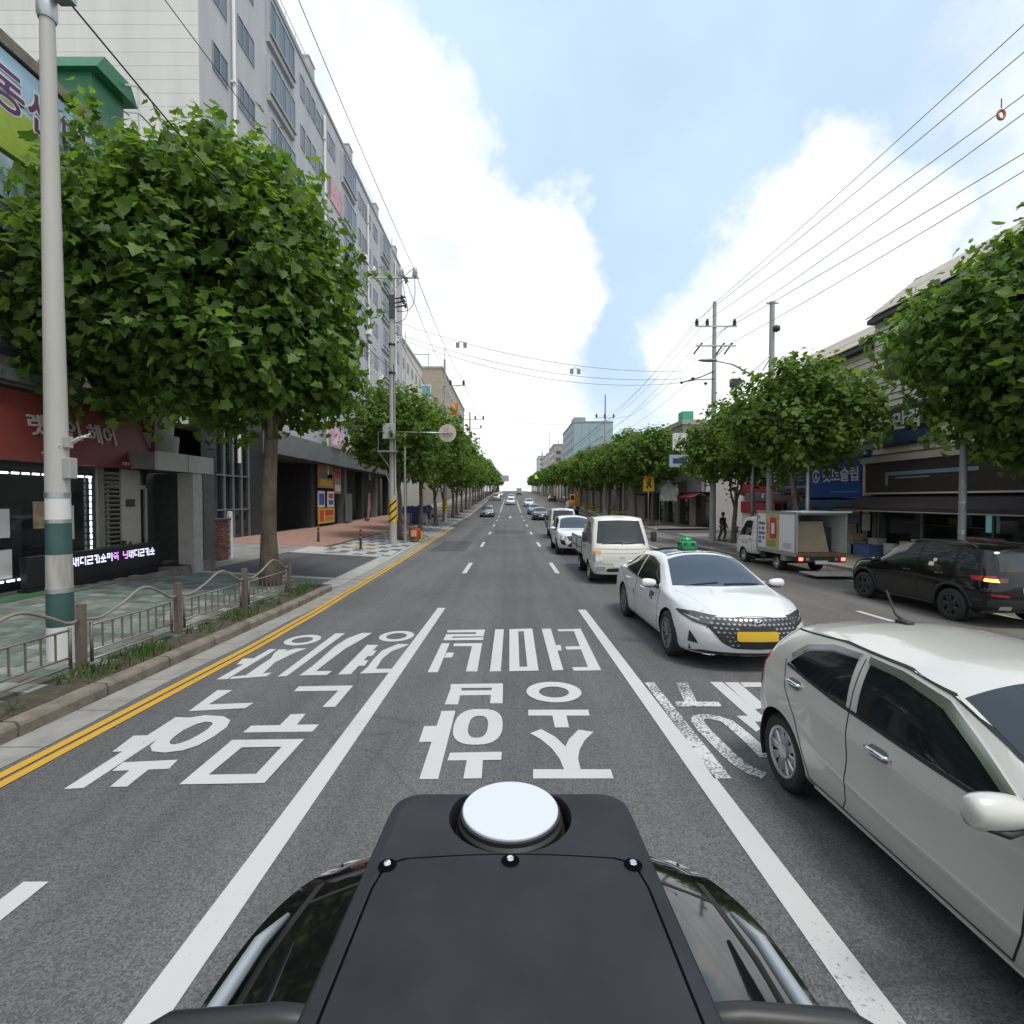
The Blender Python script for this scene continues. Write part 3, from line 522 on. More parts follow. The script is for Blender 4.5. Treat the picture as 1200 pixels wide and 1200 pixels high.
bpart('granite_front', MB().box(-14.2, -13.95, Y0, 24.4, -.2, 9.0).box(-14.2, -13.95, 27.6, 29.0, -.2, 9.0).box(-14.2, -13.95, 24.4, 27.6, 5.6, 9.0), GRAN, tw)
for z in range(8): bpart('granite_course', MB().box(-13.949, -13.92, Y0, 24.38, .1+z*1.1, 1.15+z*1.1), M('granite_panel', (.045,.046,.05), .4, noise=.2, scale=6, island=.2), tw)
b = MB(); 
for yb in (24.4, 25.15, 25.95, 26.75, 27.5): b.box(-14.06, -13.98, yb, yb+.07, 0, 5.6)
for z in (.1, 1.6, 3.3, 5.5): b.box(-14.05, -13.99, 24.47, 27.5, z, z+.06)
gl = bpart('glass_front', MB().box(-14.1, -14.07, 24.4, 27.57, .1, 5.6), GLASSD, tw); part('mullions', b, STEEL, gl, world=True)
bpart('door', MB().box(-16.2, -16.12, 31.9, 33.6, .1, 2.9).box(-16.12, -16.08, 31.8, 31.9, .1, 3.0).box(-16.12, -16.08, 33.6, 33.7, .1, 3.0), M('door_dark', (.02,.022,.025), .2), tw)
# posters by the entrance
def poster(label, x, y0, y1, z0, z1, mat, blocks, group=None):
    r = thing('poster_board', label, 'poster', (x, y0, z0), 0, group)
    part('board', MB().box(0, .05, 0, y1-y0, 0, z1-z0), mat, r)
    for i, (a, b_, c, d, m) in enumerate(blocks): part('print', MB().box(.052, .056, a*(y1-y0), b_*(y1-y0), c*(z1-z0), d*(z1-z0)), m, r)
OR = M('poster_orange', (.42,.20,.07), .6, noise=.3, scale=3); YE = M('poster_yellow', (.55,.36,.03), .6, noise=.15, scale=3); GB = M('poster_beige', (.35,.26,.16), .6, noise=.4, scale=6)
RD = M('poster_red', (.5,.05,.06), .6); WH = M('poster_white', (.6,.6,.58), .6); BL = M('poster_blue', (.06,.1,.3), .6, noise=.3); DG = M('poster_grey', (.12,.14,.14), .6)
poster('large orange poster board high beside the dark entrance of the grey building', -13.9, 37.0, 40.2, 3.0, 6.2-1.5, OR, [(.05,.95,.72,.95,GB),(.05,.95,.42,.66,DG),(.1,.9,.1,.34,YE),(.6,.9,.44,.62,GB)])
poster('narrow red and beige poster next to the large orange board', -13.9, 40.4, 42.0, 2.6, 4.6, GB, [(.1,.9,.6,.9,RD),(.1,.9,.1,.35,WH)])
poster('small white and blue notice under the orange board', -13.9, 37.0, 38.3, 1.55, 2.75, WH, [(.1,.9,.15,.85,BL)])
poster('small white notice with red print right of the blue notice', -13.9, 38.9, 40.3, 1.55, 2.75, WH, [(.15,.85,.55,.85,RD),(.15,.85,.15,.45,BL)])
poster('yellow and red poster standing at ground level by the entrance', -13.9, 37.0, 40.4, .35, 1.5, YE, [(.08,.3,.15,.85,RD),(.4,.92,.5,.85,RD),(.4,.92,.15,.4,OR)])
o = obj('door_panel', MB().bbox(-.04,.04,0,1.7,0,2.3,.02).mesh('door_panel', DG), None, (-13.7, 42.6, .3)); tag(o, 'plain grey green panel leaning between the posters and the pink flag', 'panel')
fl = thing('feather_flag', 'pink upright advertising flag leaning in front of dark columns', 'flag', (-13.0, 46.5, .25))
part('pole', MB().tube([(0,0,0),(.1,.25,2.5)], .02, 6), STEEL, fl)
P = []
for i in range(9):
    t = i/8; P.append([(.1*t+.02, .25*t, .15+2.3*t), (.1*t+.06*math.sin(t*5), .25*t+.75-.2*(1-t), .15+2.3*t)])
PINK = M('flag_pink', (.60,.16,.28), .7, noise=.35, scale=4)
m_ = part('cloth', MB().grid(P).grid([[(a+.008,b_,c) for a,b_,c in r] for r in P]), PINK, fl, smooth=True)
part('base', MB().lathe([(0,0),(.25,0),(.22,.12),(0,.14)], 12), BLKPL, fl, smooth=True)
bn = thing('awning_banner', 'pink and white patterned banner hung above the grey canopy', 'banner', (-13.2, 38, 6.1))
P = [[(-.02+.05*math.sin(i*1.3), i*.5, 2.0-.14*i), (.1*math.sin(i*.9), i*.5, .15*math.sin(i))] for i in range(12)]
part('cloth', MB().grid(P).grid([[(a-.01,b_,c) for a,b_,c in r] for r in P]), M('banner_pink_white', (.62,.22,.38), .7, col2=(.75,.62,.66), scale=1.6, detail=2), bn, smooth=True)
part('rope', MB().tube([(0,0,2.0),(-.6,-1.5,3)], .015, 5), WHITEM, bn)
# low brick wall with post in front of the tower
lw = thing('brick_wall', 'low red brown brick planter wall beside the canopy pillar', 'wall', (-10.2, 16.8, sz(-10.2,16.8)))
BRK = M('brick_brown', (.15,.065,.045), .85, noise=.25, scale=6, bump=.3, island=.3)
part('core', MB().box(-1.6, -.03, .03, 1.75, -.4, 1.38), M('mortar_grey', (.12,.10,.09), .9), lw)
bk = MB().box(0, .03, 0, .235, 0, .085).mesh('brick', BRK); bk2 = MB().box(0, .235, 0, .03, 0, .085).mesh('brick', BRK)
for r in range(13):
    for c in range(7): obj('brick', bk, lw, (-.03, c*.25+(.1 if r % 2 else 0), .03+r*.1))
    for c in range(6): obj('brick', bk2, lw, (-.03-.25*(c+1)-(.0 if r % 2 else .1), 0, .03+r*.1))
part('coping', MB().bbox(-1.65, .05, -.03, 1.85, 1.38, 1.45, .01), M('coping_dark', (.07,.05,.045), .8), lw)
part('post', MB().box(-.12, .02, 1.86, 2.0, -.2, 1.5).lathe([(0,1.5),(.09,1.5),(.09,1.68),(0,1.7)], 10, c=(-.05,1.93,0)), WHITEM, lw)
# ---- hair salon building ----------------------------------------------------
sb = thing('salon_building', 'three storey building with dark red shop sign, window lights and wide banner at left edge', 'building', (-10.3, 10, 0))
BEI = M('salon_wall_grey', (.20,.195,.18), .85, noise=.2, scale=1.4, bump=.2); DKW = M('salon_dark', (.045,.047,.05), .6, noise=.2)
zb = .1
bpart('wall', MB().box(-22, -10.3, -2, 14.6, 4.5, 11.25).box(-22, -10.35, 12.9, 13.1, -.3, 4.5).box(-22, -11.4, 13.1, 16.9, -.3, 11.2), BEI, sb)
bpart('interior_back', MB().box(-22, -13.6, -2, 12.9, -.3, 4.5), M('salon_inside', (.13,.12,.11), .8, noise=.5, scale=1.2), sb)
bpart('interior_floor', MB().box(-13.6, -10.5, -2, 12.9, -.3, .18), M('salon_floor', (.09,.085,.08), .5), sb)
bpart('window_ledge', MB().box(-10.5, -10.2, -2, 13.1, -.3, .22), DKW, sb)
bpart('turf_mat', MB().box(-10.2, -9.55, 5.5, 11.6, .0, .20), M('turf_green', (.03,.10,.045), .95, noise=.3, scale=20, bump=.5), sb)
bpart('stone_step', MB().box(-9.54, -9.38, 5.5, 15.2, -.3, .185), CONCD, sb)
bpart('roof_edge', MB().box(-10.6, -10.12, -2, 13.2, 11.25, 11.5), CONCD, sb)
bpart('side_wall', MB().box(-22, -10.35, 14.6, 14.85, 4.5, 10.8), M('salon_side', (.33,.32,.29), .85, noise=.12, scale=2), sb)
# dark first floor windows with louvre lines
for i in range(6):
    y = -1+i*2.5
    w_ = bpart('window', MB().box(-10.295, -10.2, y, y+2.2, 5.1, 7.2), M('frame_dark', (.05,.055,.06), .5), sb); part('pane', MB().box(-10.19, -10.17, y+.1, y+2.1, 5.2, 7.1), GLASSW, w_, world=True)
bpart('metal_band', MB().box(-10.298, -10.1, -2, 14.4, 7.55, 8.0).box(-10.298, -10.05, -2, 14.4, 4.55, 4.8), M('band_grey', (.13,.14,.14), .5), sb)
# shop window, lit by white bulbs along its edge
bpart('window_frame', MB().box(-10.5, -10.42, 4.0, 4.1, .22, 2.9).box(-10.5, -10.42, 12.85, 12.95, .22, 2.9).box(-10.5, -10.42, 8.2, 8.28, .22, 2.9).box(-10.5, -10.42, 4.1, 12.85, 2.8, 2.9), DKW, sb)
def glass_mat():
    m = bpy.data.materials.new('shop_glass'); m.use_nodes = True; nt = m.node_tree; N = nt.nodes; L = nt.links
    g = N['Principled BSDF']; g.inputs['Base Color'].default_value = (.02,.025,.028,1); g.inputs['Roughness'].default_value = .03
    t = N.new('ShaderNodeBsdfTransparent'); t.inputs['Color'].default_value = (.8,.85,.85,1); x = N.new('ShaderNodeMixShader'); x.inputs[0].default_value = .55
    L.new(g.outputs[0], x.inputs[1]); L.new(t.outputs[0], x.inputs[2]); L.new(x.outputs[0], N['Material Output'].inputs['Surface']); return m
SHOPG = glass_mat()
bpart('shop_glass', MB().box(-10.475, -10.465, 4.1, 12.85, .22, 2.8), SHOPG, sb)
LED = M('led_white', (.8,.85,.85), .4, emit=(.85,1,.95,2.2))
led_h = MB().bbox(-.012,.012,0,.16,-.022,.022,.008).mesh('led_light', LED); led_v = MB().bbox(-.012,.012,-.022,.022,0,.12,.008).mesh('led_light', LED)
for i in range(24): obj('led_light', led_h, sb, Vector((-10.40, 7.2+i*.235, 2.70))-sb.location)
for i in range(14): obj('led_light', led_v, sb, Vector((-10.40, 12.72, .55+i*.155))-sb.location)
for i in range(9): obj('led_light', led_h, sb, Vector((-10.40, 9.4+i*.235, .45))-sb.location)
for (y0, y1, z0, z1, m) in ((10.45,10.72,1.35,1.95,WH),(10.4,10.75,.5,1.1,WH),(11.25,11.6,1.5,2.1,GB),(12.1,12.3,1.2,2.0,WH),(11.85,12.0,1.3,1.75,WH)):
    bpart('notice', MB().box(-10.462, -10.456, y0, y1, z0, z1), m, sb)
for (y0,y1,z1,m) in ((11.7,12.5,2.0,M('cabinet_white',(.42,.43,.43),.6)),(9.6,10.6,1.3,DKW),(7.6,8.5,1.5,DKW)):
    bpart('cabinet', MB().bbox(-12.4,-11.9,y0,y1,.18,z1,.02), m, sb)
# dark red sign, leaning forward at its foot
SR = M('sign_dark_red', (.15,.027,.022), .6, noise=.1, scale=2)
b = MB(); b.add([(-10.25,4,4.42),(-10.25,14.4,4.42),(-9.95,14.4,2.95),(-9.95,4,2.95),(-10.4,4,4.42),(-10.4,14.4,4.42),(-10.4,14.4,2.95),(-10.4,4,2.95)], [(0,3,2,1),(4,5,6,7),(0,1,5,4),(3,7,6,2),(1,2,6,5),(0,4,7,3)])
sg = bpart('shop_sign', b, SR, sb)
upv = Vector((-.3,0,1.47)).normalized(); SL = M('sign_letter', (.42,.37,.34), .6)
def on_sign(y, z): return Vector((-10.25+.3*(4.42-z)/1.47+.006, y, z))
part('lettering', text_mb('렛미인 헤어', on_sign(10.8, 3.5), (0,1,0), upv, 2.35, .47, .03, .012), SL, sg, world=True)
b = MB()
for i in range(12): 
    if i % 5 != 3: b.box(-9.955, -9.948, 13.2+i*.09, 13.26+i*.09, 3.03, 3.11)
part('small_print', b, SL, sg, world=True)
bpart('sign_trim', MB().box(-10.4, -9.96, 14.41, 14.47, 2.9, 4.45), M('trim_red', (.16,.03,.03), .6), sb)
b = MB()
for y in (8.3, 11.6): b.tube([(-10.28,y,4.95),(-9.6,y,5.0),(-9.5,y,4.8)], .025, 6).lathe([(.03,0),(.09,-.14),(.085,-.15),(0,-.05)], 10, c=(-9.5,y,4.8))
bpart('sign_lamp', b, WHITEM, sb, smooth=True)
# louvre panel, white tiled pier, doorway, pillar, canopy
LV = M('louvre_grey', (.26,.25,.235), .7)
bpart('pier', MB().box(-10.36, -10.3, 13.62, 14.3, .1, 2.95), M('tile_white', (.40,.39,.36), .5, noise=.1, scale=3), sb)
sl = MB().add([(0,0,0),(0,.5,0),(.07,.5,.05),(.07,0,.05),(0,0,.02),(0,.5,.02),(.07,.5,.07),(.07,0,.07)], [(0,1,2,3),(7,6,5,4),(0,3,7,4),(1,5,6,2),(3,2,6,7)]).mesh('louvre_slat', LV)
for i in range(22): obj('louvre_slat', sl, sb, Vector((-10.38, 13.11, .3+i*.118))-sb.location)
bpart('name_plate', MB().box(-10.3, -10.27, 13.75, 14.05, 1.95, 2.15), DKW, sb)
DG2 = M('door_green_glass', (.012,.022,.02), .08, spec=.7)
dr = bpart('door', MB().box(-11.39, -11.33, 14.45, 15.85, .2, 2.45), DG2, sb)
part('door_frame', MB().box(-11.33, -11.28, 14.4, 15.9, 2.45, 2.58).box(-11.33, -11.28, 14.35, 14.44, .2, 2.5).box(-11.33,-11.28,15.85,15.95,.2,2.5), ALUW, dr, world=True); part('handle', MB().tube([(-11.28,14.75,.9),(-11.22,14.75,.95),(-11.22,14.75,1.5),(-11.28,14.75,1.55)], .015, 6), CHROME, dr, world=True)
bpart('entrance_wall', MB().box(-11.4, -9.75, 16.3, 16.9, -.2, 2.95).box(-11.42, -11.3, 15.95, 16.3, -.2, 2.95), M('entrance_stone', (.085,.085,.082), .6, noise=.2), sb)
bpart('pillar', MB().box(-9.75, -9.3, 15.05, 15.5, -.2, 2.92), M('pillar_white', (.34,.33,.31), .7, noise=.1, bump=.1), sb)
for i in range(2): bpart('canopy_panel', MB().bbox(-9.34, -9.25, 13.5+i*1.28, 14.75+i*1.28, 2.92, 3.42, .01), M('canopy_white', (.34,.34,.32), .6, noise=.1, scale=1.5), sb)
bpart('canopy', MB().box(-11.4, -9.35, 13.5, 16.05, 2.95, 3.4), M('canopy_side', (.13,.13,.125), .7, noise=.15), sb)
b = MB(); b.lathe([(0,3.4),(1.1,3.4),(1.15,4.0),(1.0,4.02),(1.05,4.9),(0,4.9)], 20, c=(-11.0, 15.0, 0)); bpart('round_bay', b, M('bay_stone', (.26,.25,.22), .8, noise=.15, scale=2), sb, smooth=True, angle=35)
bpart('step', MB().box(-11.4, -9.4, 14.5, 16.3, -.3, .22), CONCD, sb); bpart('door_mat', MB().box(-10.3, -9.5, 14.7, 15.9, .22, .235), M('mat_black', (.015,.015,.015), .9), sb)
# banner on the top floor
SKYB = M('banner_sky', (.36,.52,.68), .6, noise=.15, scale=.8); GRN = M('banner_lime', (.30,.40,.05), .6, noise=.1); PUR = M('banner_purple', (.10,.02,.11), .6)
bnr = bpart('banner', MB().box(-10.3, -10.2, 5, 13.1, 9.75, 11.2), SKYB, sb)
b = MB(); pts = [(5,9.2),(12.75,9.2),(12.75,9.7)]+[(12.75-i*.5, 9.95+.28*math.sin(i*.35)) for i in range(16)]; b.prism([(y,z) for y,z in pts], -10.198, -10.19, 'x'); b.prism([(5,9.2),(12.75,9.2),(12.75,9.75),(5,9.75)], -10.3, -10.2, 'x'); part('banner_ground', b, GRN, bnr, world=True)
part('lettering', text_mb('운동센터', (-10.19, 9.40, 9.98), (0,1,0), (0,0,1), 3.16, .96, .004, .05), WH, bnr, world=True)
part('lettering', text_mb('운동센터', (-10.184, 9.44, 10.02), (0,1,0), (0,0,1), 3.08, .88, .004, .012), PUR, bnr, world=True)
b = MB(); b.lathe([(0,0),(.2,0),(.22,.2),(.12,.4),(0,.42)], 10, axis='x', c=(-10.19,12.4,9.95)); 
bpart('banner_lower', MB().box(-10.3, -10.21, 5, 12.2, 8.25, 9.1), M('banner_pale', (.33,.45,.50), .6, noise=.4, scale=1.5), sb)
# green roof shed with railings
GSH = M('shed_green', (.02,.14,.06), .5, noise=.15)
b = MB().box(-13.2, -11.9, 14.9, 16.1, 11.2, 14.3); b.prism([(14.7,14.3),(16.3,14.3),(16.0,14.8),(15.0,14.8)], -13.4, -11.6, 'x'); bpart('roof_shed', b, GSH, sb)
b = MB()
for z in (12.6, 13.4): b.tube([(-11.5, 15.6, z+1.1), (-11.5, 16.2, z+1.5), (-11.5, 16.8, z+1.5), (-11.5, 19.4, z-.6)], .03, 6)
for y in (16.2, 17.2, 18.2, 19.2): b.tube([(-11.5,y,11.0),(-11.5,y,14.9 if y < 16.9 else 14.9-(y-16.8)*.8)], .03, 6)
bpart('roof_railing', b, STEEL, sb)
# LED ticker sign in front of the salon
ls = thing('led_sign', 'low black led ticker board with white and purple dots before the salon window', 'led sign', (-10.0, 10.6, sz(-10,12)))
part('case', MB().bbox(-.16, .0, 0, 4.1, .1, .78, .02).box(-.2, .03, -.02, 4.12, -.2, .1), M('led_case', (.013,.013,.016), .35), ls)
LW = M('led_dots_white', (.5,.5,.6), .5, emit=(.75,.72,1,1.1)); LP = M('led_dots_violet', (.4,.2,.5), .5, emit=(.75,.3,.9,1.0)); b = MB(); rnd = random.Random(4)
glyphs = ['1110110101111010000100001','1010110111101011110100101','1111000101011010010100111','0110110010111110110100001','1110110001100011110100001','0010001010111110010011111','1000110001111110000100111','1111100001111111000011111']
u = 1.1
for gi in range(13):
    if gi == 7: u += .12
    g = glyphs[(gi*3+1) % 8]; c = 1 if gi in (6, 7) else 0
    for q, ch in enumerate(g):
        if ch == '1': b.box(.001, .006, u+(q % 5)*.034, u+(q % 5)*.034+.029, .60-(q//5)*.042, .634-(q//5)*.042, c)
    u += .2
part('dots', b, [LW, LP], ls)
ct = thing('potted_cactus', 'small dark cactus standing behind the led ticker board', 'plant', (-10.18, 13.5, .28))
b = MB().tube([(0,0,0),(0,0,.4),(0,0,.78)], [.06,.09,.05], 8).tube([(0,0,.35),(0,.18,.42),(0,.2,.7)], [.04,.05,.03], 7).tube([(0,0,.3),(0,-.16,.4),(0,-.2,.62)], [.04,.05,.03], 7).tube([(0,.02,.45),(.08,.1,.6),(.1,.12,.75)], [.03,.04,.02], 7)
part('stem', b, M('cactus_dark', (.018,.03,.018), .7), ct, smooth=True); part('pot', MB().lathe([(0,-.06),(.11,-.06),(.14,.12),(.1,.12),(0,.1)], 12), M('pot_clay', (.1,.06,.04), .8), ct, smooth=True)
for i, (y, m, l) in enumerate(((8.7, WH, 'white flower pot on the green turf mat'), (9.6, M('pot_pale', (.3,.32,.28), .7), 'pale green bowl of plants on the green turf mat'))):
    r = thing('flower_pot', l, 'flower pot', (-9.9, y, .2)); part('pot', MB().lathe([(0,0),(.1,0),(.15,.2),(.11,.2),(0,.16)], 12), m, r, smooth=True)
    b = MB(); rr = random.Random(i)
    for q in range(26):
        a = rr.uniform(0,6.3); l2 = rr.uniform(.1,.24); e = rr.uniform(.3,1.3); d = Vector((math.cos(a)*math.cos(e), math.sin(a)*math.cos(e), math.sin(e)))*l2; n = Vector((-math.sin(a),math.cos(a),0))*.02
        b.add([Vector((0,0,.17)), Vector((0,0,.17))+d*.5+n, Vector((0,0,.17))+d, Vector((0,0,.17))+d*.5-n], [(0,1,2,3)])
    part('leaves', b, M('pot_leaf', (.05,.11,.04), .6), r)
# ---- buildings further down the left side -----------------------------------
def block(name, label, x0, x1, y0, y1, z1, mat, wm=None, rows=None, z0=None, side=None, front=True, win=(1.4,1.4,2), step=(3.4,3.3), roof=True, gm=None, face_x=None):
    cx_, cy_ = (x0+x1)/2, (y0+y1)/2; zb = zr(cy_)-1.0 if z0 is None else z0
    r = thing(name, label, 'building', (cx_, cy_, zr(cy_)))
    bpart('wall', MB().box(x0, x1, y0, y1, zb, z1), mat, r)
    if roof: bpart('parapet', MB().box(x0-.12, x1+.12, y0-.12, y0+.2, z1, z1+.5).box(x0-.12, x0+.2, y0+.2, y1, z1, z1+.5).box(x1-.2, x1+.12, y0+.2, y1, z1, z1+.5), CONC, r)
    gm = gm or GLASSW
    left_side = x1 < 0; fx = x1 if left_side else x0; fc = 1 if left_side else -1
    key = ('b', win, fc, gm.name); ws = window_sets(key, win[0], win[1], win[2], ALU, gm, face=fc)
    zz = zr(cy_)+4.6
    while zz+win[1]+.6 < z1:
        y = y0+1.0
        while y+win[0] < y1-.5: put_window(r, ws, (fx+fc*.003, y, zz)); y += step[0]
        zz += step[1]
    if front:
        ws2 = window_sets(('f', win, gm.name), win[0], win[1], win[2], ALU, gm, face=-1, axis='y'); zz = zr(cy_)+4.6
        while zz+win[1]+.6 < z1:
            x = x0+1.0
            while x+win[0] < x1-.5: put_window(r, ws2, (x, y0-.003, zz)); x += step[0]+.6
            zz += step[1]
    return r
TEAL = M('glass_teal', (.10,.22,.24), .1, spec=.8)
block('cream_building', 'narrow cream building just past the tall grey tower', -26, -15.6, 70, 91, 25, M('cream_render', (.55,.52,.45), .85, noise=.08), front=True)
bb = block('brown_building', 'beige brick building with teal window rising over the left trees', -27, -14.8, 112, 165, 30.5, M('beige_brick', (.34,.28,.22), .85, noise=.12, scale=3), front=False, win=(1.5,1.9,1), step=(4.2,3.4))
w_ = bpart('window', MB().box(-21.5, -17.2, 111.85, 111.99, 24.0, 27.0), ALUW, bb); part('pane', MB().box(-21.3, -17.4, 111.8, 111.84, 24.2, 26.8), M('pane_teal', (.12,.30,.32), .1), w_, world=True)
bpart('roof_frame', MB().box(-26, -25.8, 113, 113.2, 31, 34).box(-22, -21.8, 113, 113.2, 31, 34).box(-18, -17.8, 113, 113.2, 31, 34).box(-26, -17.8, 113, 113.2, 33.8, 34), STEEL, bb)
block('old_shop_house', 'low pale shop house half hidden behind the second left tree', -22, -14.2, 92.5, 111, 12, M('pale_shop', (.38,.36,.33), .85, noise=.15), front=False)
for i, (y0, y1, h, c, l) in enumerate(((166,190,14,(.40,.38,.35),'low grey building far along the left trees'),(192,230,17,(.45,.40,.36),'far tan building behind the end of the left tree row'),(232,280,15,(.36,.37,.38),'farthest grey building on the left side of the road'))):
    block('far_building', l, -28, -15, y0, y1, zr(y0)+h, M('far_wall%d' % i if False else 'far_wall_left', c, .85, noise=.12), front=False)
# ---- right side ---------------------------------------------------------------
FX = 17.3
SID = M('beige_siding', (.56,.51,.42), .8, noise=.12, scale=2, island=.1)
def siding(root, x, y0, y1, z0, z1, h=.3):
    n = int((z1-z0)/h)
    me = MB().add([(0,0,0),(0,y1-y0,0),(.05,y1-y0,0),(.05,0,0),(0.05,0,h-.02),(.05,y1-y0,h-.02)], [(0,1,2,3),(0,4,5,1),(0,3,4),(1,5,2)]).mesh('siding_board', SID)
    for i in range(n): obj('siding_board', me, root, Vector((x-.06, y0, z0+i*h))-root.location)
zb = sz(17, 20)
br = thing('brown_shop_building', 'beige sided building over the brown awning shop at right edge', 'building', (FX, 18, zb))
bpart('wall', MB().box(FX, 30, 6, 24.4, 4.1, 10.38), M('siding_base', (.25,.22,.18), .9), br)
siding(br, FX, 6, 24.4, 4.25, 10.6); 
b = MB(); b.prism([(FX-.35,10.6),(FX+2.2,12.6),(30,12.6),(30,10.4),(FX-.35,10.4)], 5.8, 24.5, 'y'); bpart('eave', b, M('eave_dark', (.06,.065,.07), .7), br)
# tiled slope: rows of roof tiles
TIL = M('tile_beige', (.50,.45,.38), .75, noise=.15, scale=4, island=.12)
for i in range(9):
    t0, t1 = i/9, (i+1)/9+.02
    b = MB(); xa, za = FX-.42+2.5*t0, 10.68+2.0*t0; xb_, zb_ = FX-.42+2.5*t1, 10.68+2.0*t1
    b.add([(xa,5.8,za+.03),(xb_,5.8,zb_),(xb_,24.5,zb_),(xa,24.5,za+.03),(xa,5.8,za-.03),(xa,24.5,za-.03)], [(0,1,2,3)[::-1],(4,0,3,5)[::-1]]); bpart('tile_row', b, TIL, br)
for (y0, y1) in ((8,10.6),(13.5,16),(20.6,23.6)):
    for z0 in (4.5, 7.6):
        w_ = bpart('window', MB().box(FX-.14, FX-.05, y0, y1, z0, z0+1.75), M('frame_dark2', (.05,.05,.052), .5), br)
        for q in range(2): part('pane', MB().box(FX-.17, FX-.145, y0+.08+q*(y1-y0-.08)/2, y0+(q+1)*(y1-y0-.08)/2, z0+.08, z0+1.67), GLASSW, w_, world=True)
        if y0 == 20.6 and z0 == 4.5: part('lettering', text_mb('만족', (FX-.175, 22.95, z0+.72), (0,-1,0), (0,0,1), 1.6, .8, .01, .03), WH, w_, world=True); part('film', MB().box(FX-.182, FX-.173, 21.0, 22.9, z0+.15, z0+.6), M('film_blue', (.03,.05,.12), .4), w_, world=True)
bpart('cornice', MB().box(FX-.5, FX, 6, 24.55, 3.82, 4.1), M('cornice_pale', (.40,.36,.31), .8), br)
sgn = bpart('shop_sign', MB().box(FX-.42, FX-.02, 6, 24.3, 2.45, 3.8), M('sign_brown', (.040,.030,.027), .5, noise=.15), br)
part('stripe', MB().prism([(23.0,3.35),(23.0,2.75),(22.85,2.75),(22.85,3.2),(18.4,3.2),(18.4,3.35)], FX-.44, FX-.422, 'x'), M('stripe_sky', (.14,.27,.33), .5), sgn, world=True)
part('small_print', MB().box(FX-.43, FX-.422, 20.6, 22.4, 3.05, 3.12), M('print_grey', (.2,.22,.24), .5), sgn, world=True)
bpart('sign_edge', MB().box(FX-.46, FX-.02, 6, 24.35, 2.38, 2.448).box(FX-.46, FX-.02, 24.3, 24.45, 2.3, 3.82), M('edge_white', (.55,.53,.5), .6), br)
AW = M('awning_brown', (.045,.032,.030), .8, noise=.12, scale=2)
b = MB(); b.add([(FX-.05,6,2.36),(FX-.05,24.6,2.36),(FX-1.7,24.6,1.82),(FX-1.7,6,1.82),(FX-1.7,24.6,1.66),(FX-1.7,6,1.66),(FX-.05,6,2.33),(FX-.05,24.6,2.33),(FX-1.69,24.6,1.79),(FX-1.69,6,1.79)], [(0,3,2,1),(3,5,4,2),(6,7,8,9)]); aw = bpart('awning', b, AW, br)
part('awning_rail', MB().tube([(FX-1.7,6,1.64),(FX-1.7,24.6,1.64)], .03, 6), M('rail_beige', (.32,.29,.26), .6), aw, world=True)
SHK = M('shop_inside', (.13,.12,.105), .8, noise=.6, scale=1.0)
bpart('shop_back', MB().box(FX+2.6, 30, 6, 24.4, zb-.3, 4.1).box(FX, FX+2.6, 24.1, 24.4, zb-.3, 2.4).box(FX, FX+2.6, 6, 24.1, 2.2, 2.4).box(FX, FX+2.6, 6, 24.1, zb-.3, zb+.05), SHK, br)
b = MB()
for y in (8, 10.5, 13, 15.6, 18.2, 19.6, 21.4, 23.9): b.box(FX-.04, FX+.04, y, y+.08, zb, 2.3)
for y0, y1 in ((8,18.2),(21.4,23.9)): b.box(FX-.03, FX+.03, y0, y1, zb+.45, zb+.52)
bpart('shop_frame', b, M('frame_shop', (.20,.195,.19), .5), br)
for y0, y1 in ((8.08,10.5),(10.58,13),(13.08,15.6),(15.68,18.2),(21.48,23.9)): bpart('shop_glass', MB().box(FX-.008, FX+.008, y0, y1, zb+.52, 2.25), SHOPG, br)
# goods inside and in front
rnd = random.Random(11); cols = [(.50,.43,.34),(.42,.20,.11),(.08,.15,.32),(.62,.62,.60),(.25,.27,.25),(.48,.39,.13)]
bm_ = [M('goods_%s' % n, c, .7, noise=.2) for n, c in zip(('tan','rust','navy','white','grey','mustard'), cols)]
names = ('tan','rust','navy','white','grey','mustard')
for i in range(44):
    y = rnd.uniform(8.4, 23.6); lv = rnd.choice((zb+.05, zb+.8, zb+1.4)); w_, h_ = rnd.uniform(.35,.9), rnd.uniform(.25,.55)
    bpart('shelf_goods', MB().bbox(FX+1.6+rnd.uniform(0,.5), FX+2.4, y-w_/2, y+w_/2, lv, lv+h_, .01), bm_[i % 6], br)
for z in (.72, 1.33): bpart('shelf', MB().box(FX+1.5, FX+2.58, 8, 24, zb+z, zb+z+.05), M('shelf_grey', (.30,.30,.28), .6), br)
bpart('lit_panel', MB().box(FX+.6, FX+.66, 18.7, 19.2, .9, 1.6), M('lit_teal', (.2,.5,.5), .5, emit=(.35,.85,.85,.12)), br)
def crate_thing(label, x, y, w, d, h, mat, kind='crate', zoff=0, lid=None, z=None):
    r = thing(kind, label, kind.replace('_',' '), (x, y, (sz(x,y) if z is None else z)+zoff)); t = .03
    part('body', MB().box(-d/2, d/2, -w/2, w/2, 0, .03).box(-d/2, -d/2+t, -w/2, w/2, .03, h).box(d/2-t, d/2, -w/2, w/2, .03, h).box(-d/2+t, d/2-t, -w/2, -w/2+t, .03, h).box(-d/2+t, d/2-t, w/2-t, w/2, .03, h), mat, r)
    part('rim', MB().box(-d/2-.015, d/2+.015, -w/2-.015, w/2+.015, h, h+.035), lid or mat, r)
    part('label_panel', MB().box(-d/2-.006, -d/2-.001, -w*.3, w*.3, h*.25, h*.75), lid or mat, r); return r
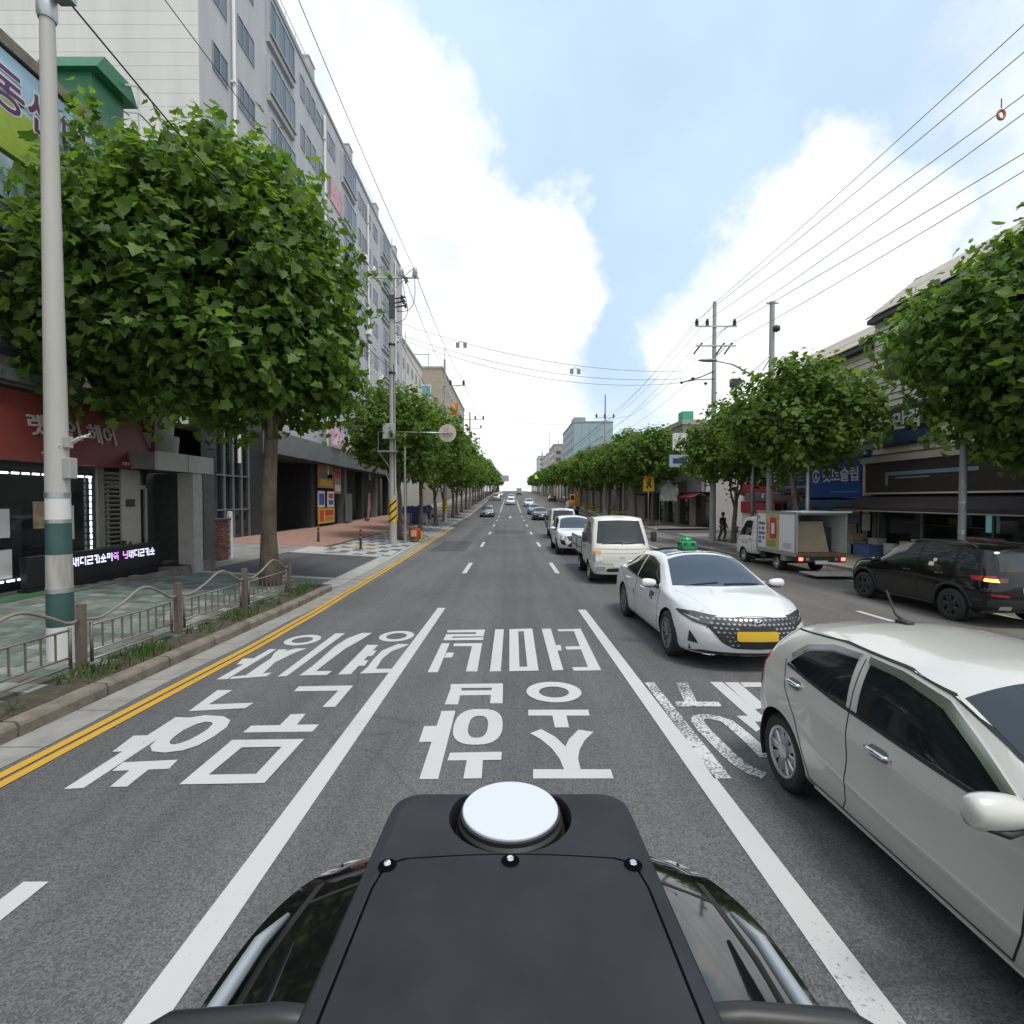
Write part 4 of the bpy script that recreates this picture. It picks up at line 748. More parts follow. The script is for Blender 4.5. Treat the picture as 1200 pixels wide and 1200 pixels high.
FRB = M('freezer_blue', (.05,.16,.32), .5); FRW = M('freezer_white', (.48,.50,.51), .45); CAR = M('cardboard', (.30,.21,.12), .85)
def freezer(label, y, w, mat):
    r = thing('chest_freezer', label, 'freezer', (16.2, y, sz(16.2,y)))
    part('body', MB().bbox(-.35,.35,-w/2,w/2,.06,.86,.03), mat, r, smooth=True, angle=40); part('lid', MB().bbox(-.36,.36,-w/2-.01,w/2+.01,.87,.93,.02), FRW, r, smooth=True, angle=40)
    part('front_panel', MB().box(-.362,-.352,-w*.35,w*.35,.3,.75), FRW if mat is FRB else FRB, r)
freezer('blue chest freezer under the brown awning near the grey pole', 17.4, 1.5, FRB); freezer('second blue chest freezer further right under the brown awning', 15.6, 1.4, FRB)
freezer('white chest freezer left of the grey pole under the awning', 19.6, 1.1, FRW)
crate_thing('orange brown box lying on the blue chest freezer', 16.2, 17.5, 1.1, .5, .22, M('box_orange', (.35,.13,.06), .8), 'box', z=sz(16.2,17.4)+.93)
crate_thing('navy plastic crate beside the shop entrance', 16.2, 23.2, 1.2, .6, .45, bm_[2]); crate_thing('black fruit crate at the left end of the brown shop', 16.2, 24.1, .9, .6, .55, bm_[4]); crate_thing('cardboard box stacked on the black fruit crate', 16.2, 24.1, .7, .5, .3, CAR, 'box', .6)
crate_thing('small tan box behind the cardboard at the shop front', 16.75, 23.3, .6, .4, .7, bm_[0], 'box', .02)
crate_thing('mustard yellow notice box standing by the shop door', 16.3, 20.9, .5, .3, .75, bm_[5], 'box')
crate_thing('white box next to the mustard box by the shop door', 16.3, 21.7, .55, .4, .6, FRW, 'box')
# blue shop
bs = thing('blue_shop_building', 'grey shop building under a large blue sign with white letters', 'building', (FX, 28, sz(17,28)))
GB2 = M('shop_grey_wall', (.24,.235,.23), .85, noise=.15); z2 = sz(17,28)
bpart('wall', MB().box(FX+.1, 30, 24.55, 33.5, 2.3, 9.38).box(FX+2, 30, 24.55, 33.5, z2-.3, 2.3), GB2, bs)
siding(bs, FX+.1, 24.6, 33.5, 4.9, 9.6)
b = MB(); b.prism([(FX-.3,9.6),(FX+2.0,11.3),(30,11.3),(30,9.4),(FX-.3,9.4)], 24.5, 33.6, 'y'); bpart('eave', b, MATS['eave_dark'], bs)
for i in range(8):
    t0, t1 = i/8, (i+1)/8+.02; xa, za = FX-.36+2.3*t0, 9.68+1.7*t0; xb_, zb_ = FX-.36+2.3*t1, 9.68+1.7*t1
    b = MB().add([(xa,24.5,za+.03),(xb_,24.5,zb_),(xb_,33.6,zb_),(xa,33.6,za+.03),(xa,24.5,za-.03),(xa,33.6,za-.03)], [(0,1,2,3)[::-1],(4,0,3,5)[::-1]]); bpart('tile_row', b, TIL, bs)
for y0 in (25.4, 28.4, 31): w_ = bpart('window', MB().box(FX-.03, FX+.05, y0, y0+2, 5.6, 7.3), MATS['frame_dark2'], bs); part('pane', MB().box(FX-.05, FX-.032, y0+.1, y0+1.9, 5.7, 7.2), GLASSW, w_, world=True)
BLU = M('sign_blue', (.015,.07,.30), .5, noise=.06); BLU2 = M('sign_navy', (.02,.04,.12), .5)
s1 = bpart('shop_sign', MB().box(FX-.35, FX+.09, 24.7, 29.0, 2.25, 4.55), BLU, bs)
part('lettering', text_mb('컷트슬립', (FX-.352, 27.75, 3.05), (0,-1,0), (0,0,1), 2.85, .72, .02, .02), WH, s1, world=True)
b = MB(); b.grid([[(FX-.37, 28.35+r*math.cos(a*math.pi/12), 3.4+r*math.sin(a*math.pi/12)) for a in range(25)] for r in (.26,.36)]); b.prism([(28.35-.12,3.25),(28.35+.12,3.25),(28.35,3.62)], FX-.37, FX-.36, 'x'); part('emblem', b, WH, s1, world=True)
part('small_print', MB().box(FX-.356, FX-.351, 24.9, 27, 2.5, 2.56), M('print_blue', (.15,.25,.45), .5), s1, world=True)
s2 = bpart('shop_sign', MB().box(FX-.3, FX+.09, 29.1, 32.6, 2.55, 4.3), BLU2, bs); part('lettering', text_mb('전문', (FX-.302, 31.2, 3.2), (0,-1,0), (0,0,1), 1.6, .62, .02, .02), M('letter_pale_blue', (.25,.36,.5), .5), s2, world=True); part('sign_bar', MB().box(FX-.31,FX-.301,29.2,32,2.8,2.95), M('letter_pale_blue'), s2, world=True)
bpart('sign_post', MB().box(FX-.32, FX+.09, 29.0, 29.1, 2.3, 4.5), WHITEM, bs)
b = MB(); b.add([(FX-.05,24.7,2.2),(FX-.05,29.2,2.2),(FX-1.5,29.2,1.75),(FX-1.5,24.7,1.75),(FX-1.5,29.2,1.62),(FX-1.5,24.7,1.62)], [(0,3,2,1),(3,5,4,2)]); bpart('awning', b, M('awning_navy', (.02,.045,.11), .8), bs)
b = MB(); b.add([(FX-.05,29.3,2.5),(FX-.05,33.4,2.5),(FX-1.4,33.4,2.05),(FX-1.4,29.3,2.05),(FX-1.4,33.4,1.9),(FX-1.4,29.3,1.9)], [(0,3,2,1),(3,5,4,2)]); bpart('awning', b, M('awning_maroon', (.10,.018,.02), .8), bs)
bpart('shop_front', MB().box(FX+.5, FX+.55, 24.6, 33.4, z2, 2.3), GLASSD, bs)
b = MB()
for y in (24.6,25.9,27.2,28.5,29.9,31.6,33.3): b.box(FX+.42, FX+.5, y, y+.09, z2, 2.3)
bpart('shop_frame', b, M('frame_shop'), bs)
for (y0, y1, z0, z1, m) in ((25.1,25.7,.6,1.4,WH),(26.1,27.0,.2,.9,GB),(28.6,29.6,.8,1.5,WH),(30.2,31.3,.4,1.5,DG),(27.4,28.2,1.0,1.6,DG)): bpart('notice', MB().box(FX+.40, FX+.415, y0, y1, z0, z1), m, bs)
# white and red kiosk
wk = thing('white_red_building', 'white low building with two red bands behind the box truck', 'building', (FX, 35.5, sz(17,35)))
bpart('wall', MB().box(FX+.2, 26, 33.7, 38.6, z2-.4, 6.5), M('kiosk_white', (.62,.61,.59), .7, noise=.08), wk)
for z0, z1 in ((1.15,2.0),(2.6,3.3)): bpart('red_band', MB().box(FX+.1, FX+.195, 33.7, 38.6, z0, z1).box(FX+.1, 26, 33.6, 33.695, z0, z1), M('band_red', (.32,.015,.03), .6), wk)
for y in (34.2, 35.7, 37.2): bpart('window', MB().box(FX+.12, FX+.198, y, y+.9, 2.08, 2.5), GLASSW, wk)
# shops beyond the side street
def shop_row(name, label, y0, y1, z1, wall, signc, awn=None, txt=None):
    zb_ = sz(17, y0); r = thing(name, label, 'building', (FX, (y0+y1)/2, zb_))
    bpart('wall', MB().box(FX, 29, y0, y1, zb_+3.2, z1).box(FX+.8, 29, y0, y1, zb_-.5, zb_+3.2), wall, r)
    bpart('shop_sign', MB().box(FX-.3, FX-.005, y0+.2, y1-.2, zb_+3.2, zb_+4.3), signc, r)
    n = max(1, int((y1-y0)/3))
    for i in range(n):
        ya = y0+.3+i*(y1-y0-.4)/n; yb = ya+(y1-y0-.4)/n-.3
        bpart('pier', MB().box(FX, FX+.8, yb, yb+.3, zb_-.2, zb_+3.2), wall, r); bpart('shop_glass', MB().box(FX+.5, FX+.55, ya, yb, zb_, zb_+3.1), GLASSD, r)
        w_ = bpart('window', MB().box(FX-.06, FX-.005, ya, yb-.4, zb_+5.2, zb_+6.8), ALU, r); part('pane', MB().box(FX-.08, FX-.062, ya+.1, yb-.5, zb_+5.3, zb_+6.7), GLASSW, w_, world=True)
    if awn: bpart('awning', MB().add([(FX-.02,y0+.2,zb_+3.2),(FX-.02,y1-.2,zb_+3.2),(FX-1.2,y1-.2,zb_+2.75),(FX-1.2,y0+.2,zb_+2.75),(FX-1.2,y1-.2,zb_+2.6),(FX-1.2,y0+.2,zb_+2.6)], [(0,3,2,1),(3,5,4,2)]), awn, r)
    return r
shop_row('red_awning_shop', 'pale shop with red awning at the far corner of the side street', 45.2, 49.5, 8.2, M('pink_wall', (.42,.38,.36), .85, noise=.1), M('sign_mauve', (.30,.27,.30), .6), M('awning_red', (.30,.03,.05), .8))
shop_row('grey_sign_shop', 'grey shop with long dark sign and shutters past the side street', 49.6, 58, 8.0, M('shop_pale', (.40,.39,.37), .85, noise=.12), M('sign_grey', (.12,.12,.125), .6))
shop_row('shutter_shop', 'dim shop front with wide shutter behind the yellow sign', 58.1, 70, 7.2, M('shop_tan', (.26,.25,.22), .85, noise=.15), M('sign_dull', (.2,.2,.2), .6))
block('green_roof_building', 'building with green roof screen showing over the right trees', 19, 30, 56.5, 66, 10.4, M('dark_flat', (.20,.19,.18), .85), front=True)
o = bpart('roof_screen', MB().box(19.1, 20.3, 56.9, 58.4, 10.9, 11.9), M('screen_green', (.05,.33,.20), .5), bpy.data.objects['green_roof_building'])
tt = block('teal_tower', 'blue grey tower block standing above the right trees', 22, 36, 180, 215, 29, M('teal_wall', (.25,.33,.36), .8, noise=.08), front=False, win=(1.4,1.8,1), step=(3.4,3.0))
bpart('roof_box', MB().box(22.5, 26.5, 181, 190, 29.5, 31.0), M('teal_wall'), tt)
for i in range(5): bpart('wall_panel', MB().box(22.2+i*2.75, 24.85+i*2.75, 179.9, 179.98, 8, 28.6), M('teal_panel', (.27,.36,.39), .7, noise=.05), tt)
block('brown_far_block', 'brown stepped apartment block left of the blue grey tower', 20, 32, 235, 262, 27, M('brown_far', (.36,.31,.28), .85, noise=.15), win=(2.2,1.6,1), step=(3.6,3.2))
bf = block('spired_far_block', 'tan block with thin roof masts far along the right side', 20, 33, 275, 320, 26.5, M('tan_far', (.40,.36,.33), .85, noise=.15), win=(2.2,1.6,1), step=(3.6,3.2))
bpart('mast', MB().tube([(21,277,26.5),(21,277,38)], .2, 6).tube([(26,277,26.5),(26,277,34)], .2, 6), STEEL, bf)
block('pale_far_block', 'pale grey block near the end of the road', 20.5, 40, 370, 400, 33, M('pale_far', (.45,.46,.48), .85, noise=.1), win=(2.6,1.7,1), step=(3.8,3.4))
for i, (y0, y1, h, l) in enumerate(((70.2,84,9,'low dull building behind the right trees'),(86,108,11,'two storey grey building further behind the right trees'),(110,150,12,'long low building behind the right tree row'))):
    block('low_building', l, FX, 30, y0, y1, zr(y0)+h, M('low_wall', (.30,.28,.26), .85, noise=.15), front=True)

# ------------------------------------------------------------------ trees
LEAF = leaf_mat('plane_leaf', (.040,.086,.020), (.148,.236,.047), .42)
LEAFN = leaf_mat('near_leaf', (.036,.083,.020), (.143,.236,.047), .42)
BARK = M('plane_bark', (.085,.062,.045), .9, noise=.5, scale=5, bump=.8, col2=(.21,.165,.125), stretch=(1,1,.45))
# a palmate leaf outline, unit size, stem at origin, slightly folded
LOBE = [(0,0),(.22,-.06),(.50,.08),(.38,.28),(.60,.48),(.34,.56),(.22,.72),(0,1.0),(-.22,.72),(-.34,.56),(-.60,.48),(-.38,.28),(-.50,.08),(-.22,-.06)]
LOBE_S = [(0,-.05),(.5,.12),(.55,.5),(.2,.68),(0,1),(-.2,.68),(-.55,.5),(-.5,.12)]
def leaf_verts(lobe, fold):
    c = (0,.38,-.02); n = len(lobe)
    v = [c]+[(x, y, fold*abs(x)-.10*(y-.4)**2) for x, y in lobe]
    f = [(0, 1+i, 1+(i+1) % n) for i in range(n)]
    return np.array(v), f
def crown_points(blobs, n, rng, shell=.62, per=11, spread=.27):
    """leafy sprays: spray centres through a set of ellipsoids (biased to the outside), leaves scattered round each"""
    vol = np.array([b[3]*b[4]*b[5] for b in blobs])**.67; vol = vol/vol.sum(); pts = []; nr = []
    while len(pts) < n:
        i = rng.choice(len(blobs), p=vol); b = blobs[i]
        d = rng.normal(size=3); d /= np.linalg.norm(d)
        lump = 1+.15*math.sin(5.1*d[0]+b[0]*3+1.3*i)*math.sin(4.3*d[2]+b[2])+.12*math.sin(11*d[1]+7*d[2]+i*2)+.08*math.sin(17*d[0]-13*d[2]+i)
        q = rng.random(); r = lump*(1-shell*q**1.9)
        if rng.random() < .12: r *= 1.04+.16*rng.random()        # a shoot standing out of the outline
        ctr = np.array(b[:3])+d*np.array(b[3:6])*r
        if any(j != i and (((ctr-np.array(c[:3]))/np.array(c[3:6]))**2).sum() < .36 for j, c in enumerate(blobs)): continue
        k = rng.integers(per//2, per+per//2); nrm = d/np.array(b[3:6]); nrm /= np.linalg.norm(nrm)
        ax = nrm*.8+np.array([0,0,.25])+rng.normal(scale=.35, size=3); ax /= np.linalg.norm(ax)
        off = np.clip(rng.normal(scale=spread*.55, size=(k,3)), -.3, .3)+ax[None]*np.clip(rng.normal(scale=spread*1.15, size=(k,1)), -.55, .5)
        for o in off:
            pts.append(ctr+o); w = nrm*.55+o/(np.linalg.norm(o)+.05)*.7; nr.append(w)
    pts = np.array(pts[:n]); nr = np.array(nr[:n]); nr /= np.linalg.norm(nr, axis=1)[:,None]+1e-9
    return pts, nr
def leaf_frames(nr, rng):
    n = len(nr); up = nr*.75+np.array([0,0,.55])+rng.normal(scale=.5, size=(n,3)); up /= np.linalg.norm(up, axis=1)[:,None]
    t = rng.normal(size=(n,3))+np.array([0,0,-.9]); t -= up*(t*up).sum(1)[:,None]; t /= np.linalg.norm(t, axis=1)[:,None]
    return np.cross(t, up), t, up
def crown_mesh(name, blobs, n, size, seed, lobe, mat, keep=None):
    rng = np.random.default_rng(seed); pts, nr = crown_points(blobs, n, rng); X, Y, Z = leaf_frames(nr, rng); s = size*rng.uniform(.5, 1.25, n)
    lv, lf = leaf_verts(lobe, .22); singles = []; asp = rng.uniform(.6, 1.15, n)
    if keep is not None:
        sc = keep(pts, nr); order = np.argsort(-sc); pick = set(order[:270].tolist())
    else: pick = set()
    idx = [i for i in range(n) if i not in pick]
    V = np.einsum('i,ivk->ivk', s[idx], lv[None,:,0,None]*(X*asp[:,None])[idx][:,None]+lv[None,:,1,None]*Y[idx][:,None]+lv[None,:,2,None]*Z[idx][:,None])+pts[idx][:,None]
    k = lv.shape[0]; F = np.array(lf)
    me = bpy.data.meshes.new(name); nv = V.shape[0]*k; nf = V.shape[0]*len(lf)
    me.vertices.add(nv); me.vertices.foreach_set('co', V.reshape(-1))
    li = (F[None]+np.arange(V.shape[0])[:,None,None]*k).reshape(-1)
    me.loops.add(nf*3); me.loops.foreach_set('vertex_index', li.astype(np.int32)); me.polygons.add(nf); me.polygons.foreach_set('loop_start', np.arange(0,nf*3,3,dtype=np.int32))
    me.polygons.foreach_set('use_smooth', np.ones(nf, dtype=bool)); me.materials.append(mat); me.update(calc_edges=True); me.validate()
    return me, [(pts[i], X[i], Y[i], Z[i], s[i]) for i in sorted(pick)]
def trunk_mb(h, r, lean, seed, limbs, fork=None):
    rng = random.Random(seed); b = MB(); n = 9
    pts = []; rad = []
    for i in range(n):
        t = i/(n-1); pts.append((lean[0]*t**1.3+.06*r*4*math.sin(5*t+seed), lean[1]*t**1.3+.05*math.sin(4*t+seed*2), -.15+(h+.15)*t)); rad.append(r*(1.32-.5*min(1,t*6) if t < .16 else .84-.28*t))
    b.tube(pts, rad, 14)
    top = Vector(pts[-1])
    for (tx, ty, tz) in limbs:
        e = Vector((tx,ty,tz)); st = Vector(pts[rng.randint(5,8)]); q = [st+(e-st)*k/5+Vector((rng.uniform(-.12,.12),rng.uniform(-.12,.12),.25*math.sin(math.pi*k/5))) for k in range(6)]
        b.tube(q, [r*.38*(1-.15*k) for k in range(6)], 8)
        for _ in range(3):
            s_ = q[rng.randint(2,5)]; e2 = s_+Vector((rng.uniform(-1.3,1.3),rng.uniform(-1.3,1.3),rng.uniform(.2,1.4))); b.tube([s_, (s_+e2)/2+Vector((0,0,.15)), e2], [r*.2, r*.13, r*.05], 5)
    for v in range(len(b.v)):
        x, y, z = b.v[v]; j = .012*math.sin(23*z+9*x)+.012*math.sin(31*y+17*z); b.v[v] = (x*(1+j), y*(1+j), z)
    return b
def near_tree(label, x, y, h, r, lean, blobs, n, size, seed, limbs, ctr):
    t = thing('plane_tree', label, 'tree', (x, y, sz(x,y)), 0, 'plane trees along the pavements')
    part('trunk', trunk_mb(h, r, lean, seed, limbs), BARK, t, smooth=True)
    cv = Vector((0,0,CAMZ))-Vector(t.location); cv = np.array(cv)
    def keep(p, nr):
        d = cv-p; L_ = np.linalg.norm(d, axis=1); sc = (nr*d).sum(1)/L_-.06*L_
        return sc
    me, singles = crown_mesh('crown', blobs, n, size, seed, LOBE, LEAFN, keep)
    o = obj('crown', me, t); o['kind'] = 'stuff'
    lv, lf = leaf_verts(LOBE, .22); lb = MB(); lb.add(lv.tolist(), lf); lm = lb.mesh('leaf', LEAFN, smooth=True)
    for p, X, Y, Z, s in singles:
        q = obj('leaf', lm, t); q.matrix_local = Matrix(((X[0]*s,Y[0]*s,Z[0]*s,p[0]),(X[1]*s,Y[1]*s,Z[1]*s,p[1]),(X[2]*s,Y[2]*s,Z[2]*s,p[2]),(0,0,0,1)))
    return t
# near left plane tree (its crown fills the upper left of the street)
near_tree('broad crowned plane tree with thick brown trunk standing at the end of the railing', -6.2, 13.2, 5.6, .25, (.1,-.05),
    [(-1.7,-.3,7.5,3.3,2.9,3.2),(.3,.2,6.9,1.75,2.2,2.6),(-4.2,-.6,7.2,2.4,2.4,2.3),(-.8,-.8,5.8,2.6,2.2,1.5),(-3.6,-.9,6.3,2.2,2.1,1.4),(-.9,.2,9.4,2.2,2.1,1.7),(-5.7,-.8,6.9,1.6,1.7,1.7),(.9,.1,5.7,1.1,1.6,1.2),(-2.7,.4,9.0,1.6,1.6,1.2),(.2,-1.6,7.6,1.4,1.2,1.3),(-2.6,-2.0,6.8,1.5,1.2,1.3),(-1.0,-2.1,8.4,1.2,1.0,1.0)],
    36000, .235, 3, [(-3.2,-.4,6.6),(-1.4,.5,8),(1.4,.2,7.2),(.3,-1,6.2),(-2.4,.6,7.6)], None)
# near right plane tree, trunk outside the frame
near_tree('large plane tree with drooping leafy boughs at the right edge of the street', 13.7, 13.4, 3.8, .22, (.3,.1),
    [(.3,0,6.5,2.7,2.6,2.6),(-1.4,.4,6.8,1.6,1.8,1.5),(1.0,-.6,5.1,2.0,2.0,1.5),(.2,-.4,7.9,1.8,1.8,1.4),(1.6,.2,7.2,2.3,2.1,2.1),(-.4,-.5,5.0,1.2,1.3,1.1),(2.7,.3,5.3,1.7,1.7,1.7)],
    28000, .235, 5, [(-1.5,.2,5.6),(1,.3,6.6),(.2,-1,6.4),(-.4,.6,7.6)], None)
VAR = []
for k in range(4):
    rg = random.Random(20+k)
    bl = [(0,0,6.5,2.7,3.0,2.4)]
    for q in range(6):
        a = q*1.05+rg.uniform(-.3,.3); bl.append((1.5*math.cos(a), 1.7*math.sin(a), rg.uniform(5.0,7.5), rg.uniform(1.3,2.0), rg.uniform(1.5,2.2), rg.uniform(1.0,1.5)))
    bl.append((rg.uniform(-.5,.5), rg.uniform(-.5,.5), 8.2, 1.6, 1.7, 1.1))
    me, _ = crown_mesh('crown', bl, 8500, .275, 40+k, LOBE_S, LEAF)
    me2, _ = crown_mesh('crown', bl, 2600, .46, 60+k, LOBE_S, LEAF)
    tm = trunk_mb(3.7, .2, (rg.uniform(-.2,.2), rg.uniform(-.2,.2)), 30+k, [(1.3*math.cos(a), 1.3*math.sin(a), 6.2) for a in (0.4,2.4,4.5)]).mesh('trunk', BARK, smooth=True)
    VAR.append((me, me2, tm))
def row_tree(x, y, k, label, sc=1.0, rz=0, lean=None):
    t = thing('plane_tree', label, 'tree', (x, y, sz(x,y)), rz, 'plane trees along the pavements'); me, me2, tm = VAR[k % 4]
    if lean: part('trunk', trunk_mb(4.0, .2, lean, 77, [(-1.2,.3,6),(.8,.5,6.4),(lean[0],lean[1],6.5)]), BARK, t, smooth=True)
    else: obj('trunk', tm, t)
    c = obj('crown', me if y < 75 else me2, t); t.scale = (sc,)*3
    return t
rg = random.Random(5)
row_tree(-6.55, 30.4, 0, 'plane tree directly behind the near left utility pole and red box', .97, .5)
row_tree(13.2, 23.4, 1, 'plane tree with leaning trunk rising behind the box truck', .95, 1.2, (-.75,.4))
row_tree(13.4, 30.5, 2, 'plane tree with leafy low boughs beside the person on the right pavement', .9, 2.2)
ORD = ['first','second','third','fourth','fifth','sixth','seventh','eighth','ninth','tenth']
y = 38.0; k = 1
while y < 330:
    far = y > 90
    nm_l = ORD[min(k-1,9)]+' plane tree of the left row counted from the round sign'
    row_tree(-6.7 if y < 60 else -7.0, y+rg.uniform(-.5,.5), k, 'plane tree in the distant left row' if far else nm_l, rg.uniform(.92,1.06), rg.uniform(0,6.2)); y += 7.2 if y < 120 else 9; k += 1
y = 49.0; k2 = 0
while y < 330:
    far = y > 90
    row_tree(13.6, y+rg.uniform(-.5,.5), k, 'plane tree in the distant right row' if far else ORD[min(k2,9)]+' plane tree of the right row past the side street', rg.uniform(.94,1.08), rg.uniform(0,6.2)); k2 += 1; y += 7.0 if y < 120 else 9; k += 1
# grass and weeds along the near kerb
b = MB(); rr = random.Random(8)
for i in range(1900):
    y = rr.uniform(3.5, 13.6); x = kx(y)-rr.uniform(.16,.6)
    if math.sin(y*2.1)+math.sin(y*5.3+1)+rr.uniform(-.9,.9) < .0 : continue
    z = sz(x,y)-.01; a = rr.uniform(0,6.3); h = rr.uniform(.05,.19); w = rr.uniform(.005,.012); dx, dy = math.cos(a), math.sin(a); l = rr.uniform(.02,.1)
    b.add([(x-dy*w,y+dx*w,z),(x+dy*w,y-dx*w,z),(x+dx*l*.5+dy*w*.7,y+dy*l*.5-dx*w*.7,z+h*.7),(x+dx*l,y+dy*l,z+h)], [(0,1,2),(0,2,3)])
o = obj('roadside_grass', b.mesh('roadside_grass', leaf_mat('grass_blade', (.035,.075,.015), (.10,.15,.035), .3))); tag(o, 'tufts of green weeds and grass along the near left kerb', 'grass'); o['kind'] = 'stuff'
# ------------------------------------------------------------------ railing by the left kerb
FM = M('railing_bronze', (.15,.125,.10), .5, .2, noise=.2, scale=4); FM2 = M('railing_pale', (.27,.24,.20), .4, .35, noise=.12, scale=4)
posts = [4.25, 6.28, 8.15, 10.25, 12.35]
fx = lambda y: kx(y)-.62
y0 = posts[0]; fn = thing('railing', 'bronze metal pedestrian railing with wavy top rail along the left pavement', 'railing', (fx(y0), y0, sz(fx(y0),y0)))
def frel(y, z): x = fx(y); return (x-fn.location.x, y-fn.location.y, sz(x,y)+z-fn.location.z)
for y in posts:
    c = frel(y, 0); p = part('post', MB().bbox(c[0]-.045,c[0]-.012,c[1]-.042,c[1]+.042,c[2]-.05,c[2]+.82,.008).bbox(c[0]+.012,c[0]+.045,c[1]-.042,c[1]+.042,c[2]-.05,c[2]+.82,.008).box(c[0]-.012,c[0]+.012,c[1]-.035,c[1]+.035,c[2]-.05,c[2]+.79), FM, fn)
for a, c in zip(posts[:-1], posts[1:]):
    L_ = c-a; pts = []
    for i in range(25):
        t = i/24; hump = math.exp(-((t-.60)/.22)**2)*.22; sag = -.05*math.exp(-((t-.12)/.12)**2)-.05*math.exp(-((t-.94)/.08)**2)
        pts.append(frel(a+.05+(L_-.1)*t, .64+hump+sag))
    part('top_rail', MB().tube(pts, .021, 8), FM2, fn, smooth=True)
    for z in (.53, .20, .09): part('panel_rail', MB().tube([frel(a+.17, z), frel((a+c)/2, z), frel(c-.17, z)], .014, 6), FM2, fn, smooth=True)
    for s_ in (a+.16, c-.16): part('panel_stile', MB().tube([frel(s_, .06), frel(s_, .56)], .019, 6), FM, fn, smooth=True)
    for i in range(1, 9): y = a+.17+(L_-.34)*i/9; part('bar', MB().tube([frel(y, .2), frel(y, .53)], .012, 5, cap=False), FM, fn)
# ------------------------------------------------------------------ lamp post near left
lp = thing('lamp_post', 'tall cream lamp post with green painted bands in front of the salon', 'lamp post', (-5.92, 6.72, sz(-5.92,6.72)))
CRM = M('post_cream', (.42,.41,.375), .55, noise=.1, scale=2, stretch=(1,1,.2)); GPB = M('post_green', (.035,.085,.08), .5, noise=.15, scale=3); PPR = M('post_bare', (.36,.34,.31), .7, noise=.3, scale=3, stretch=(3,3,.4))
rz_ = lambda z: .150-.0085*z
def seg(z0, z1, m, nm): part(nm, MB().lathe([(rz_(z0),z0),(rz_(z1),z1)], 20), m, lp, smooth=True, angle=50)
seg(-.1,.42,WH,'post_foot'); seg(.42,.90,GPB,'green_band'); seg(.90,1.36,PPR,'bare_band'); seg(1.36,1.80,GPB,'green_band'); seg(1.80,2.13,WH,'paper_wrap'); seg(2.13,8.25,CRM,'pole')
part('collar', MB().lathe([(rz_(2.13)+.006,2.1),(rz_(2.13)+.006,2.17)], 20).lathe([(rz_(.9)+.006,.86),(rz_(.9)+.006,.92)], 20).lathe([(rz_(1.8)+.004,1.77),(rz_(1.8)+.004,1.82)], 20), STEEL, lp, smooth=True, angle=40)
b = MB().bbox(.11,.22,-.06,.06,2.35,2.62,.012).bbox(.10,.18,-.05,.05,2.75,2.9,.01)
part('switch_box', b, M('box_grey', (.33,.33,.32), .6), lp)
b = MB()
for i in range(4): b.tube([(.14,.0,2.72),(.17,.02*i,2.82),(.22+.03*i,.08+.03*i,2.9+.02*i),(.30,.10+.03*i,2.9)], .009, 5)
b.tube([(-.13,0,2.6),(-.1,-.1,2.68),(.12,-.08,2.78)], .008, 5); part('cable_loops', b, CRM, lp, smooth=True)
b = MB().lathe([(.095,8.2),(.11,8.25),(.11,8.55),(.08,8.6)], 14); b.tube([(0,0,8.5),(.35,.1,8.75),(1.4,.1,9.1)], .04, 8).bbox(.10,.32,-.09,.09,8.45,8.6,.02); b.bbox(1.2,1.9,-.05,.25,9.02,9.14,.03); part('lamp_arm', b, STEEL, lp, smooth=True, angle=40)
# ------------------------------------------------------------------ poles
INS = M('insulator_cream', (.55,.52,.44), .3, coat=.5); BLKI = M('insulator_dark', (.05,.045,.045), .4); YB = M('band_yellow', (.62,.40,.03), .5); GRB = M('pole_box_grey', (.36,.37,.36), .6)
def pole_base(name, label, cat, x, y, h, r0=.17, r1=.10, mat=None, group=None, zf=None):
    p = thing(name, label, cat, (x, y, (zf or sz)(x,y)), 0, group); part('shaft', MB().tube([(0,0,-.2),(0,0,h)], [r0, r1], 14), mat or POLE, p, smooth=True, angle=50); return p
def hazard_band(p, z0, z1, r):
    b = MB().lathe([(r+.006,z0),(r+.004,z1)], 18); part('hazard_wrap', b, YB, p, smooth=True, angle=50)
    b = MB(); n = 18
    for s_ in range(3):
        zc = z0+.12+s_*(z1-z0)/3
        for k in range(-8,8):
            a0, a1 = -math.pi/2+k*.2, -math.pi/2+(k+1)*.2; q0, q1 = zc+.02*k+.0, zc+.02*(k+1); q0 = max(z0, min(z1-.01, zc+.035*k)); q1 = max(z0, min(z1-.01, zc+.035*(k+1)))
            t = .115; b.add([((r+.011)*math.cos(a0),(r+.011)*math.sin(a0),q0),((r+.011)*math.cos(a1),(r+.011)*math.sin(a1),q1),((r+.011)*math.cos(a1),(r+.011)*math.sin(a1),min(z1,q1+t)),((r+.011)*math.cos(a0),(r+.011)*math.sin(a0),min(z1,q0+t))], [(0,1,2,3)])
    part('hazard_stripes', b, BLKPL, p)
def insul(b, x, y, z, mi=1, s=1): b.lathe([(.03*s,0),(.1*s,.03),(.05*s,.08),(.1*s,.11),(.05*s,.16),(.09*s,.19),(.06*s,.30*s),(.02,.34*s)], 8, c=(x,y,z), mi=mi)
def cross_arm(p, z, x0, x1, ins, y=-.12, mi=1, s=1):
    b = MB().box(x0, x1, y-.04, y+.04, z-.04, z+.04); b.tube([(0,y,z-.7),((x0+x1)/2+(x1-x0)*.25,y,z)], .02, 5)
    part('cross_arm', b, STEEL, p); 
    for x in ins: q = MB(); insul(q, x, y, z+.04, 0, s); part('insulator', q, INS if mi == 1 else BLKI, p, smooth=True)
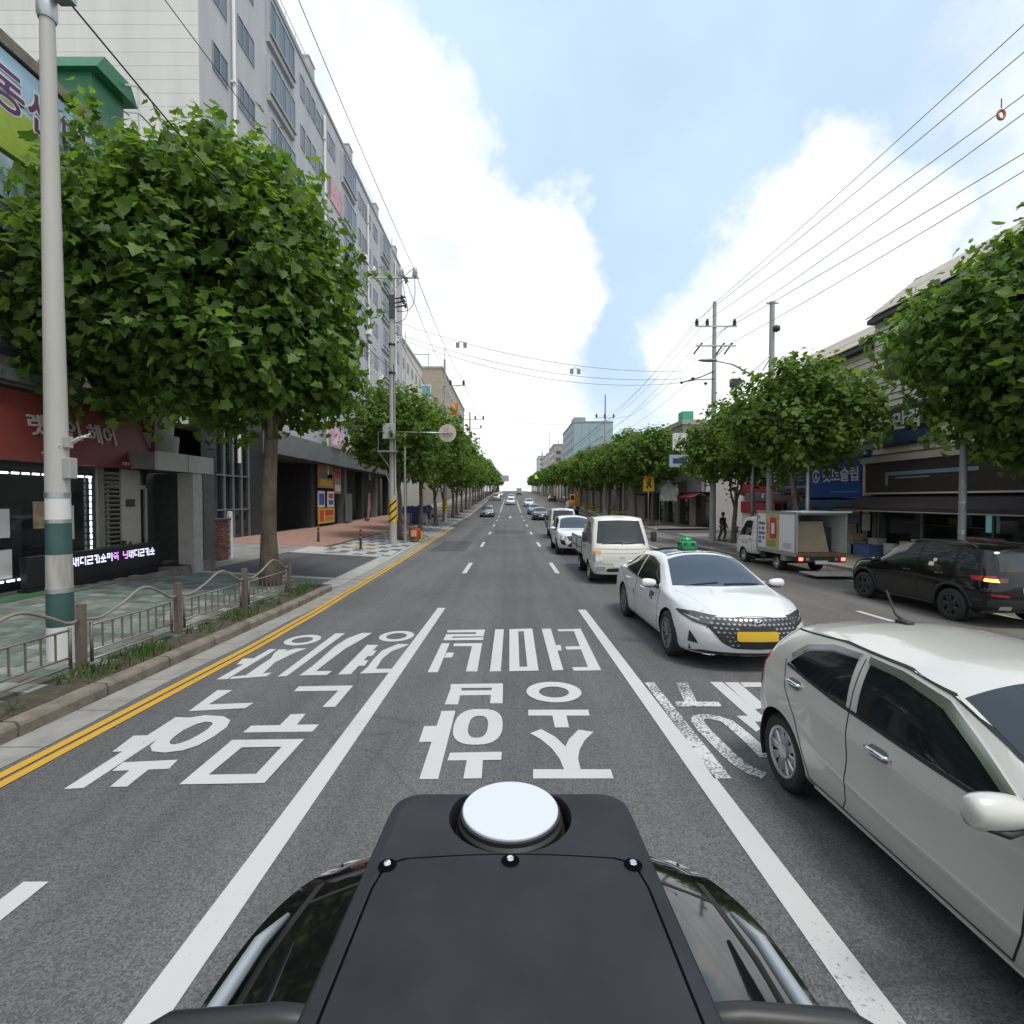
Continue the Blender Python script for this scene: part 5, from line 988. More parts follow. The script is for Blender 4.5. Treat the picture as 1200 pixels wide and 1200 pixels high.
lpole = pole_base('utility_pole', 'tall concrete utility pole with yellow black band and grey box on the left pavement', 'utility pole', -6.25, 27.3, 15.2, .20, .12)
hazard_band(lpole, 1.15, 2.35, .195)
cross_arm(lpole, 14.0, -1.1, 1.45, [.55,1.25,-.9], mi=1, s=1.6)
part('peak_rod', MB().tube([(0,0,15.1),(.03,0,16.1)], .025, 6), STEEL, lpole)
part('meter_box', MB().bbox(-.42,.2,-.42,-.18,5.55,6.35,.02), GRB, lpole); part('platform', MB().box(-.7,.3,-.5,.0,4.85,4.93).tube([(-.65,-.45,4.9),(-.65,-.45,5.9),(-.3,-.45,5.9)], .02, 5).tube([(-.3,-.45,3.9),(-.1,-.2,3.2)], .03, 5).tube([(-.65,-.3,4.85),(-.1,-.1,4.0)], .025, 5), STEEL, lpole)
b = MB()
for q in range(3): b.tube([(.1,-.1,12.9-.22*q),(.75,-.12,13.0-.22*q)], [.03,.05], 6); insul(b, .55+.1*q, -.12, 12.85-.22*q, 0, .8)
b.box(-.12,.2,-.2,-.1,11.9,13.1); part('cutout_switches', b, BLKI, lpole, smooth=True, angle=40)
b = MB()
for (x0, z0, x1, z1, d) in ((.55,13.9,.1,12.6,.5),(1.25,13.9,.3,12.2,.9),(.75,13.0,.2,11.6,.5),(1.25,13.9,.55,13.9,-.9),(-.9,14,-.1,12.6,.4)):
    b.tube([(x0+(x1-x0)*t+.35*math.sin(t*3.14), -.2, z0+(z1-z0)*t-d*math.sin(t*3.14)*.6) for t in [i/8 for i in range(9)]], .018, 5)
part('jumper_cables', b, WIRE, lpole, smooth=True); part('strapping', MB().tube([(.1,-.14,2.6),(.12,-.13,9.5)], .025, 6).lathe([(.19,9.0),(.19,9.12)], 14).lathe([(.185,10.5),(.185,10.6)], 14), BLKPL, lpole, smooth=True)
cd = pole_base('conduit_pole', 'thin steel conduit pole right beside the left concrete utility pole', 'pole', -5.75, 28.0, 6.0, .07, .06, STEEL)
part('cap', MB().lathe([(.075,5.95),(.075,6.05),(0,6.1)], 10), STEEL, cd)
rs = thing('round_sign', 'round cream traffic sign seen from behind on a horizontal arm over the kerb lane', 'traffic sign', (-3.35, 27.4, zr(27.4)))
rs.location.z = 2.15+ (585-508)*27.4/600 - 0
SGB = M('sign_back_cream', (.50,.44,.36), .55); part('disc', MB().lathe([(0,0),(.46,0),(.47,.01),(.47,.02),(.46,.03),(0,.03)], 32, axis='y'), SGB, rs, smooth=True, angle=40)
part('rib', MB().box(-.16,-.11,-.03,-.001,-.36,.36).box(.0,.05,-.03,-.001,-.38,.38), M('rib_tan', (.38,.31,.24), .5), rs); part('arm', MB().tube([(.3,-.06,0),(-2.75,-.06,.06)], .035, 8), STEEL, rs, smooth=True)
p2_ = pole_base('utility_pole', 'second left utility pole with yellow black band among the trees past the red box', 'utility pole', -6.55, 51.5, 16.2, .20, .11); hazard_band(p2_, 1.1, 2.3, .195); cross_arm(p2_, 13.6, -.3, 2.1, [.6,1.9], mi=2, s=1.5); part('peak_rod', MB().tube([(0,0,16.2),(0,0,17.4)], .03, 5), STEEL, p2_)
p2b = part('orange_cover', MB().add([(.5,-.1,10.6),(1.1,-.15,11.2),(1.4,-.1,11.9),(1.2,.1,10.7),(.9,.15,11.8),(.6,-.2,11.7)], [(0,1,5),(1,2,4),(0,3,1),(3,2,1),(5,4,0),(4,3,0),(5,1,4),(2,3,4)]), M('cover_orange', (.55,.20,.06), .7), p2_)
p3_ = pole_base('utility_pole', 'third left utility pole whose crossarm shows above the tree row', 'utility pole', -6.6, 84, 15.8, .20, .11); cross_arm(p3_, 14.6, -1.6, 2.4, [-1.4,.9,2.2], mi=2, s=1.8); cross_arm(p3_, 13.2, -1.2, 2.0, [1.8], mi=2, s=1.5)
for y, l in ((62, 'thin steel mast rising between the first two distant left poles'),): q = pole_base('antenna_mast', l, 'mast', -12.6, y, 22, .12, .05, STEEL); part('stay', MB().tube([(-.4,0,20),(.4,0,20)], .03, 5), STEEL, q)
szr = lambda x, y: sz(x, y)
r1 = pole_base('utility_pole', 'concrete utility pole with two crossarms above the right trees', 'utility pole', 12.75, 32.2, 14.9, .20, .11); cross_arm(r1, 13.35, -1.2, 1.35, [-1.15,-.5,1.2], mi=2, s=1.3); cross_arm(r1, 12.15, -1.15, 1.3, [], mi=2)
for x in (-.95,.45,.95): part('strain_insulator', MB().tube([(x-.35,-.2,11.7),(x+.15,.1,12.3)], [.05,.06], 7).lathe([(0,-.07),(.09,0),(0,.07)], 8, c=(x+.2,.1,12.35)).lathe([(0,-.07),(.08,0),(0,.07)], 8, c=(x-.38,-.2,11.65)), BLKI, r1, smooth=True)
b = MB().tube([(0,-.1,10.6),(-.9,-.2,10.2),(-2.1,-.2,9.85)], .04, 6).tube([(0,-.1,10.1),(-1.0,-.2,10.05),(-1.7,-.2,9.95)], .03, 6); b.lathe([(0,-.1),(.13,0),(0,.1)], 8, c=(-2.1,-.2,9.85)).lathe([(0,-.12),(.13,0),(0,.12)], 8, c=(-1.4,-.2,10.1)).lathe([(0,-.12),(.13,0),(0,.12)], 8, c=(-.6,-.2,9.8)); part('guy_insulators', b, BLKI, r1, smooth=True)
part('speaker_box', MB().bbox(1.0,1.5,-.3,.1,9.6,10.1,.03), M('box_dark_green', (.03,.06,.05), .5), r1)
r2 = pole_base('utility_pole', 'concrete utility pole behind the leaning right tree above the box truck', 'utility pole', 13.3, 26.2, 12.6, .19, .12); part('brace', MB().tube([(-.1,0,9.9),(-1.2,-.2,8.9)], .045, 6).tube([(-.1,0,9.7),(-.5,-.1,9.1)], .03, 5).lathe([(.16,12.5),(.16,12.58)], 10).box(-.3,.3,-.05,.05,12.5,12.56), STEEL, r2); part('bracket', MB().tube([(0,-.1,9.3),(.6,-.2,9.3)], .04, 6).lathe([(0,-.1),(.11,0),(0,.1)], 8, c=(.7,-.2,9.3)).lathe([(0,-.2),(.18,-.1),(.18,.1),(0,.2)], 8, c=(.15,-.15,11.2)), BLKI, r2, smooth=True)
sl_ = thing('street_lamp', 'grey street lamp head on a long arm reaching out beside the right utility pole', 'street lamp', (13.5, 28.5, sz(13.5,28.5)))
part('post', MB().tube([(0,0,-.1),(0,0,9.5)], [.11,.07], 10), STEEL, sl_, smooth=True); part('arm', MB().tube([(0,0,9.4),(-1.2,0,10.05),(-2.2,0,10.25)], [.05,.045,.04], 8), STEEL, sl_, smooth=True)
b = MB(); b.grid([[(-2.1-1.0*t, .16*math.sin(a)*math.sin(math.pi*(.12+.86*t))**.5, 10.27+.10*math.cos(a)*math.sin(math.pi*(.12+.86*t))**.5) for a in [k*math.pi/5 for k in range(10)]] for t in [i/8 for i in range(9)]], closed=True); part('lamp_head', b, M('lamp_grey', (.28,.29,.3), .4, .3), sl_, smooth=True)
gp = pole_base('lamp_post', 'plain grey steel post standing before the brown awning shop', 'lamp post', 13.2, 14.9, 9.0, .105, .07, M('post_grey', (.27,.28,.285), .5, .2, noise=.1)); part('collar', MB().lathe([(.108,1.5),(.108,1.62)], 14).lathe([(.106,2.4),(.106,2.46)], 14), STEEL, gp, smooth=True, angle=40); part('base_plate', MB().bbox(-.2,.2,-.2,.2,0,.03,.01), STEEL, gp)
r3 = pole_base('utility_pole', 'far utility pole with three crossarms above the right tree row', 'utility pole', 12.75, 69, 16.4, .20, .09); cross_arm(r3, 13.3, -1.35, 1.2, [-1.2,-.1,1.1], mi=2, s=1.5); cross_arm(r3, 10.9, -1.5, 1.5, [], mi=2); cross_arm(r3, 9.6, -1.2, 1.3, [1.2], mi=2, s=1.3)
r4 = pole_base('utility_pole', 'farthest utility pole near the road crest on the right', 'utility pole', 12.75, 205, 17, .3, .2); cross_arm(r4, 14.5, -2, 2, [], mi=2); cross_arm(r4, 12, -2, 2, [], mi=2)
for (x, y, h, l) in ((12.9,22.6,7.5,'slim grey pole behind the box truck left of the leaning trunk'),(13.0,60,9,'thin steel post among the right trees'),(13.1,84,9,'thin steel post further down the right trees')):
    q = pole_base('steel_post', l, 'pole', x+.25, y, h, .11, .08, STEEL); part('collar', MB().lathe([(.12,1.2),(.12,1.3)], 10), STEEL, q)
# ------------------------------------------------------------------ wires
def wire(a, c, sag, label, r=.012, n=18, group=None, parent=None):
    a, c = Vector(a), Vector(c); mid = (a+c)/2
    o = thing('overhead_wire', label, 'wire', tuple(a), 0, group)
    part('cable', MB().tube([a+(c-a)*(i/n)-Vector((0,0,sag*4*(i/n)*(1-i/n)))-a for i in range(n+1)], r, 5, cap=False), WIRE, o); return o
z1r = r1.location.z; G1 = 'power lines running above the right pavement'
ends = [(12.7,14.8,13.6),(11.6,13.75,12.95),(12.25,13.75,11.95),(13.95,13.75,11.6),(11.7,12.3,10.65),(13.7,12.3,10.3)]
lab = ['topmost of the six power lines at the upper right','second power line from the top at the upper right','third power line from the top, carrying the orange tag','fourth power line from the top at the upper right','fifth power line from the top at the upper right','lowest of the six power lines at the upper right']
for (x, zp, ze), l in zip(ends, lab):
    zp += z1r; xe = {0:12.0,1:12.0,2:12.0,3:12.1,4:12.1,5:12.2}[ends.index((x, zp-z1r, ze))]
    a = Vector((x, 32.2, zp)); m_ = Vector((xe, 12.0, ze)); e = m_+(m_-a)*1.35+Vector((0,0,.4)); wire(a, e, .55, l, .0115, 24, G1)
    wire((x, 32.2, zp), (x+.0, 69, zp-1.6+ (.3 if x > 12 else 0)), .7, l.replace('at the upper right','on the far side of its pole').replace(', carrying the orange tag',' beyond the pole'), .0115, 16, 'power lines beyond the right pole')
    wire((x, 69, zp-1.6), (12.6+(x-12.6)*1.2, 205, 16+zp-z1r-14), 1.2, l.split(' ')[0]+' power line from the far pole towards the crest' if False else 'thin power line between the far pole and the road crest', .02, 14, 'power lines to the road crest')
tg = thing('wire_tag', 'orange ring shaped tag hanging on a power line at the upper right', 'tag', (11.75, 12.45, 11.35))
b = MB(); b.grid([[((.085+.03*math.cos(q))*math.cos(a), .03*math.sin(q), (.11+.03*math.cos(q))*math.sin(a)) for q in [k*math.pi/3 for k in range(6)]] for a in [k*math.pi/8 for k in range(17)]], closed=True); part('ring', b, M('tag_orange', (.45,.17,.06), .6), tg, smooth=True); part('clip', MB().tube([(0,0,.16),(0,0,.38)], .012, 5), WIRE, tg)
wl = lpole.location.z
wire((-5.0,27.3,wl+14.35), (-5.6,-2,16.2), .5, 'power line passing high over the left kerb towards the camera', .0115, 24)
wire((-7.15,27.3,wl+14.3), (-7.4,-3,12.4), .5, 'cable from the left pole passing close to the grey tower front', .0115, 24)
wire((-6.25,27.3,wl+9.2), (-5.85,6.8,8.75), .3, 'service cable from the cream lamp post to the left pole', .014, 16)
wire((-6.3,27.2,wl+7.3), (-9.9,3.0,6.1), .4, 'sagging service cable through the big left tree', .016, 16)
for dx, dz, x2, z2, l in ((.6,14.3,.6,13.9,'left power line between the first and second left poles'),(1.25,14.3,1.9,13.9,'outer left power line between the first and second left poles'),(.2,11.2,.2,11.0,'low cable between the first and second left poles')): wire((-6.25+dx,27.3,wl+dz), (-6.55+x2,51.5,p2_.location.z+z2), .5, l, .016, 14)
for x2, l in ((.6,'left power line between the second and third left poles'),(1.9,'outer left power line between the second and third left poles')): wire((-6.55+x2,51.5,p2_.location.z+13.9), (-6.6+x2,84,p3_.location.z+14.8), .6, l, .016, 12)
for z0, z1, sg_, l in ((11.75,10.55,.75,'upper of the three cables crossing the street between the poles'),(11.15,10.1,.85,'middle cable of the three crossing the street'),(10.95,9.85,1.0,'lowest cable of the three crossing the street')):
    wire((-6.1,27.3,wl+z0), (10.7,32.0,r1.location.z+z1), sg_, l, .0115, 20)
wire((-6.3,51.5,p2_.location.z+11.6), (13.2,56,11.3), 1.4, 'thin cable crossing the street further back', .0115, 18)
wire((-6.3,150,14), (13.2,150,14.5), .8, 'faint cable crossing the street near the crest', .02, 12)
for x, zz, l in ((-2.66,10.68,'pair of small tags on the upper street crossing cable'),(3.72,9.62,'pair of small square tags hanging over the middle of the street')):
    y = 27.3+(x+6.1)/16.8*3.8; t = thing('cable_tag', l, 'tag', (x, y, zz)); 
    for q in (-.2,.2): part('plate', MB().bbox(q-.1,q+.1,-.02,.02,-.3,.0,.01), M('tag_grey', (.25,.24,.22), .6), t)
    part('hook', MB().tube([(-.2,0,-.02),(0,0,.06),(.2,0,-.02)], .014, 5), WIRE, t)
# ------------------------------------------------------------------ street furniture
def bollard(x, y, label):
    r = thing('bollard', label, 'bollard', (x, y, sz(x,y)), 0, 'bollards beside the driveway'); part('post', MB().lathe([(.09,0),(.09,.03),(.055,.05),(.05,.86),(.035,.9),(0,.91)], 14), BLKPL, r, smooth=True, angle=40)
    for z in (.5,.72): part('band', MB().lathe([(.053,z),(.053,z+.07)], 14), M('reflector_orange', (.5,.13,.06), .5), r, smooth=True, angle=40)
bollard(-9.9, 26.4, 'left black bollard on the red paving by the driveway'); bollard(-7.05, 24.1, 'right black bollard at the corner of the zigzag paving')
hy = thing('fire_hydrant_box', 'small red and orange round street box on the kerb beside the left pole', 'hydrant', (-5.5, 29.5, sz(-5.5,29.5)))
part('body', MB().lathe([(.02,.1),(.32,.12),(.36,.35),(.36,.6),(.3,.78),(0,.84)], 16), M('hydrant_red', (.42,.06,.02), .5, noise=.2, scale=5), hy, smooth=True, angle=50); part('panel', MB().bbox(-.16,.16,-.40,-.34,.3,.66,.01), M('hydrant_cream', (.55,.42,.2), .5), hy)
part('leg', MB().tube([(-.2,.1,0),(-.2,.1,.2)], .04, 6).tube([(.2,-.1,0),(.2,-.1,.2)], .04, 6), M('hydrant_yellow', (.55,.36,.05), .5), hy); part('side_post', MB().bbox(.36,.46,-.2,-.1,0,.62,.01), MATS['hydrant_yellow'], hy)
ys = thing('warning_sign', 'yellow square warning sign on a post by the right trees', 'traffic sign', (12.95, 48.0, sz(13,48)))
part('post', MB().tube([(0,0,0),(0,0,5.0)], .05, 8), STEEL, ys, smooth=True); part('plate', MB().bbox(-.52,.52,-.09,-.05,3.3,4.75,.02), M('sign_yellow', (.60,.36,.02), .5), ys)
b = MB().lathe([(0,0),(.11,0),(.11,.012),(0,.012)], 12, axis='y', c=(.12,-.105,4.4)); b.prism([(-.25,3.6),(-.1,3.55),(.02,3.9),(.18,3.6),(.3,3.65),(.14,4.0),(.2,4.22),(.05,4.28),(-.2,4.1),(-.16,4.0),(.0,4.1),(-.08,3.95)], -.104, -.092, 'y'); part('pictogram', b, BLKPL, ys); part('hood', MB().box(-.5,.5,-.12,.1,4.76,5.05), M('hood_dark', (.04,.02,.02), .5), ys)
tpl = thing('white_tarpaulin', 'crumpled white tarpaulin hung up beside the yellow warning sign', 'tarpaulin', (14.6, 49.5, sz(14,49)))
rr = random.Random(3); P = [[(1.7*i/9-.1, .25*math.sin(i*2.1+j), 2.4+1.9*(j/7)*(1-.35*abs(i/9-.45)*2)+.12*math.sin(i*3+j*2)) for j in range(8)] for i in range(10)]
part('sheet', MB().grid(P).grid([[(a,b_+.02,c) for a,b_,c in r] for r in P]), M('tarp_white', (.62,.63,.60), .7), tpl, smooth=True); part('frame', MB().tube([(-.1,.2,0),(-.1,.2,4)], .03, 6).tube([(1.6,.2,0),(1.6,.2,4)], .03, 6).tube([(-.1,.2,3.9),(1.6,.2,3.9)], .03, 6), STEEL, tpl)
for (x, y, l) in ((12.6,80,'low yellow barricade at the right kerb under the trees'),(13.3,62,'olive yellow barricade half hidden by trunks near the white panel')):
    r = thing('barricade', l, 'barricade', (x, y, sz(x,y))); part('board', MB().bbox(-1.1,1.1,-.04,.04,.75,1.05,.01).bbox(-1.1,1.1,-.04,.04,.3,.5,.01), M('barrier_yellow', (.5,.35,.03), .6), r); part('leg', MB().box(-1.0,-.92,-.3,.3,0,1.0), MATS['barrier_yellow'], r); part('leg', MB().box(.92,1.0,-.3,.3,0,1.0), MATS['barrier_yellow'], r)
r = thing('sign_panel', 'pale pink board standing under the right trees beside the barricade', 'board', (14.3, 58, sz(14,58))); part('panel', MB().bbox(-.9,.9,-.04,.04,.3,2.9,.02), M('panel_pink', (.55,.44,.42), .7), r); part('leg', MB().box(-.8,-.72,-.05,.05,0,.3), STEEL, r); part('leg', MB().box(.72,.8,-.05,.05,0,.3), STEEL, r)
sg2 = thing('hanging_sign', 'white projecting shop sign half hidden in the right trees', 'sign', (14.8, 44.6, 0)); sg2.location.z = 2.15+(585-518)*44.6/600
part('board', MB().bbox(-.7,.7,-.08,.08,-.75,.75,.02), WH, sg2); part('print', MB().box(-.5,.5,-.086,-.081,-.05,.12), M('print_grey2', (.35,.36,.38), .5), sg2); part('bracket', MB().tube([(.6,0,.5),(1.0,0,.5)], .03, 6), STEEL, sg2)
sg3 = thing('hanging_sign', 'blue and white projecting sign below the white one in the trees', 'sign', (14.6, 44.2, 0)); sg3.location.z = 2.15+(585-540)*44.2/600
part('board', MB().bbox(-.9,.9,-.08,.08,-.55,.5,.02), M('sign_pale_blue', (.30,.36,.42), .5), sg3); part('print', MB().box(-.6,.6,-.086,-.081,-.25,.2), BLU2, sg3)
bt = thing('tarp_covered_bins', 'bins under a dark blue tarpaulin beside the parked black car', 'bins', (-8.7, 47.0, sz(-8.7,47)), 0)
for x in (-.75,.0,.75): part('bin', MB().bbox(x-.3,x+.3,-.35,.35,0,1.0,.03), M('bin_grey', (.40,.41,.42), .6) if x else M('bin_blue', (.03,.05,.14), .5), bt)
P = [[(-1.25+2.5*i/10, -.5+1.0*j/6, 1.5+.12*math.sin(i*1.9)*math.sin(j*1.3)-(.55 if j in (0,6) else 0)-(.4 if i in (0,10) else 0)) for j in range(7)] for i in range(11)]
part('tarp', MB().grid(P).grid([[(a,b_,c-.02) for a,b_,c in r] for r in P]), M('tarp_blue', (.03,.05,.16), .6), bt, smooth=True)
gs = thing('overhead_sign', 'grey green overhead road sign at the far end of the left trees', 'road sign', (-3.2, 210, 0)); gs.location.z = zr(210)
part('panel', MB().bbox(-2.6,2.6,-.1,.1,5.2,7.6,.05), M('sign_grey_green', (.40,.43,.42), .6), gs); part('post', MB().tube([(-3.4,0,0),(-3.4,0,6.5),(-2.6,0,6.5)], .15, 8), STEEL, gs); 
sl2 = thing('traffic_light', 'small green lit sign glowing among the far right trees', 'traffic light', (10.8, 205, zr(205))); part('post', MB().tube([(1.6,0,0),(1.6,0,7.2),(0,0,7.2)], .12, 8), STEEL, sl2); part('housing', MB().bbox(-.9,.9,-.25,.2,6.2,8.0,.1), M('signal_lime', (.35,.5,.05), .5, emit=(.6,.8,.1,.5)), sl2)
# ------------------------------------------------------------------ person on the right pavement
ps = thing('person', 'person in dark clothes with a black cap walking by the right tree trunk', 'person', (13.2, 31.7, sz(13.2,31.7)), .5)
def skin(name, V, E, Rr, mat, parent, root=0, sub=2):
    me = bpy.data.meshes.new('b'); me.from_pydata(V, E, []); o = bpy.data.objects.new('b', me); COL.objects.link(o); s = o.modifiers.new('s', 'SKIN'); su = o.modifiers.new('u', 'SUBSURF'); su.levels = sub
    for i, d in enumerate(me.skin_vertices[0].data): d.radius = Rr[i] if isinstance(Rr[i], tuple) else (Rr[i], Rr[i]); d.use_root = (i == root)
    m2 = bpy.data.meshes.new_from_object(o.evaluated_get(bpy.context.evaluated_depsgraph_get())); bpy.data.objects.remove(o); m2.materials.clear(); m2.materials.append(mat)
    m2.polygons.foreach_set('use_smooth', [True]*len(m2.polygons)); m2.name = name; return obj(name, m2, parent)
SKN = M('skin', (.30,.17,.11), .6); DKC = M('dark_cloth', (.018,.018,.021), .85, noise=.2); OLC = M('olive_cloth', (.05,.045,.03), .85, noise=.3)
V = [(0,0,.93),(0,0,1.12),(0,.02,1.36),(0,.03,1.48),(0,0,1.6),(0,0,1.70),(.19,.02,1.40),(.25,.05,1.14),(.24,-.10,.92),(-.19,.02,1.40),(-.25,.0,1.13),(-.25,-.12,.92),(.1,0,.86),(.12,-.10,.48),(.12,.02,.09),(.12,-.14,.04),(-.1,0,.86),(-.11,.06,.48),(-.11,.24,.11),(-.11,.10,.04),(.24,-.16,.84),(-.25,-.18,.85)]
E = [(0,1),(1,2),(2,3),(3,4),(4,5),(2,6),(6,7),(7,8),(8,20),(2,9),(9,10),(10,11),(11,21),(0,12),(12,13),(13,14),(14,15),(0,16),(16,17),(17,18),(18,19)]
RR = [(.15,.11),(.15,.11),(.17,.11),.055,.088,.09,.06,.048,.035,.06,.048,.035,.085,.062,.045,.04,.085,.062,.045,.04,.04,.04]
for hi, sg in ((20, 1), (21, -1)):
    hx, hy, hz = V[hi]
    for fi, (fx_, fl_) in enumerate(((-.03,.075),(-.01,.085),(.01,.08),(.028,.062))):
        n0 = len(V); V += [(hx, hy+fx_, hz-.03), (hx-sg*.008, hy+fx_-.006, hz-.03-fl_*.6), (hx-sg*.025, hy+fx_-.004, hz-.03-fl_)]; E += [(hi, n0), (n0, n0+1), (n0+1, n0+2)]; RR += [.011, .009, .008]
    n0 = len(V); V += [(hx-sg*.012, hy-.045, hz-.005), (hx-sg*.02, hy-.06, hz-.045)]; E += [(hi, n0), (n0, n0+1)]; RR += [.011, .009]
n0 = len(V); V += [(0,-.085,1.685), (0,-.112,1.665)]; E += [(5, n0), (n0, n0+1)]; RR += [.03, .014]
body = skin('body', V, E, RR, SKN, ps)
for ex in (-.032,.032): part('eye', MB().lathe([(0,-.012),(.011,-.006),(.011,.006),(0,.012)], 8, axis='y', c=(ex,-.082,1.70)), BLKPL, ps, smooth=True)
part('mouth', MB().bbox(-.022,.022,-.094,-.08,1.622,1.63,.003), M('lip', (.22,.08,.06), .6), ps)
part('hair', MB().lathe([(.097,1.60),(.1,1.66),(.095,1.72)], 14, cap=False, c=(0,.018,0)), BLKPL, ps, smooth=True)
skin('jacket', [(p[0],p[1],p[2]) for p in V[:3]]+[V[6],V[7],V[8],V[9],V[10],V[11],(0,.02,1.42)], [(0,1),(1,2),(2,3),(3,4),(4,5),(2,6),(6,7),(7,8),(2,9)], [(.17,.13),(.17,.13),(.19,.13),.075,.062,.05,.075,.062,.05,(.1,.09)], DKC, ps)
skin('trousers', [V[0],V[12],V[13],(.12,.01,.13),V[16],V[17],(-.11,.23,.15)], [(0,1),(1,2),(2,3),(0,4),(4,5),(5,6)], [(.165,.125),.1,.08,.065,.1,.08,.065], OLC, ps)
part('shoe', MB().bbox(.06,.18,-.2,.08,0,.09,.03), BLKPL, ps, smooth=True); part('shoe', MB().bbox(-.17,-.05,.05,.31,0,.10,.03), BLKPL, ps, smooth=True)
b = MB(); b.lathe([(.105,1.66),(.105,1.72),(.085,1.78),(.03,1.81),(0,1.812)], 14); b.prism([(-.08,-.09),(.08,-.09),(.06,-.2),(-.06,-.2)], 1.665, 1.68); part('cap', b, DKC, ps, smooth=True, angle=50)

# ------------------------------------------------------------------ vehicles
def pchip(pts):
    x = np.array([p[0] for p in pts], float); y = np.array([p[1] for p in pts], float); h = np.diff(x); d = np.diff(y)/h; m = np.zeros(len(x))
    for i in range(1, len(x)-1):
        if d[i-1]*d[i] > 0: w1, w2 = 2*h[i]+h[i-1], h[i]+2*h[i-1]; m[i] = (w1+w2)/(w1/d[i-1]+w2/d[i])
    m[0], m[-1] = d[0], d[-1]
    def f(q):
        q = np.clip(q, x[0], x[-1]); i = np.clip(np.searchsorted(x, q)-1, 0, len(h)-1); t = (q-x[i])/h[i]
        return y[i]*(1+2*t)*(1-t)**2+m[i]*h[i]*t*(1-t)**2+y[i+1]*t*t*(3-2*t)+m[i+1]*h[i]*t*t*(t-1)
    return f
def paint(name, col=None, metallic=0):
    if 'paint_'+name in MATS: return MATS['paint_'+name]
    m = M('paint_'+name, col, .32, metallic, coat=.9, noise=.03, scale=3); return m
class Car:
    def __init__(s, P, root, mat, res=1.0):
        s.P = P; s.root = root; s.mat = mat; L = P['L']; s.L = L
        ck = P.get('crease'); cz = pchip(ck) if ck else None
        def cre(x, z):
            if cz is None: return 0
            w = max(0, min(1, (x-ck[0][0])*5))*max(0, min(1, (ck[-1][0]-x)*5)); q = z-float(cz(x))
            return w*(.006*math.exp(-(max(q,0)/.05)**2-(min(q,0)/.02)**2)-.006*math.exp(-((q-.16)/.09)**2))
        zc, ze, zs, ws, wt, zl = (pchip(P[k]) for k in ('zc','ze','zs','ws','wt','zl')); wm = pchip(P['wm']); zm = pchip(P['zm'])
        xf, xr = pchip(P['xf']), pchip(P['xr']); wh = P['wheels']; Ra = P['Ra']
        NU = int(150*res); t = np.linspace(0, 1, NU); u = t+.0; u = .5-.5*np.cos(np.pi*t)*(.75)-.5*.25*(1-2*t); u = (u-u[0])/(u[-1]-u[0])
        X = -L/2+L*u; nf, nr = P.get('nf', 3.2), P.get('nr', 4.0); lf, lr = P.get('lf', .75), P.get('lr', .6)
        def plan(x, n, l, end):
            q = np.clip((x-(end-l))/l, 0, 1) if end > 0 else np.clip(((end+l)-x)/l, 0, 1)
            return (1-q**n)**(1/n)
        PL = plan(X, nf, lf, L/2)*plan(X, nr, lr, -L/2)
        rows = []; NR = 13 if res < 1.05 else 25
        for i, x in enumerate(X):
            p = PL[i]; kp = [(wm(x)*.90, zl(x)), (wm(x)*.965, zl(x)+.05), (wm(x), zm(x)), (wm(x)*.5+ws(x)*.5+.012, zm(x)*.45+zs(x)*.55), (ws(x), zs(x))]
            c = []
            yy = np.array([k[0] for k in kp]); zz = np.array([k[1] for k in kp]); f = pchip(list(zip(zz, yy)))
            for z in np.linspace(zz[0], zz[-1], NR): c.append((float(f(z))+cre(x, z), z))
            bul = P.get('bulge', .02)
            for q in np.linspace(0, 1, 9)[1:]: c.append((ws(x)+(wt(x)-ws(x))*q+bul*math.sin(math.pi*q), zs(x)+(ze(x)-zs(x))*q))
            for q in np.linspace(0, 1, 10)[1:]:
                y = wt(x)*(1-q); c.append((y, zc(x)-(zc(x)-ze(x))*abs(1-q)**2.6))
            row = []
            for (y, z) in c:
                sh = 0
                d0 = L/2-x; d1 = x+L/2; wf = P.get('sf', .9); wr = P.get('sr', .9)
                if d0 < wf: sh += xf(z)*(1-d0/wf)**1.0 if d0 > 0 else xf(z)
                if d1 < wr: sh -= xr(z)*(1-d1/wr)**1.0 if d1 > 0 else xr(z)
                row.append((x+sh, max(0, y)*p, z))
            rows.append(row)
        G = np.array([[(r[0][0], 0, r[0][2])]+r for r in rows]); n, m, _ = G.shape; s.G = G
        V = G.reshape(-1,3).copy(); inside = np.zeros(n*m, bool)
        F = []
        Q = G
        cxz = (Q[:-1,:-1]+Q[1:,:-1]+Q[1:,1:]+Q[:-1,1:])/4
        kill = np.zeros((n-1, m-1), bool)
        for wx in wh: kill |= (((cxz[...,0]-wx)**2+(cxz[...,2]-P['R'])**2) < Ra**2) & (np.arange(m-1)[None,:] < NR)
        for i in range(n-1):
            for j in range(m-1):
                if not kill[i,j]: F.append((i*m+j, (i+1)*m+j, (i+1)*m+j+1, i*m+j+1))
        used = set(q for f in F for q in f)
        for wx in wh:
            d = np.hypot(V[:,0]-wx, V[:,2]-P['R'])
            for q in np.where((d < Ra*1.0))[0]:
                if q in used and q % m <= NR+1: k = Ra/max(d[q],1e-4); V[q,0] = wx+(V[q,0]-wx)*k; V[q,2] = P['R']+(V[q,2]-P['R'])*k
            # pull close vertices outward onto the arch for a clean edge
            kb = np.zeros(n*m, bool)
            for i in range(n-1):
                for j in range(m-1):
                    if kill[i,j]:
                        for q in (i*m+j,(i+1)*m+j,(i+1)*m+j+1,i*m+j+1): kb[q] = True
            for q in np.where(kb & (d >= Ra) & (d < Ra+.09))[0]:
                if q in used and q % m > 0: k = Ra/d[q]; V[q,0] = wx+(V[q,0]-wx)*k; V[q,2] = P['R']+(V[q,2]-P['R'])*k
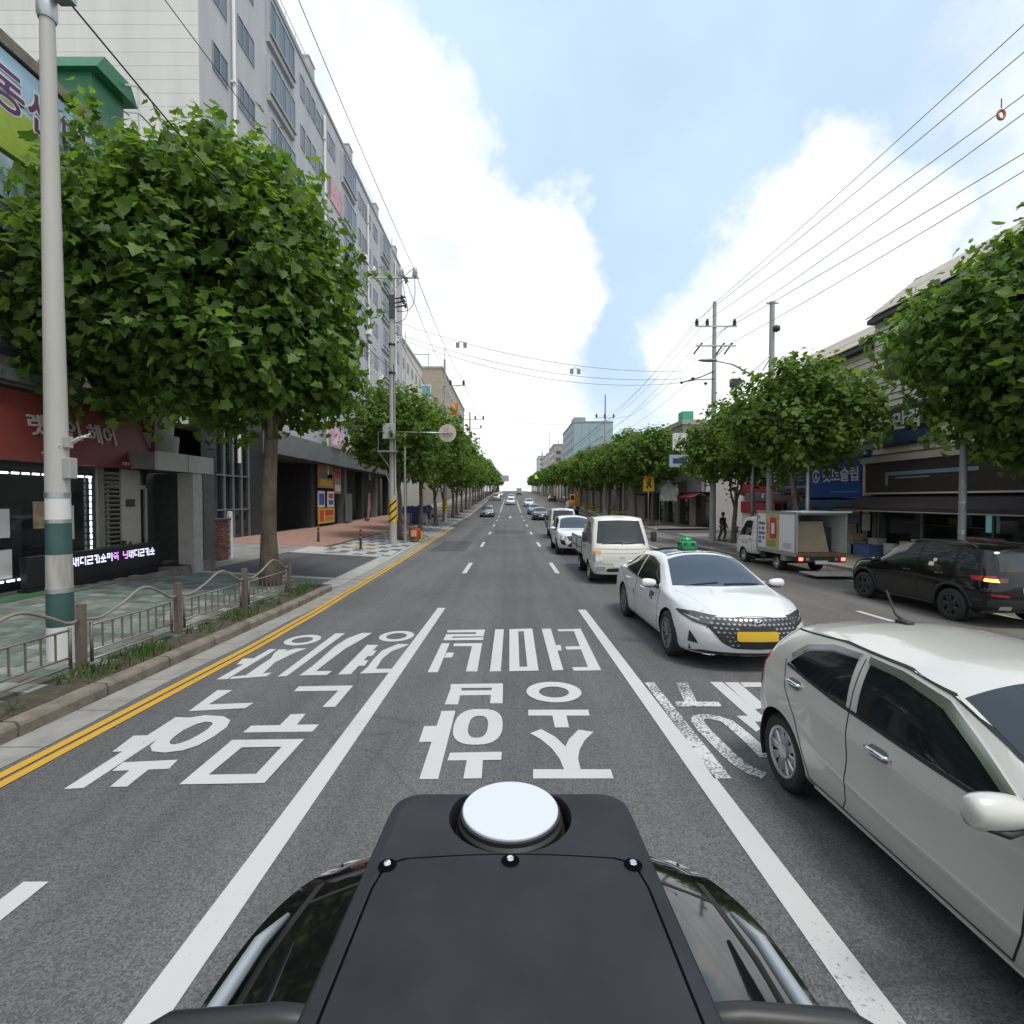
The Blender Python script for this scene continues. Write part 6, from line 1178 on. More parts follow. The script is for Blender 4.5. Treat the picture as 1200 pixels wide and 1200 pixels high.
        b = MB(); b.add(V.tolist(), F); Vm = V.copy(); Vm[:,1] *= -1; b.add(Vm.tolist(), [f[::-1] for f in F])
        bm = bmesh.new()
        me = b.mesh('body', mat, True); bm.from_mesh(me); bmesh.ops.remove_doubles(bm, verts=bm.verts, dist=.0006)
        bmesh.ops.dissolve_degenerate(bm, dist=.0005, edges=bm.edges); bm.to_mesh(me); 
        s.tree = BVHTree.FromBMesh(bm); bm.free(); me.polygons.foreach_set('use_smooth', [True]*len(me.polygons)); me.set_sharp_from_angle(angle=R(38)); me.update()
        s.body = obj('body', me, root)
        # wheel housings
        b = MB()
        for wx in wh:
            w_ = float(wm(wx))-.03
            for sgn in (1,-1):
                Pp = []
                for k in range(15):
                    a = math.pi*(-.15+1.3*k/14); px, pz = wx+(Ra+.012)*math.cos(a), P['R']+(Ra+.012)*math.sin(a); Pp.append([(px, sgn*(w_-.0), pz), (px, sgn*(w_-.36), pz)])
                b.grid(Pp); b.add([(wx+(Ra+.012)*math.cos(math.pi*(-.15+1.3*k/14)), sgn*(w_-.36), P['R']+(Ra+.012)*math.sin(math.pi*(-.15+1.3*k/14))) for k in range(15)], [tuple(range(15))])
        b.box(-L/2+.35, L/2-.35, -float(wm(0))+.14, float(wm(0))-.14, P['R']-.08, P['R']+.02)
        part('underbody', b, BLKPL, root)
    def cast(s, a, c, side):
        if side in 'LR': sg = 1 if side == 'L' else -1; o, d = Vector((a, sg*3, c)), Vector((0, -sg, 0))
        elif side == 'F': o, d = Vector((s.L/2+2, a, c)), Vector((-1,0,0))
        elif side == 'B': o, d = Vector((-s.L/2-2, a, c)), Vector((1,0,0))
        else: o, d = Vector((a, c, 4)), Vector((0,0,-1))
        h = s.tree.ray_cast(o, d)
        if side in 'LR' and h[0] is not None and h[0].y*sg < .42: h = (None,)
        if h[0] is None:
            q = {'L': Vector((a,.95,c)), 'R': Vector((a,-.95,c)), 'F': Vector((s.L/2,a,c)), 'B': Vector((-s.L/2,a,c)), 'T': Vector((a,c,1))}[side]; h = s.tree.find_nearest(q)
        p, n = h[0], h[1]
        if n.dot(d) > 0: n = -n
        return p, n
    def patch(s, lo, hi, side, mat, name, off=.006, nu=16, nv=7, parent=None, rim=True, up=False):
        """surface between two polylines given in the side's own 2D coordinates, lying on the body"""
        def rs(pl):
            pl = [Vector((*p, 0)) for p in pl]; d = [0]
            for a, c in zip(pl[:-1], pl[1:]): d.append(d[-1]+(c-a).length)
            out = []
            for i in range(nu):
                t = d[-1]*i/(nu-1); k = 0
                while k < len(pl)-2 and d[k+1] < t: k += 1
                out.append(pl[k].lerp(pl[k+1], (t-d[k])/max(1e-9, d[k+1]-d[k])))
            return out
        A, B = rs(lo), rs(hi); P, NN = [], []
        for j in range(nv):
            q = j/(nv-1); row = []
            for i in range(nu):
                c = A[i].lerp(B[i], q); p, n = s.cast(c.x, c.y, side); row.append((p, n))
            P.append(row)
        ctr = P[nv//2][nu//2]; b = MB()
        b.grid([[p+n*off for p, n in r] for r in P]); 
        f = b.f[(nv//2)*(nu-1)+nu//2]; v = [Vector(b.v[q]) for q in f]; flip = (v[2]-v[0]).cross(v[3]-v[1]).dot(ctr[1]) < 0
        if rim:
            loop = [P[0][i] for i in range(nu)]+[P[j][nu-1] for j in range(1,nv)]+[P[nv-1][i] for i in range(nu-2,-1,-1)]+[P[j][0] for j in range(nv-2,0,-1)]
            b.grid([[p+n*off for p, n in loop], [p-n*.01 for p, n in loop]], closed=True)
            k = len(loop); 
            for i in range(len(b.f)-k, len(b.f)): b.f[i] = b.f[i][::-1]
        if flip: b.f = [q[::-1] for q in b.f]
        return part(name, b, mat, parent or s.root, smooth=True, angle=50)
    def both(s, lo, hi, mat, name, **k): return [s.patch(lo, hi, sd, mat, name, **k) for sd in 'LR']
    def mir(s, lo, hi, side, mat, name, **k):      # F or B or T patch and its mirror
        m = (lambda pl: [(-a, c) for a, c in pl]) if side in 'FB' else (lambda pl: [(a, -c) for a, c in pl])
        return [s.patch(lo, hi, side, mat, name, **k), s.patch(m(lo), m(hi), side, mat, name, **k)]
    def line(s, pl, side, mat, name, w=.008, off=.0025, n=24, parent=None):
        """a narrow strip along a polyline"""
        pl = [Vector((*p, 0)) for p in pl]; lo, hi = [], []
        for i, p in enumerate(pl):
            t = (pl[min(i+1,len(pl)-1)]-pl[max(i-1,0)]).normalized(); q = Vector((-t.y, t.x, 0))*w/2; lo.append((p-q)[:2]); hi.append((p+q)[:2])
        return s.patch(lo, hi, side, mat, name, off=off, nu=n, nv=3, parent=parent, rim=True)
GAP = M('panel_gap', (.012,.012,.012), .8)
WHC = {}
def wheel_meshes(R_, w, kind, rimm):
    key = (R_, w, kind, rimm.name)
    if key in WHC: return WHC[key]
    rr = R_*.69 if kind != 'steel' else R_*.66; n = 36
    t = MB().lathe([(rr-.03,-w/2+.01),(rr,-w/2+.004),(R_*.86,-w/2-.006),(R_*.965,-w/2+.015),(R_,-w/2+.045),(R_,w/2-.045),(R_*.965,w/2-.015),(R_*.86,w/2+.006),(rr,w/2-.004),(rr-.03,w/2-.01)], n, axis='y', cap=False)
    for k in (-.3,0,.3): t.lathe([(R_+.0015,w*k-.006),(R_+.0015,w*k+.006)], n, axis='y', cap=False)
    d = MB().lathe([(rr-.005,w/2-.012),(rr-.02,w/2-.004),(rr-.035,w/2-.02),(rr-.045,-w/2+.05),(0,-w/2+.06)], n, axis='y', cap=False, mi=1)
    d.lathe([(rr-.002,w/2-.008),(rr-.012,w/2+.001),(rr-.028,w/2-.006),(rr-.034,w/2-.03)], n, axis='y', cap=False, mi=0)
    ns = {'ten': 10, 'five': 5, 'steel': 0, 'multi': 8}[kind]
    if ns:
        for k in range(ns):
            a = 2*math.pi*k/ns; wd = {'ten': .028, 'five': .055, 'multi': .03}[kind]; split = kind == 'five'
            for off in ((-.12,.12) if split else (0,)):
                P = []
                for (r_, ww, y) in ((.045, wd*.8, w/2-.018),(rr*.55, wd, w/2-.008),(rr-.02, wd*1.35, w/2-.012)):
                    aa = a+off*(r_/rr); c, s_ = math.cos(aa), math.sin(aa); P.append([(r_*c-ww*s_*q, y-(0 if abs(q) < 1 else .012), r_*s_+ww*c*q) for q in (-1,-.7,.7,1)])
                d.grid(P); d.f[-6:] = [f[::-1] for f in d.f[-6:]]
                d.grid(P)
        d.lathe([(.06,w/2-.03),(.058,w/2-.006),(.03,w/2),(0,w/2)], 16, axis='y', cap=False)
    else:
        d.lathe([(rr-.03,w/2-.05),(rr*.75,w/2-.03),(rr*.5,w/2-.015),(rr*.3,w/2-.05),(0,w/2-.05)], 24, axis='y', cap=False)
        for k in range(8): a = k*math.pi/4; d.lathe([(0,w/2-.016),(.022,w/2-.016),(.022,w/2-.026)], 8, axis='y', c=(rr*.62*math.cos(a),0,rr*.62*math.sin(a)), cap=False, mi=1)
    WHC[key] = (t.mesh('wheel', RUBBER, True, 40), d.mesh('rim', [rimm, BLKPL], True, 35)); return WHC[key]
RIM_S = M('rim_silver', (.50,.51,.52), .3, .6); RIM_D = M('rim_dark', (.05,.05,.052), .35, .3); RIM_K = M('rim_black', (.02,.02,.021), .4)
def wheels(root, xs, tr, R_, w, kind, rimm):
    t, d = wheel_meshes(R_, w, kind, rimm)
    for x in xs:
        for sg in (1,-1):
            o = obj('wheel', t, root, (x, sg*(tr-w/2), R_), (0, random.uniform(0,6), 0 if sg > 0 else math.pi)); obj('rim', d, o)
def mirror(root, x, y, z, mat, s=1.0, tall=False):
    for sg in (1,-1):
        b = MB(); n = 12; w_, h_, d_ = (.11,.066,.055) if not tall else (.09,.15,.04)
        P = []
        for i in range(9):
            t = -math.pi/2+math.pi*i/8; c = max(.02, math.cos(t))**.38; P.append([(x+d_*math.cos(a)*c*1.2, sg*(y+.12*s+w_*s*math.sin(t)), z+h_*s*math.sin(a)*c*(1+.12*math.sin(t))) for a in [2*math.pi*k/n for k in range(n)]])
        b.grid(P, closed=True); b.f += [tuple(range(n)), tuple(range(8*n, 9*n))[::-1]]; b.m += [0, 0]; m_ = part('mirror', b, mat, root, smooth=True)
        part('mirror_trim', MB().tube([(x+d_*.5, sg*(y+.03), z-h_*s*.72), (x+d_*.9, sg*(y+.12*s), z-h_*s*.86), (x+d_*.4, sg*(y+.2*s), z-h_*s*.62)], [.012,.016,.01], 6), BLKPL, m_, smooth=True)
        part('mirror_foot', MB().tube([(x+.02, sg*(y-.03), z-.06), (x+.01, sg*(y+.06), z-.035)], [.035,.028], 8), BLKPL, m_, smooth=True)
        part('mirror_glass', MB().lathe([(0,0),(.8,0),(.8,.004),(0,.004)], 14, axis='x').v and MB().add([(x-d_*.9, sg*(y+.12*s)+w_*s*.8*math.cos(a), z+h_*s*.78*math.sin(a)) for a in [2*math.pi*k/14 for k in range(14)]], [tuple(range(14))]), GLASSD, m_)
def rounded(x0, x1, z0, z1, r=.03, n=4):
    """lower and upper polylines of a rounded rectangle"""
    lo = [(x0, z0+r)]+[(x0+r-r*math.cos(a), z0+r-r*math.sin(a)) for a in [math.pi/2*k/n for k in range(n+1)]]+[(x1-r+r*math.sin(a), z0+r-r*math.cos(a)) for a in [math.pi/2*k/n for k in range(n+1)]]+[(x1,z0+r)]
    return lo, [(a, z1-(c-z0)) for a, c in lo]
def handle(car, x, z, mat, w=.17, sides='LR'):
    for sd in sides:
        p, n = car.cast(x, z, sd); sg = 1 if sd == 'L' else -1
        pts = [p+Vector((-w/2,0,.0))-n*.005, p+Vector((-w/2+.02,0,.002))+n*.03, p+Vector((0,0,.004))+n*.04, p+Vector((w/2-.02,0,.002))+n*.03, p+Vector((w/2,0,0))-n*.005]
        part('door_handle', MB().tube(pts, [.012,.014,.016,.014,.012], 8), mat, car.root, smooth=True)
        car.patch(*rounded(x-w*.38, x+w*.34, z-.03, z+.025, .02), sd, mat, 'handle_recess', off=-.001, nu=10, nv=4, rim=False) if False else None
def place(root, x, y, rz): root.location = (x, y, zg(x,y)); root.rotation_euler = (math.atan(0), 0, rz)
SOUTH, NORTH = -math.pi/2, math.pi/2      # facing the camera / facing away
def slope(root, x, y, rz):
    dz = (zg(x, y+2)-zg(x, y-2))/4; sg = math.sin(rz); root.location = (x, y, zg(x,y)); root.rotation_euler = (-0.0, -math.atan(dz*sg), rz)
# ---- small beige hatchback, the nearest car ------------------------------------
PIC = dict(L=3.6, R=.283, Ra=.325, wheels=(1.17,-1.215),
  zc=[(-1.8,1.23),(-1.4,1.285),(-.7,1.325),(-.15,1.315),(.12,1.28),(.42,1.15),(.88,.945),(1.1,.90),(1.5,.82),(1.8,.70)],
  ze=[(-1.8,1.17),(-1.4,1.225),(-.7,1.262),(-.15,1.25),(.15,1.205),(.45,1.08),(.88,.895),(1.1,.855),(1.5,.77),(1.8,.65)],
  crease=[(-1.0,.60),(-.7,.50),(0,.43),(.8,.40)], zs=[(-1.8,.97),(-1.2,.95),(-.5,.905),(.3,.865),(.9,.825),(1.2,.79),(1.5,.71),(1.8,.58)],
  ws=[(-1.8,.70),(-1.2,.75),(-.4,.77),(.6,.77),(1.1,.745),(1.8,.70)], wm=[(-1.8,.775),(-1.2,.805),(-.6,.795),(.6,.795),(1.15,.80),(1.8,.76)],
  wt=[(-1.8,.54),(-1.2,.60),(-.2,.625),(.2,.625),(.6,.66),(.95,.69),(1.8,.60)], zl=[(-1.8,.30),(-1.5,.22),(-.6,.20),(.6,.20),(1.5,.20),(1.8,.24)], zm=[(-1.8,.62),(-.6,.55),(.6,.52),(1.8,.50)],
  xf=[(.2,-.08),(.45,0),(.65,-.03),(.8,-.16),(1.0,-.3),(1.5,-.4)], xr=[(.2,-.06),(.5,0),(.85,-.02),(1.0,-.09),(1.15,-.22),(1.3,-.40)], nf=2.6, nr=3.4, lf=.9, lr=.5, sf=.9, sr=.8)
pic = thing('hatchback', 'pale beige grey small hatchback close by in the next lane', 'car'); PB = paint('beige_silver', (.55,.545,.50), .1)
c = Car(PIC, pic, PB, 1.25)
VIS = M('visor_chrome', (.72,.74,.76), .14, .9)
rl_ = [(-1.15,.99),(-1.0,.963),(-.7,.935),(-.47,.915)]; ru_ = [(-1.12,1.02),(-1.0,1.115),(-.75,1.18),(-.51,1.195)]
fl_ = [(-.37,.908),(0,.89),(.40,.875),(.60,.87)]; fu_ = [(-.40,1.195),(-.15,1.187),(.12,1.14),(.56,.925)]
c.both(rl_, ru_, GLASSD, 'side_window', off=.004); c.both(fl_, fu_, GLASSD, 'side_window', off=.004)
c.both([(-1.13,1.03),(-1.0,1.122),(-.75,1.186),(-.50,1.20)], [(-1.16,1.05),(-1.02,1.155),(-.75,1.222),(-.48,1.235)], VIS, 'window_visor', off=.013, nv=4, nu=22)
c.both([(-.41,1.20),(-.15,1.192),(.12,1.145),(.56,.905)], [(-.42,1.235),(-.14,1.228),(.15,1.18),(.61,.92)], VIS, 'window_visor', off=.013, nv=4, nu=22)
c.patch([(.84,-.66),(.93,-.3),(.95,0),(.93,.3),(.84,.66)], [(.18,-.60),(.15,-.3),(.14,0),(.15,.3),(.18,.60)], 'T', GLASSD, 'windscreen', off=.004, nu=22)
for sd in 'LR':
    c.line([(-1.18,.972),(-.6,.912),(.1,.872),(.66,.85)], sd, BLKPL, 'window_seal', .022)
    c.line([(-.455,1.215),(-.435,.93),(-.43,.6),(-.45,.33),(-.49,.27)], sd, GAP, 'door_seam', .006)
    c.line([(.66,.89),(.68,.7),(.66,.42),(.60,.27)], sd, GAP, 'door_seam', .008); c.line([(-1.22,1.0),(-1.14,.80),(-.98,.62),(-.90,.42),(-.84,.27)], sd, GAP, 'door_seam', .006)
    c.line([(-.85,.268),(0,.262),(.60,.268)], sd, GAP, 'sill_seam', .007)
    c.line([(-.8,.235),(0,.23),(.85,.235)], sd, M('sill_trim', (.45,.45,.42), .35), 'sill_trim', .014, .01)
    c.patch([(.60,.90),(.68,.885),(.80,.86)], [(.60,.955),(.66,.93),(.80,.868)], sd, BLKPL, 'mirror_sail', off=.006, nu=8, nv=4)
    c.line([(-1.30,1.21),(-.7,1.262),(-.15,1.252),(.14,1.208),(.45,1.085),(.80,.93)], sd, GAP, 'roof_seam', .010, .002, n=40)
for x, z in ((-1.03,.87),(-.15,.775)):
    handle(c, x, z, CHROME, .18)
    for sd in 'LR': c.patch(*rounded(x-.08,x+.075,z-.038,z+.03,.03), sd, M('handle_cup', (.15,.148,.13), .5), 'handle_recess', off=.0018, nu=12, nv=5, rim=False)
c.mir([(.52,.96),(.66,.94)], [(.52,.78),(.70,.76)], 'B', REDL, 'tail_lamp', off=.012, nu=8, nv=8)
c.both([(-1.82,.70),(-1.66,.76),(-1.60,.86)], [(-1.70,.98),(-1.62,.965),(-1.58,.94)], REDL, 'tail_lamp', off=.01)
c.patch([(-.5,.98),(0,.96),(.5,.98)], [(-.44,1.17),(0,1.19),(.44,1.17)], 'B', GLASSD, 'rear_window', off=.004)
c.patch(*rounded(-.26,.26,.66,.78,.02), 'B', M('plate_white', (.6,.6,.58), .5), 'number_plate', off=.012)
c.mir([(.36,.62),(.60,.66),(.70,.72)], [(.36,.74),(.58,.80),(.66,.82)], 'F', LAMPC, 'headlight', off=.008); c.patch(*rounded(-.33,.33,.56,.68,.04), 'F', BLKPL, 'grille', off=.006); c.patch(*rounded(-.5,.5,.3,.42,.05), 'F', BLKPL, 'bumper_intake', off=.004)
part('antenna', MB().tube([(-.98,0,1.325),(-1.08,0,1.37),(-1.17,0,1.53)], [.016,.009,.007], 6), BLKPL, pic, smooth=True); part('antenna_base', MB().bbox(-1.05,-.93,-.03,.03,1.305,1.342,.012), BLKPL, pic, smooth=True)
wheels(pic, PIC['wheels'], .775, .283, .17, 'ten', RIM_S); mirror(pic, .67, .775, .93, PB, 1.12)
slope(pic, 2.06+.80, 3.88-1.215, SOUTH)
# ---- white taxi ---------------------------------------------------------------
SED = dict(L=4.99, R=.335, Ra=.375, wheels=(1.56,-1.325),
  zc=[(-2.495,.99),(-2.25,1.07),(-1.95,1.115),(-1.7,1.16),(-1.2,1.35),(-.7,1.45),(-.2,1.475),(.2,1.455),(.5,1.385),(.95,1.17),(1.25,1.025),(1.4,.99),(1.9,.925),(2.3,.83),(2.495,.73)],
  ze=[(-2.495,.93),(-2.25,1.02),(-1.95,1.07),(-1.7,1.11),(-1.2,1.28),(-.7,1.375),(-.2,1.395),(.2,1.375),(.5,1.30),(.95,1.10),(1.25,.975),(1.4,.945),(1.9,.875),(2.3,.78),(2.495,.68)],
  zs=[(-2.495,.88),(-2.0,.97),(-1.5,.965),(-.5,.935),(.5,.90),(1.2,.875),(1.6,.845),(2.1,.76),(2.495,.62)],
  ws=[(-2.495,.78),(-1.5,.86),(-.5,.885),(.6,.885),(1.3,.87),(2.0,.84),(2.495,.78)], wm=[(-2.495,.89),(-1.4,.935),(-.4,.925),(.6,.925),(1.5,.935),(2.495,.89)],
  crease=[(-1.3,.70),(0,.66),(1.5,.62)], wt=[(-2.495,.66),(-1.9,.68),(-1.3,.60),(-.5,.60),(.2,.60),(.6,.65),(1.2,.76),(1.6,.74),(2.495,.66)], zl=[(-2.495,.32),(-2.1,.22),(-.8,.19),(.8,.19),(2.1,.20),(2.495,.23)], zm=[(-2.495,.62),(-.6,.56),(.6,.54),(2.495,.50)],
  xf=[(.2,-.07),(.42,0),(.62,-.02),(.74,-.10),(.9,-.2),(1.5,-.3)], xr=[(.2,-.08),(.5,0),(.85,-.01),(1.0,-.08),(1.2,-.14)], nf=2.5, nr=3.2, lf=.85, lr=.6, sf=.8, sr=.6)
def sedan_common(c, roofglass=False, lamp=True, detail=True):
    c.both([(-1.62,1.02),(-1.0,.985),(-.5,.965),(-.36,.96)], [(-1.50,1.10),(-1.1,1.255),(-.7,1.325),(-.42,1.335)], GLASSD, 'side_window', off=.005, parent=None)
    c.both([(-.28,.955),(.3,.935),(.85,.925),(.98,.935)], [(-.33,1.335),(0,1.33),(.42,1.255),(.92,1.005)], GLASSD, 'side_window', off=.005)
    c.patch([(1.22,-.72),(1.34,-.35),(1.37,0),(1.34,.35),(1.22,.72)], [(.48,-.57),(.44,-.3),(.43,0),(.44,.3),(.48,.57)], 'T', M('windscreen_blue', (.02,.03,.045), .05, spec=1.0), 'windscreen', off=.005, nu=22)
    c.patch([(-1.75,-.60),(-1.82,0),(-1.75,.60)], [(-1.0,-.55),(-.95,0),(-1.0,.55)], 'T', GLASSD, 'rear_window', off=.005, nu=16)
    if roofglass: c.patch([(.35,-.53),(.33,0),(.35,.53)], [(-.75,-.53),(-.75,0),(-.75,.53)], 'T', GLASSD, 'roof_glass', off=.004, nu=14)
    for sd in 'LR':
        if detail:
            c.line([(-.305,1.36),(-.31,.95),(-.33,.6),(-.37,.26)], sd, GAP, 'door_seam'); c.line([(1.05,.92),(1.10,.7),(1.08,.45),(1.02,.26)], sd, GAP, 'door_seam'); c.line([(-1.60,1.0),(-1.40,.85),(-1.02,.72),(-.92,.5),(-.9,.26)], sd, GAP, 'door_seam')
        c.line([(-1.66,1.005),(-.9,.97),(0,.938),(.98,.918)], sd, CHROME, 'window_trim', .014, .008)
GREEN = M('taxi_green', (.012,.26,.10), .3, coat=.5)
tx = thing('taxi', 'white sedan taxi with green roof light and wide patterned grille', 'car'); WP = paint('white', (.64,.65,.67))
c = Car(SED, tx, WP, 1.1); sedan_common(c, True)
gr = c.patch([(-.60,.60),(-.44,.40),(-.30,.335),(0,.325),(.30,.335),(.44,.40),(.60,.60)], [(-.74,.725),(-.45,.715),(0,.725),(.45,.715),(.74,.725)], 'F', BLKPL, 'grille', off=.006, nu=30, nv=9)
dm = MB()
for r_ in range(7):
    for k in range(-11, 12):
        yy = (k+(.5 if r_ % 2 else 0))*.064; z = .695-r_*.052
        if abs(yy) > .64-.05*r_ or (z < .60 and abs(yy) < .24): continue
        q = []
        for dy, dz in ((-.024,0),(0,-.015),(.024,0),(0,.015)):
            p, n = c.cast(yy+dy, z+dz, 'F'); q.append(p+n*.011)
        dm.add(q, [(0,1,2,3)]); 
part('grille_jewels', dm, M('grille_silver', (.33,.34,.36), .25, .7), gr, stuff=True)
c.mir([(.60,.60),(.75,.64),(.84,.70)], [(.72,.72),(.80,.735),(.87,.745)], 'F', M('lamp_dark', (.05,.055,.06), .06, coat=1), 'headlight', off=.007, nu=12)
c.both([(1.86,.745),(2.1,.70),(2.33,.62)], [(1.84,.755),(2.1,.765),(2.33,.725)], M('lamp_dark'), 'headlight', off=.007, nu=12)
c.mir([(.66,.655),(.80,.695)], [(.68,.675),(.82,.715)], 'F', LAMPC, 'lamp_strip', off=.012, nu=8, nv=3)
c.mir([(.70,.36),(.80,.365)], [(.775,.50),(.79,.51)], 'F', BLKPL, 'air_vent', off=.006, nu=8)
c.patch([(-.78,.235),(0,.215),(.78,.235)], [(-.66,.275),(0,.27),(.66,.275)], 'F', BLKPL, 'bumper_intake', off=.006, nu=18)
c.patch([(-.80,.205),(0,.185),(.80,.205)], [(-.80,.222),(0,.203),(.80,.222)], 'F', CHROME, 'bumper_trim', off=.012, nu=20, nv=3)
pl = c.patch(*rounded(-.27,.27,.435,.56,.015), 'F', M('plate_yellow', (.60,.38,.02), .5), 'number_plate', off=.022)
b = MB(); p0, n0 = c.cast(0, .665, 'F'); q = [p0+n0*.02+Vector((0,.085*math.cos(a),.045*math.sin(a))) for a in [2*math.pi*k/28 for k in range(28)]]
b.tube(q+[q[0]], .006, 6, cap=False); 
for yy in (-.035,.035): b.tube([p0+n0*.02+Vector((0,yy-.012,-.035)), p0+n0*.02+Vector((0,yy+.012,.035))], .006, 5)
b.tube([p0+n0*.02+Vector((0,-.04,-.012)), p0+n0*.02+Vector((0,.04,.012))], .006, 5); part('emblem', b, CHROME, tx, smooth=True)
for x, z in ((-.95,.845),(.12,.81)): handle(c, x, z, WP, .2)
rl = part('roof_light', MB().bbox(-.42,-.08,-.14,.14,1.49,1.60,.03).lathe([(.17,1.475),(.2,1.475),(.2,1.495),(.15,1.5)], 20, c=(-.25,0,0)).lathe([(.10,1.59),(.11,1.625),(.085,1.665),(.0,1.67)], 16, c=(-.25,0,0)).lathe([(.0,0),(.05,0),(.05,.03),(.03,.05),(0,.05)], 14, c=(-.25,0,1.66)), GREEN, tx, smooth=True, angle=40)
part('roof_light_marks', MB().box(-.0795,-.0775,-.1,-.04,1.525,1.575).box(-.0795,-.0775,.03,.1,1.525,1.575).box(-.30,-.19,-.1425,-.1405,1.525,1.575), M('mark_dark_green', (.01,.05,.03), .5), rl)
c.patch([(.62,.68),(.86,.67)], [(.62,.83),(.84,.80)], 'R', M('decal_dark', (.06,.06,.09), .5), 'door_decal', off=.003, nu=8) if False else None
for (x0,x1,z0,z1) in ((.60,.64,.71,.83),(.66,.71,.74,.83),(.66,.71,.70,.725),(.73,.77,.70,.83),(.78,.83,.76,.82)): c.patch([(x0,z0),(x1,z0)], [(x0,z1),(x1,z1)], 'R', M('decal_dark', (.05,.05,.08), .5), 'door_print', off=.003, nu=4, nv=3, rim=False)
c.patch(*rounded(-.48,-.43,.60,.70,.02), 'R', BLKPL, 'door_print', off=.003, nu=8, nv=3, rim=False)
c.line([(1.36,-.74),(1.9,-.60),(2.2,-.50)], 'T', M('crease_white', (.62,.63,.65), .4), 'hood_crease', .012, .003); c.line([(1.36,.74),(1.9,.60),(2.2,.50)], 'T', M('crease_white'), 'hood_crease', .012, .003)
c.line([(2.30,-.74),(2.36,-.4),(2.385,0),(2.36,.4),(2.30,.74)], 'T', GAP, 'hood_seam', .008, .002)
b = MB(); 
for y0, y1 in ((-.55,-.02),(.05,.6)): p, n = c.cast(1.30,y0,'T'); p2, n2 = c.cast(1.24,y1,'T'); b.tube([p+n*.02,(p+p2)/2+n*.03,p2+n2*.02], .01, 5)
part('wiper', b, BLKPL, tx)
wheels(tx, SED['wheels'], .925, .335, .215, 'ten', M('rim_grey', (.22,.22,.225), .35, .5)); mirror(tx, .98, .90, 1.0, WP, 1.05)
slope(tx, 2.31+.935, 7.57+1.56, SOUTH)
# ---- pickup trucks ---------------------------------------------------------------
CAB = dict(L=1.95, R=.31, Ra=.36, wheels=(.18,),
  zc=[(-.975,1.94),(0,1.955),(.6,1.945),(.975,1.92)], ze=[(-.975,1.86),(0,1.88),(.6,1.87),(.975,1.84)], zs=[(-.975,1.16),(0,1.14),(.975,1.08)],
  ws=[(-.975,.84),(.975,.835)], wm=[(-.975,.865),(0,.87),(.975,.855)], wt=[(-.975,.72),(0,.72),(.975,.70)], zl=[(-.975,.45),(-.5,.42),(.4,.40),(.8,.30),(.975,.30)], zm=[(-.975,.80),(.975,.72)],
  xf=[(.3,-.04),(.5,0),(.8,-.02),(1.05,-.10),(1.2,-.20),(1.9,-.62)], xr=[(.4,0),(2,0)], nf=4.5, nr=14, lf=.36, lr=.1, sf=1.0, sr=.1, bulge=.015)
CW = paint('cream_white', (.56,.55,.50))
def truck_cab(root, mat, detail=True, x0=0):
    c = Car(CAB, root, mat, .8)
    c.patch([(-.70,1.17),(0,1.15),(.70,1.17)], [(-.60,1.80),(0,1.82),(.60,1.80)], 'F', M('truck_glass', (.018,.026,.028), .08, spec=.6), 'windscreen', off=.006, nu=18)
    c.both([(-.52,1.17),(0,1.16),(.52,1.13),(.60,1.14)], [(-.50,1.76),(-.1,1.78),(.10,1.74),(.52,1.22)], GLASSD, 'side_window', off=.006)
    for sd in 'LR':
        c.line([(-.60,1.82),(-.62,1.2),(-.60,.55),(-.55,.46)], sd, GAP, 'door_seam', .01); c.line([(.60,1.10),(.66,.95),(.60,.72)], sd, GAP, 'door_seam', .01)
        c.line([(-.9,.98),(0,.97),(.8,.93)], sd, GAP, 'side_crease', .006)
    if detail:
        c.line([(-.78,1.02),(0,1.0),(.78,1.02)], 'F', GAP, 'hood_seam', .010); c.line([(-.52,.90),(0,.885),(.52,.90)], 'F', GAP, 'hood_seam', .007)
        for lo, hi, m, nm in (([(.56,.66),(.81,.68)], [(.58,.92),(.80,.95)], LAMPC, 'headlight'), ([(.585,.86),(.80,.88)], [(.60,.955),(.75,.99)], AMBER, 'turn_lamp')): c.mir(lo, hi, 'F', m, nm, off=.012 if m is LAMPC else .016, nu=10)
        c.mir(*[list(q) for q in rounded(.48,.74,.42,.53,.03)], 'F', LAMPC, 'fog_lamp', off=.008, nu=14)
        c.patch(*rounded(-.45,.45,.37,.47,.03), 'F', BLKPL, 'bumper_intake', off=.005); c.patch(*rounded(-.26,.26,.50,.61,.015), 'F', M('plate_white'), 'number_plate', off=.014)
        c.line([(-.8,.60),(0,.585),(.8,.60)], 'F', GAP, 'bumper_seam', .008)
        c.patch(*rounded(-.07,.07,.765,.80,.012), 'F', STEEL, 'emblem', off=.008, nu=10, nv=3)
        b = MB()
        for y0, y1 in ((-.55,-.02),(.1,.62)): p, n = c.cast(y0,1.16,'F'); p2, n2 = c.cast(y1,1.19,'F'); b.tube([p+n*.02,(p+p2)/2+n*.04,p2+n2*.03], .013, 5); b.tube([p2+n*.03, p2+n2*.02+Vector((.02,.06,-.08))], .013, 5)
        part('wiper', b, BLKPL, root)
    for sg in (1,-1):
        m_ = part('mirror', MB().bbox(.50,.58,sg*1.0-.085,sg*1.0+.085,1.20,1.50,.03), BLKPL, root, smooth=True, angle=40); part('mirror_arm', MB().tube([(.52,sg*.84,1.28),(.53,sg*.96,1.30)], .016, 6).tube([(.52,sg*.80,1.45),(.53,sg*.96,1.42)], .014, 6), BLKPL, m_)
        handle(c, -.45, 1.02, BLKPL, .14, 'L' if sg > 0 else 'R')
    return c
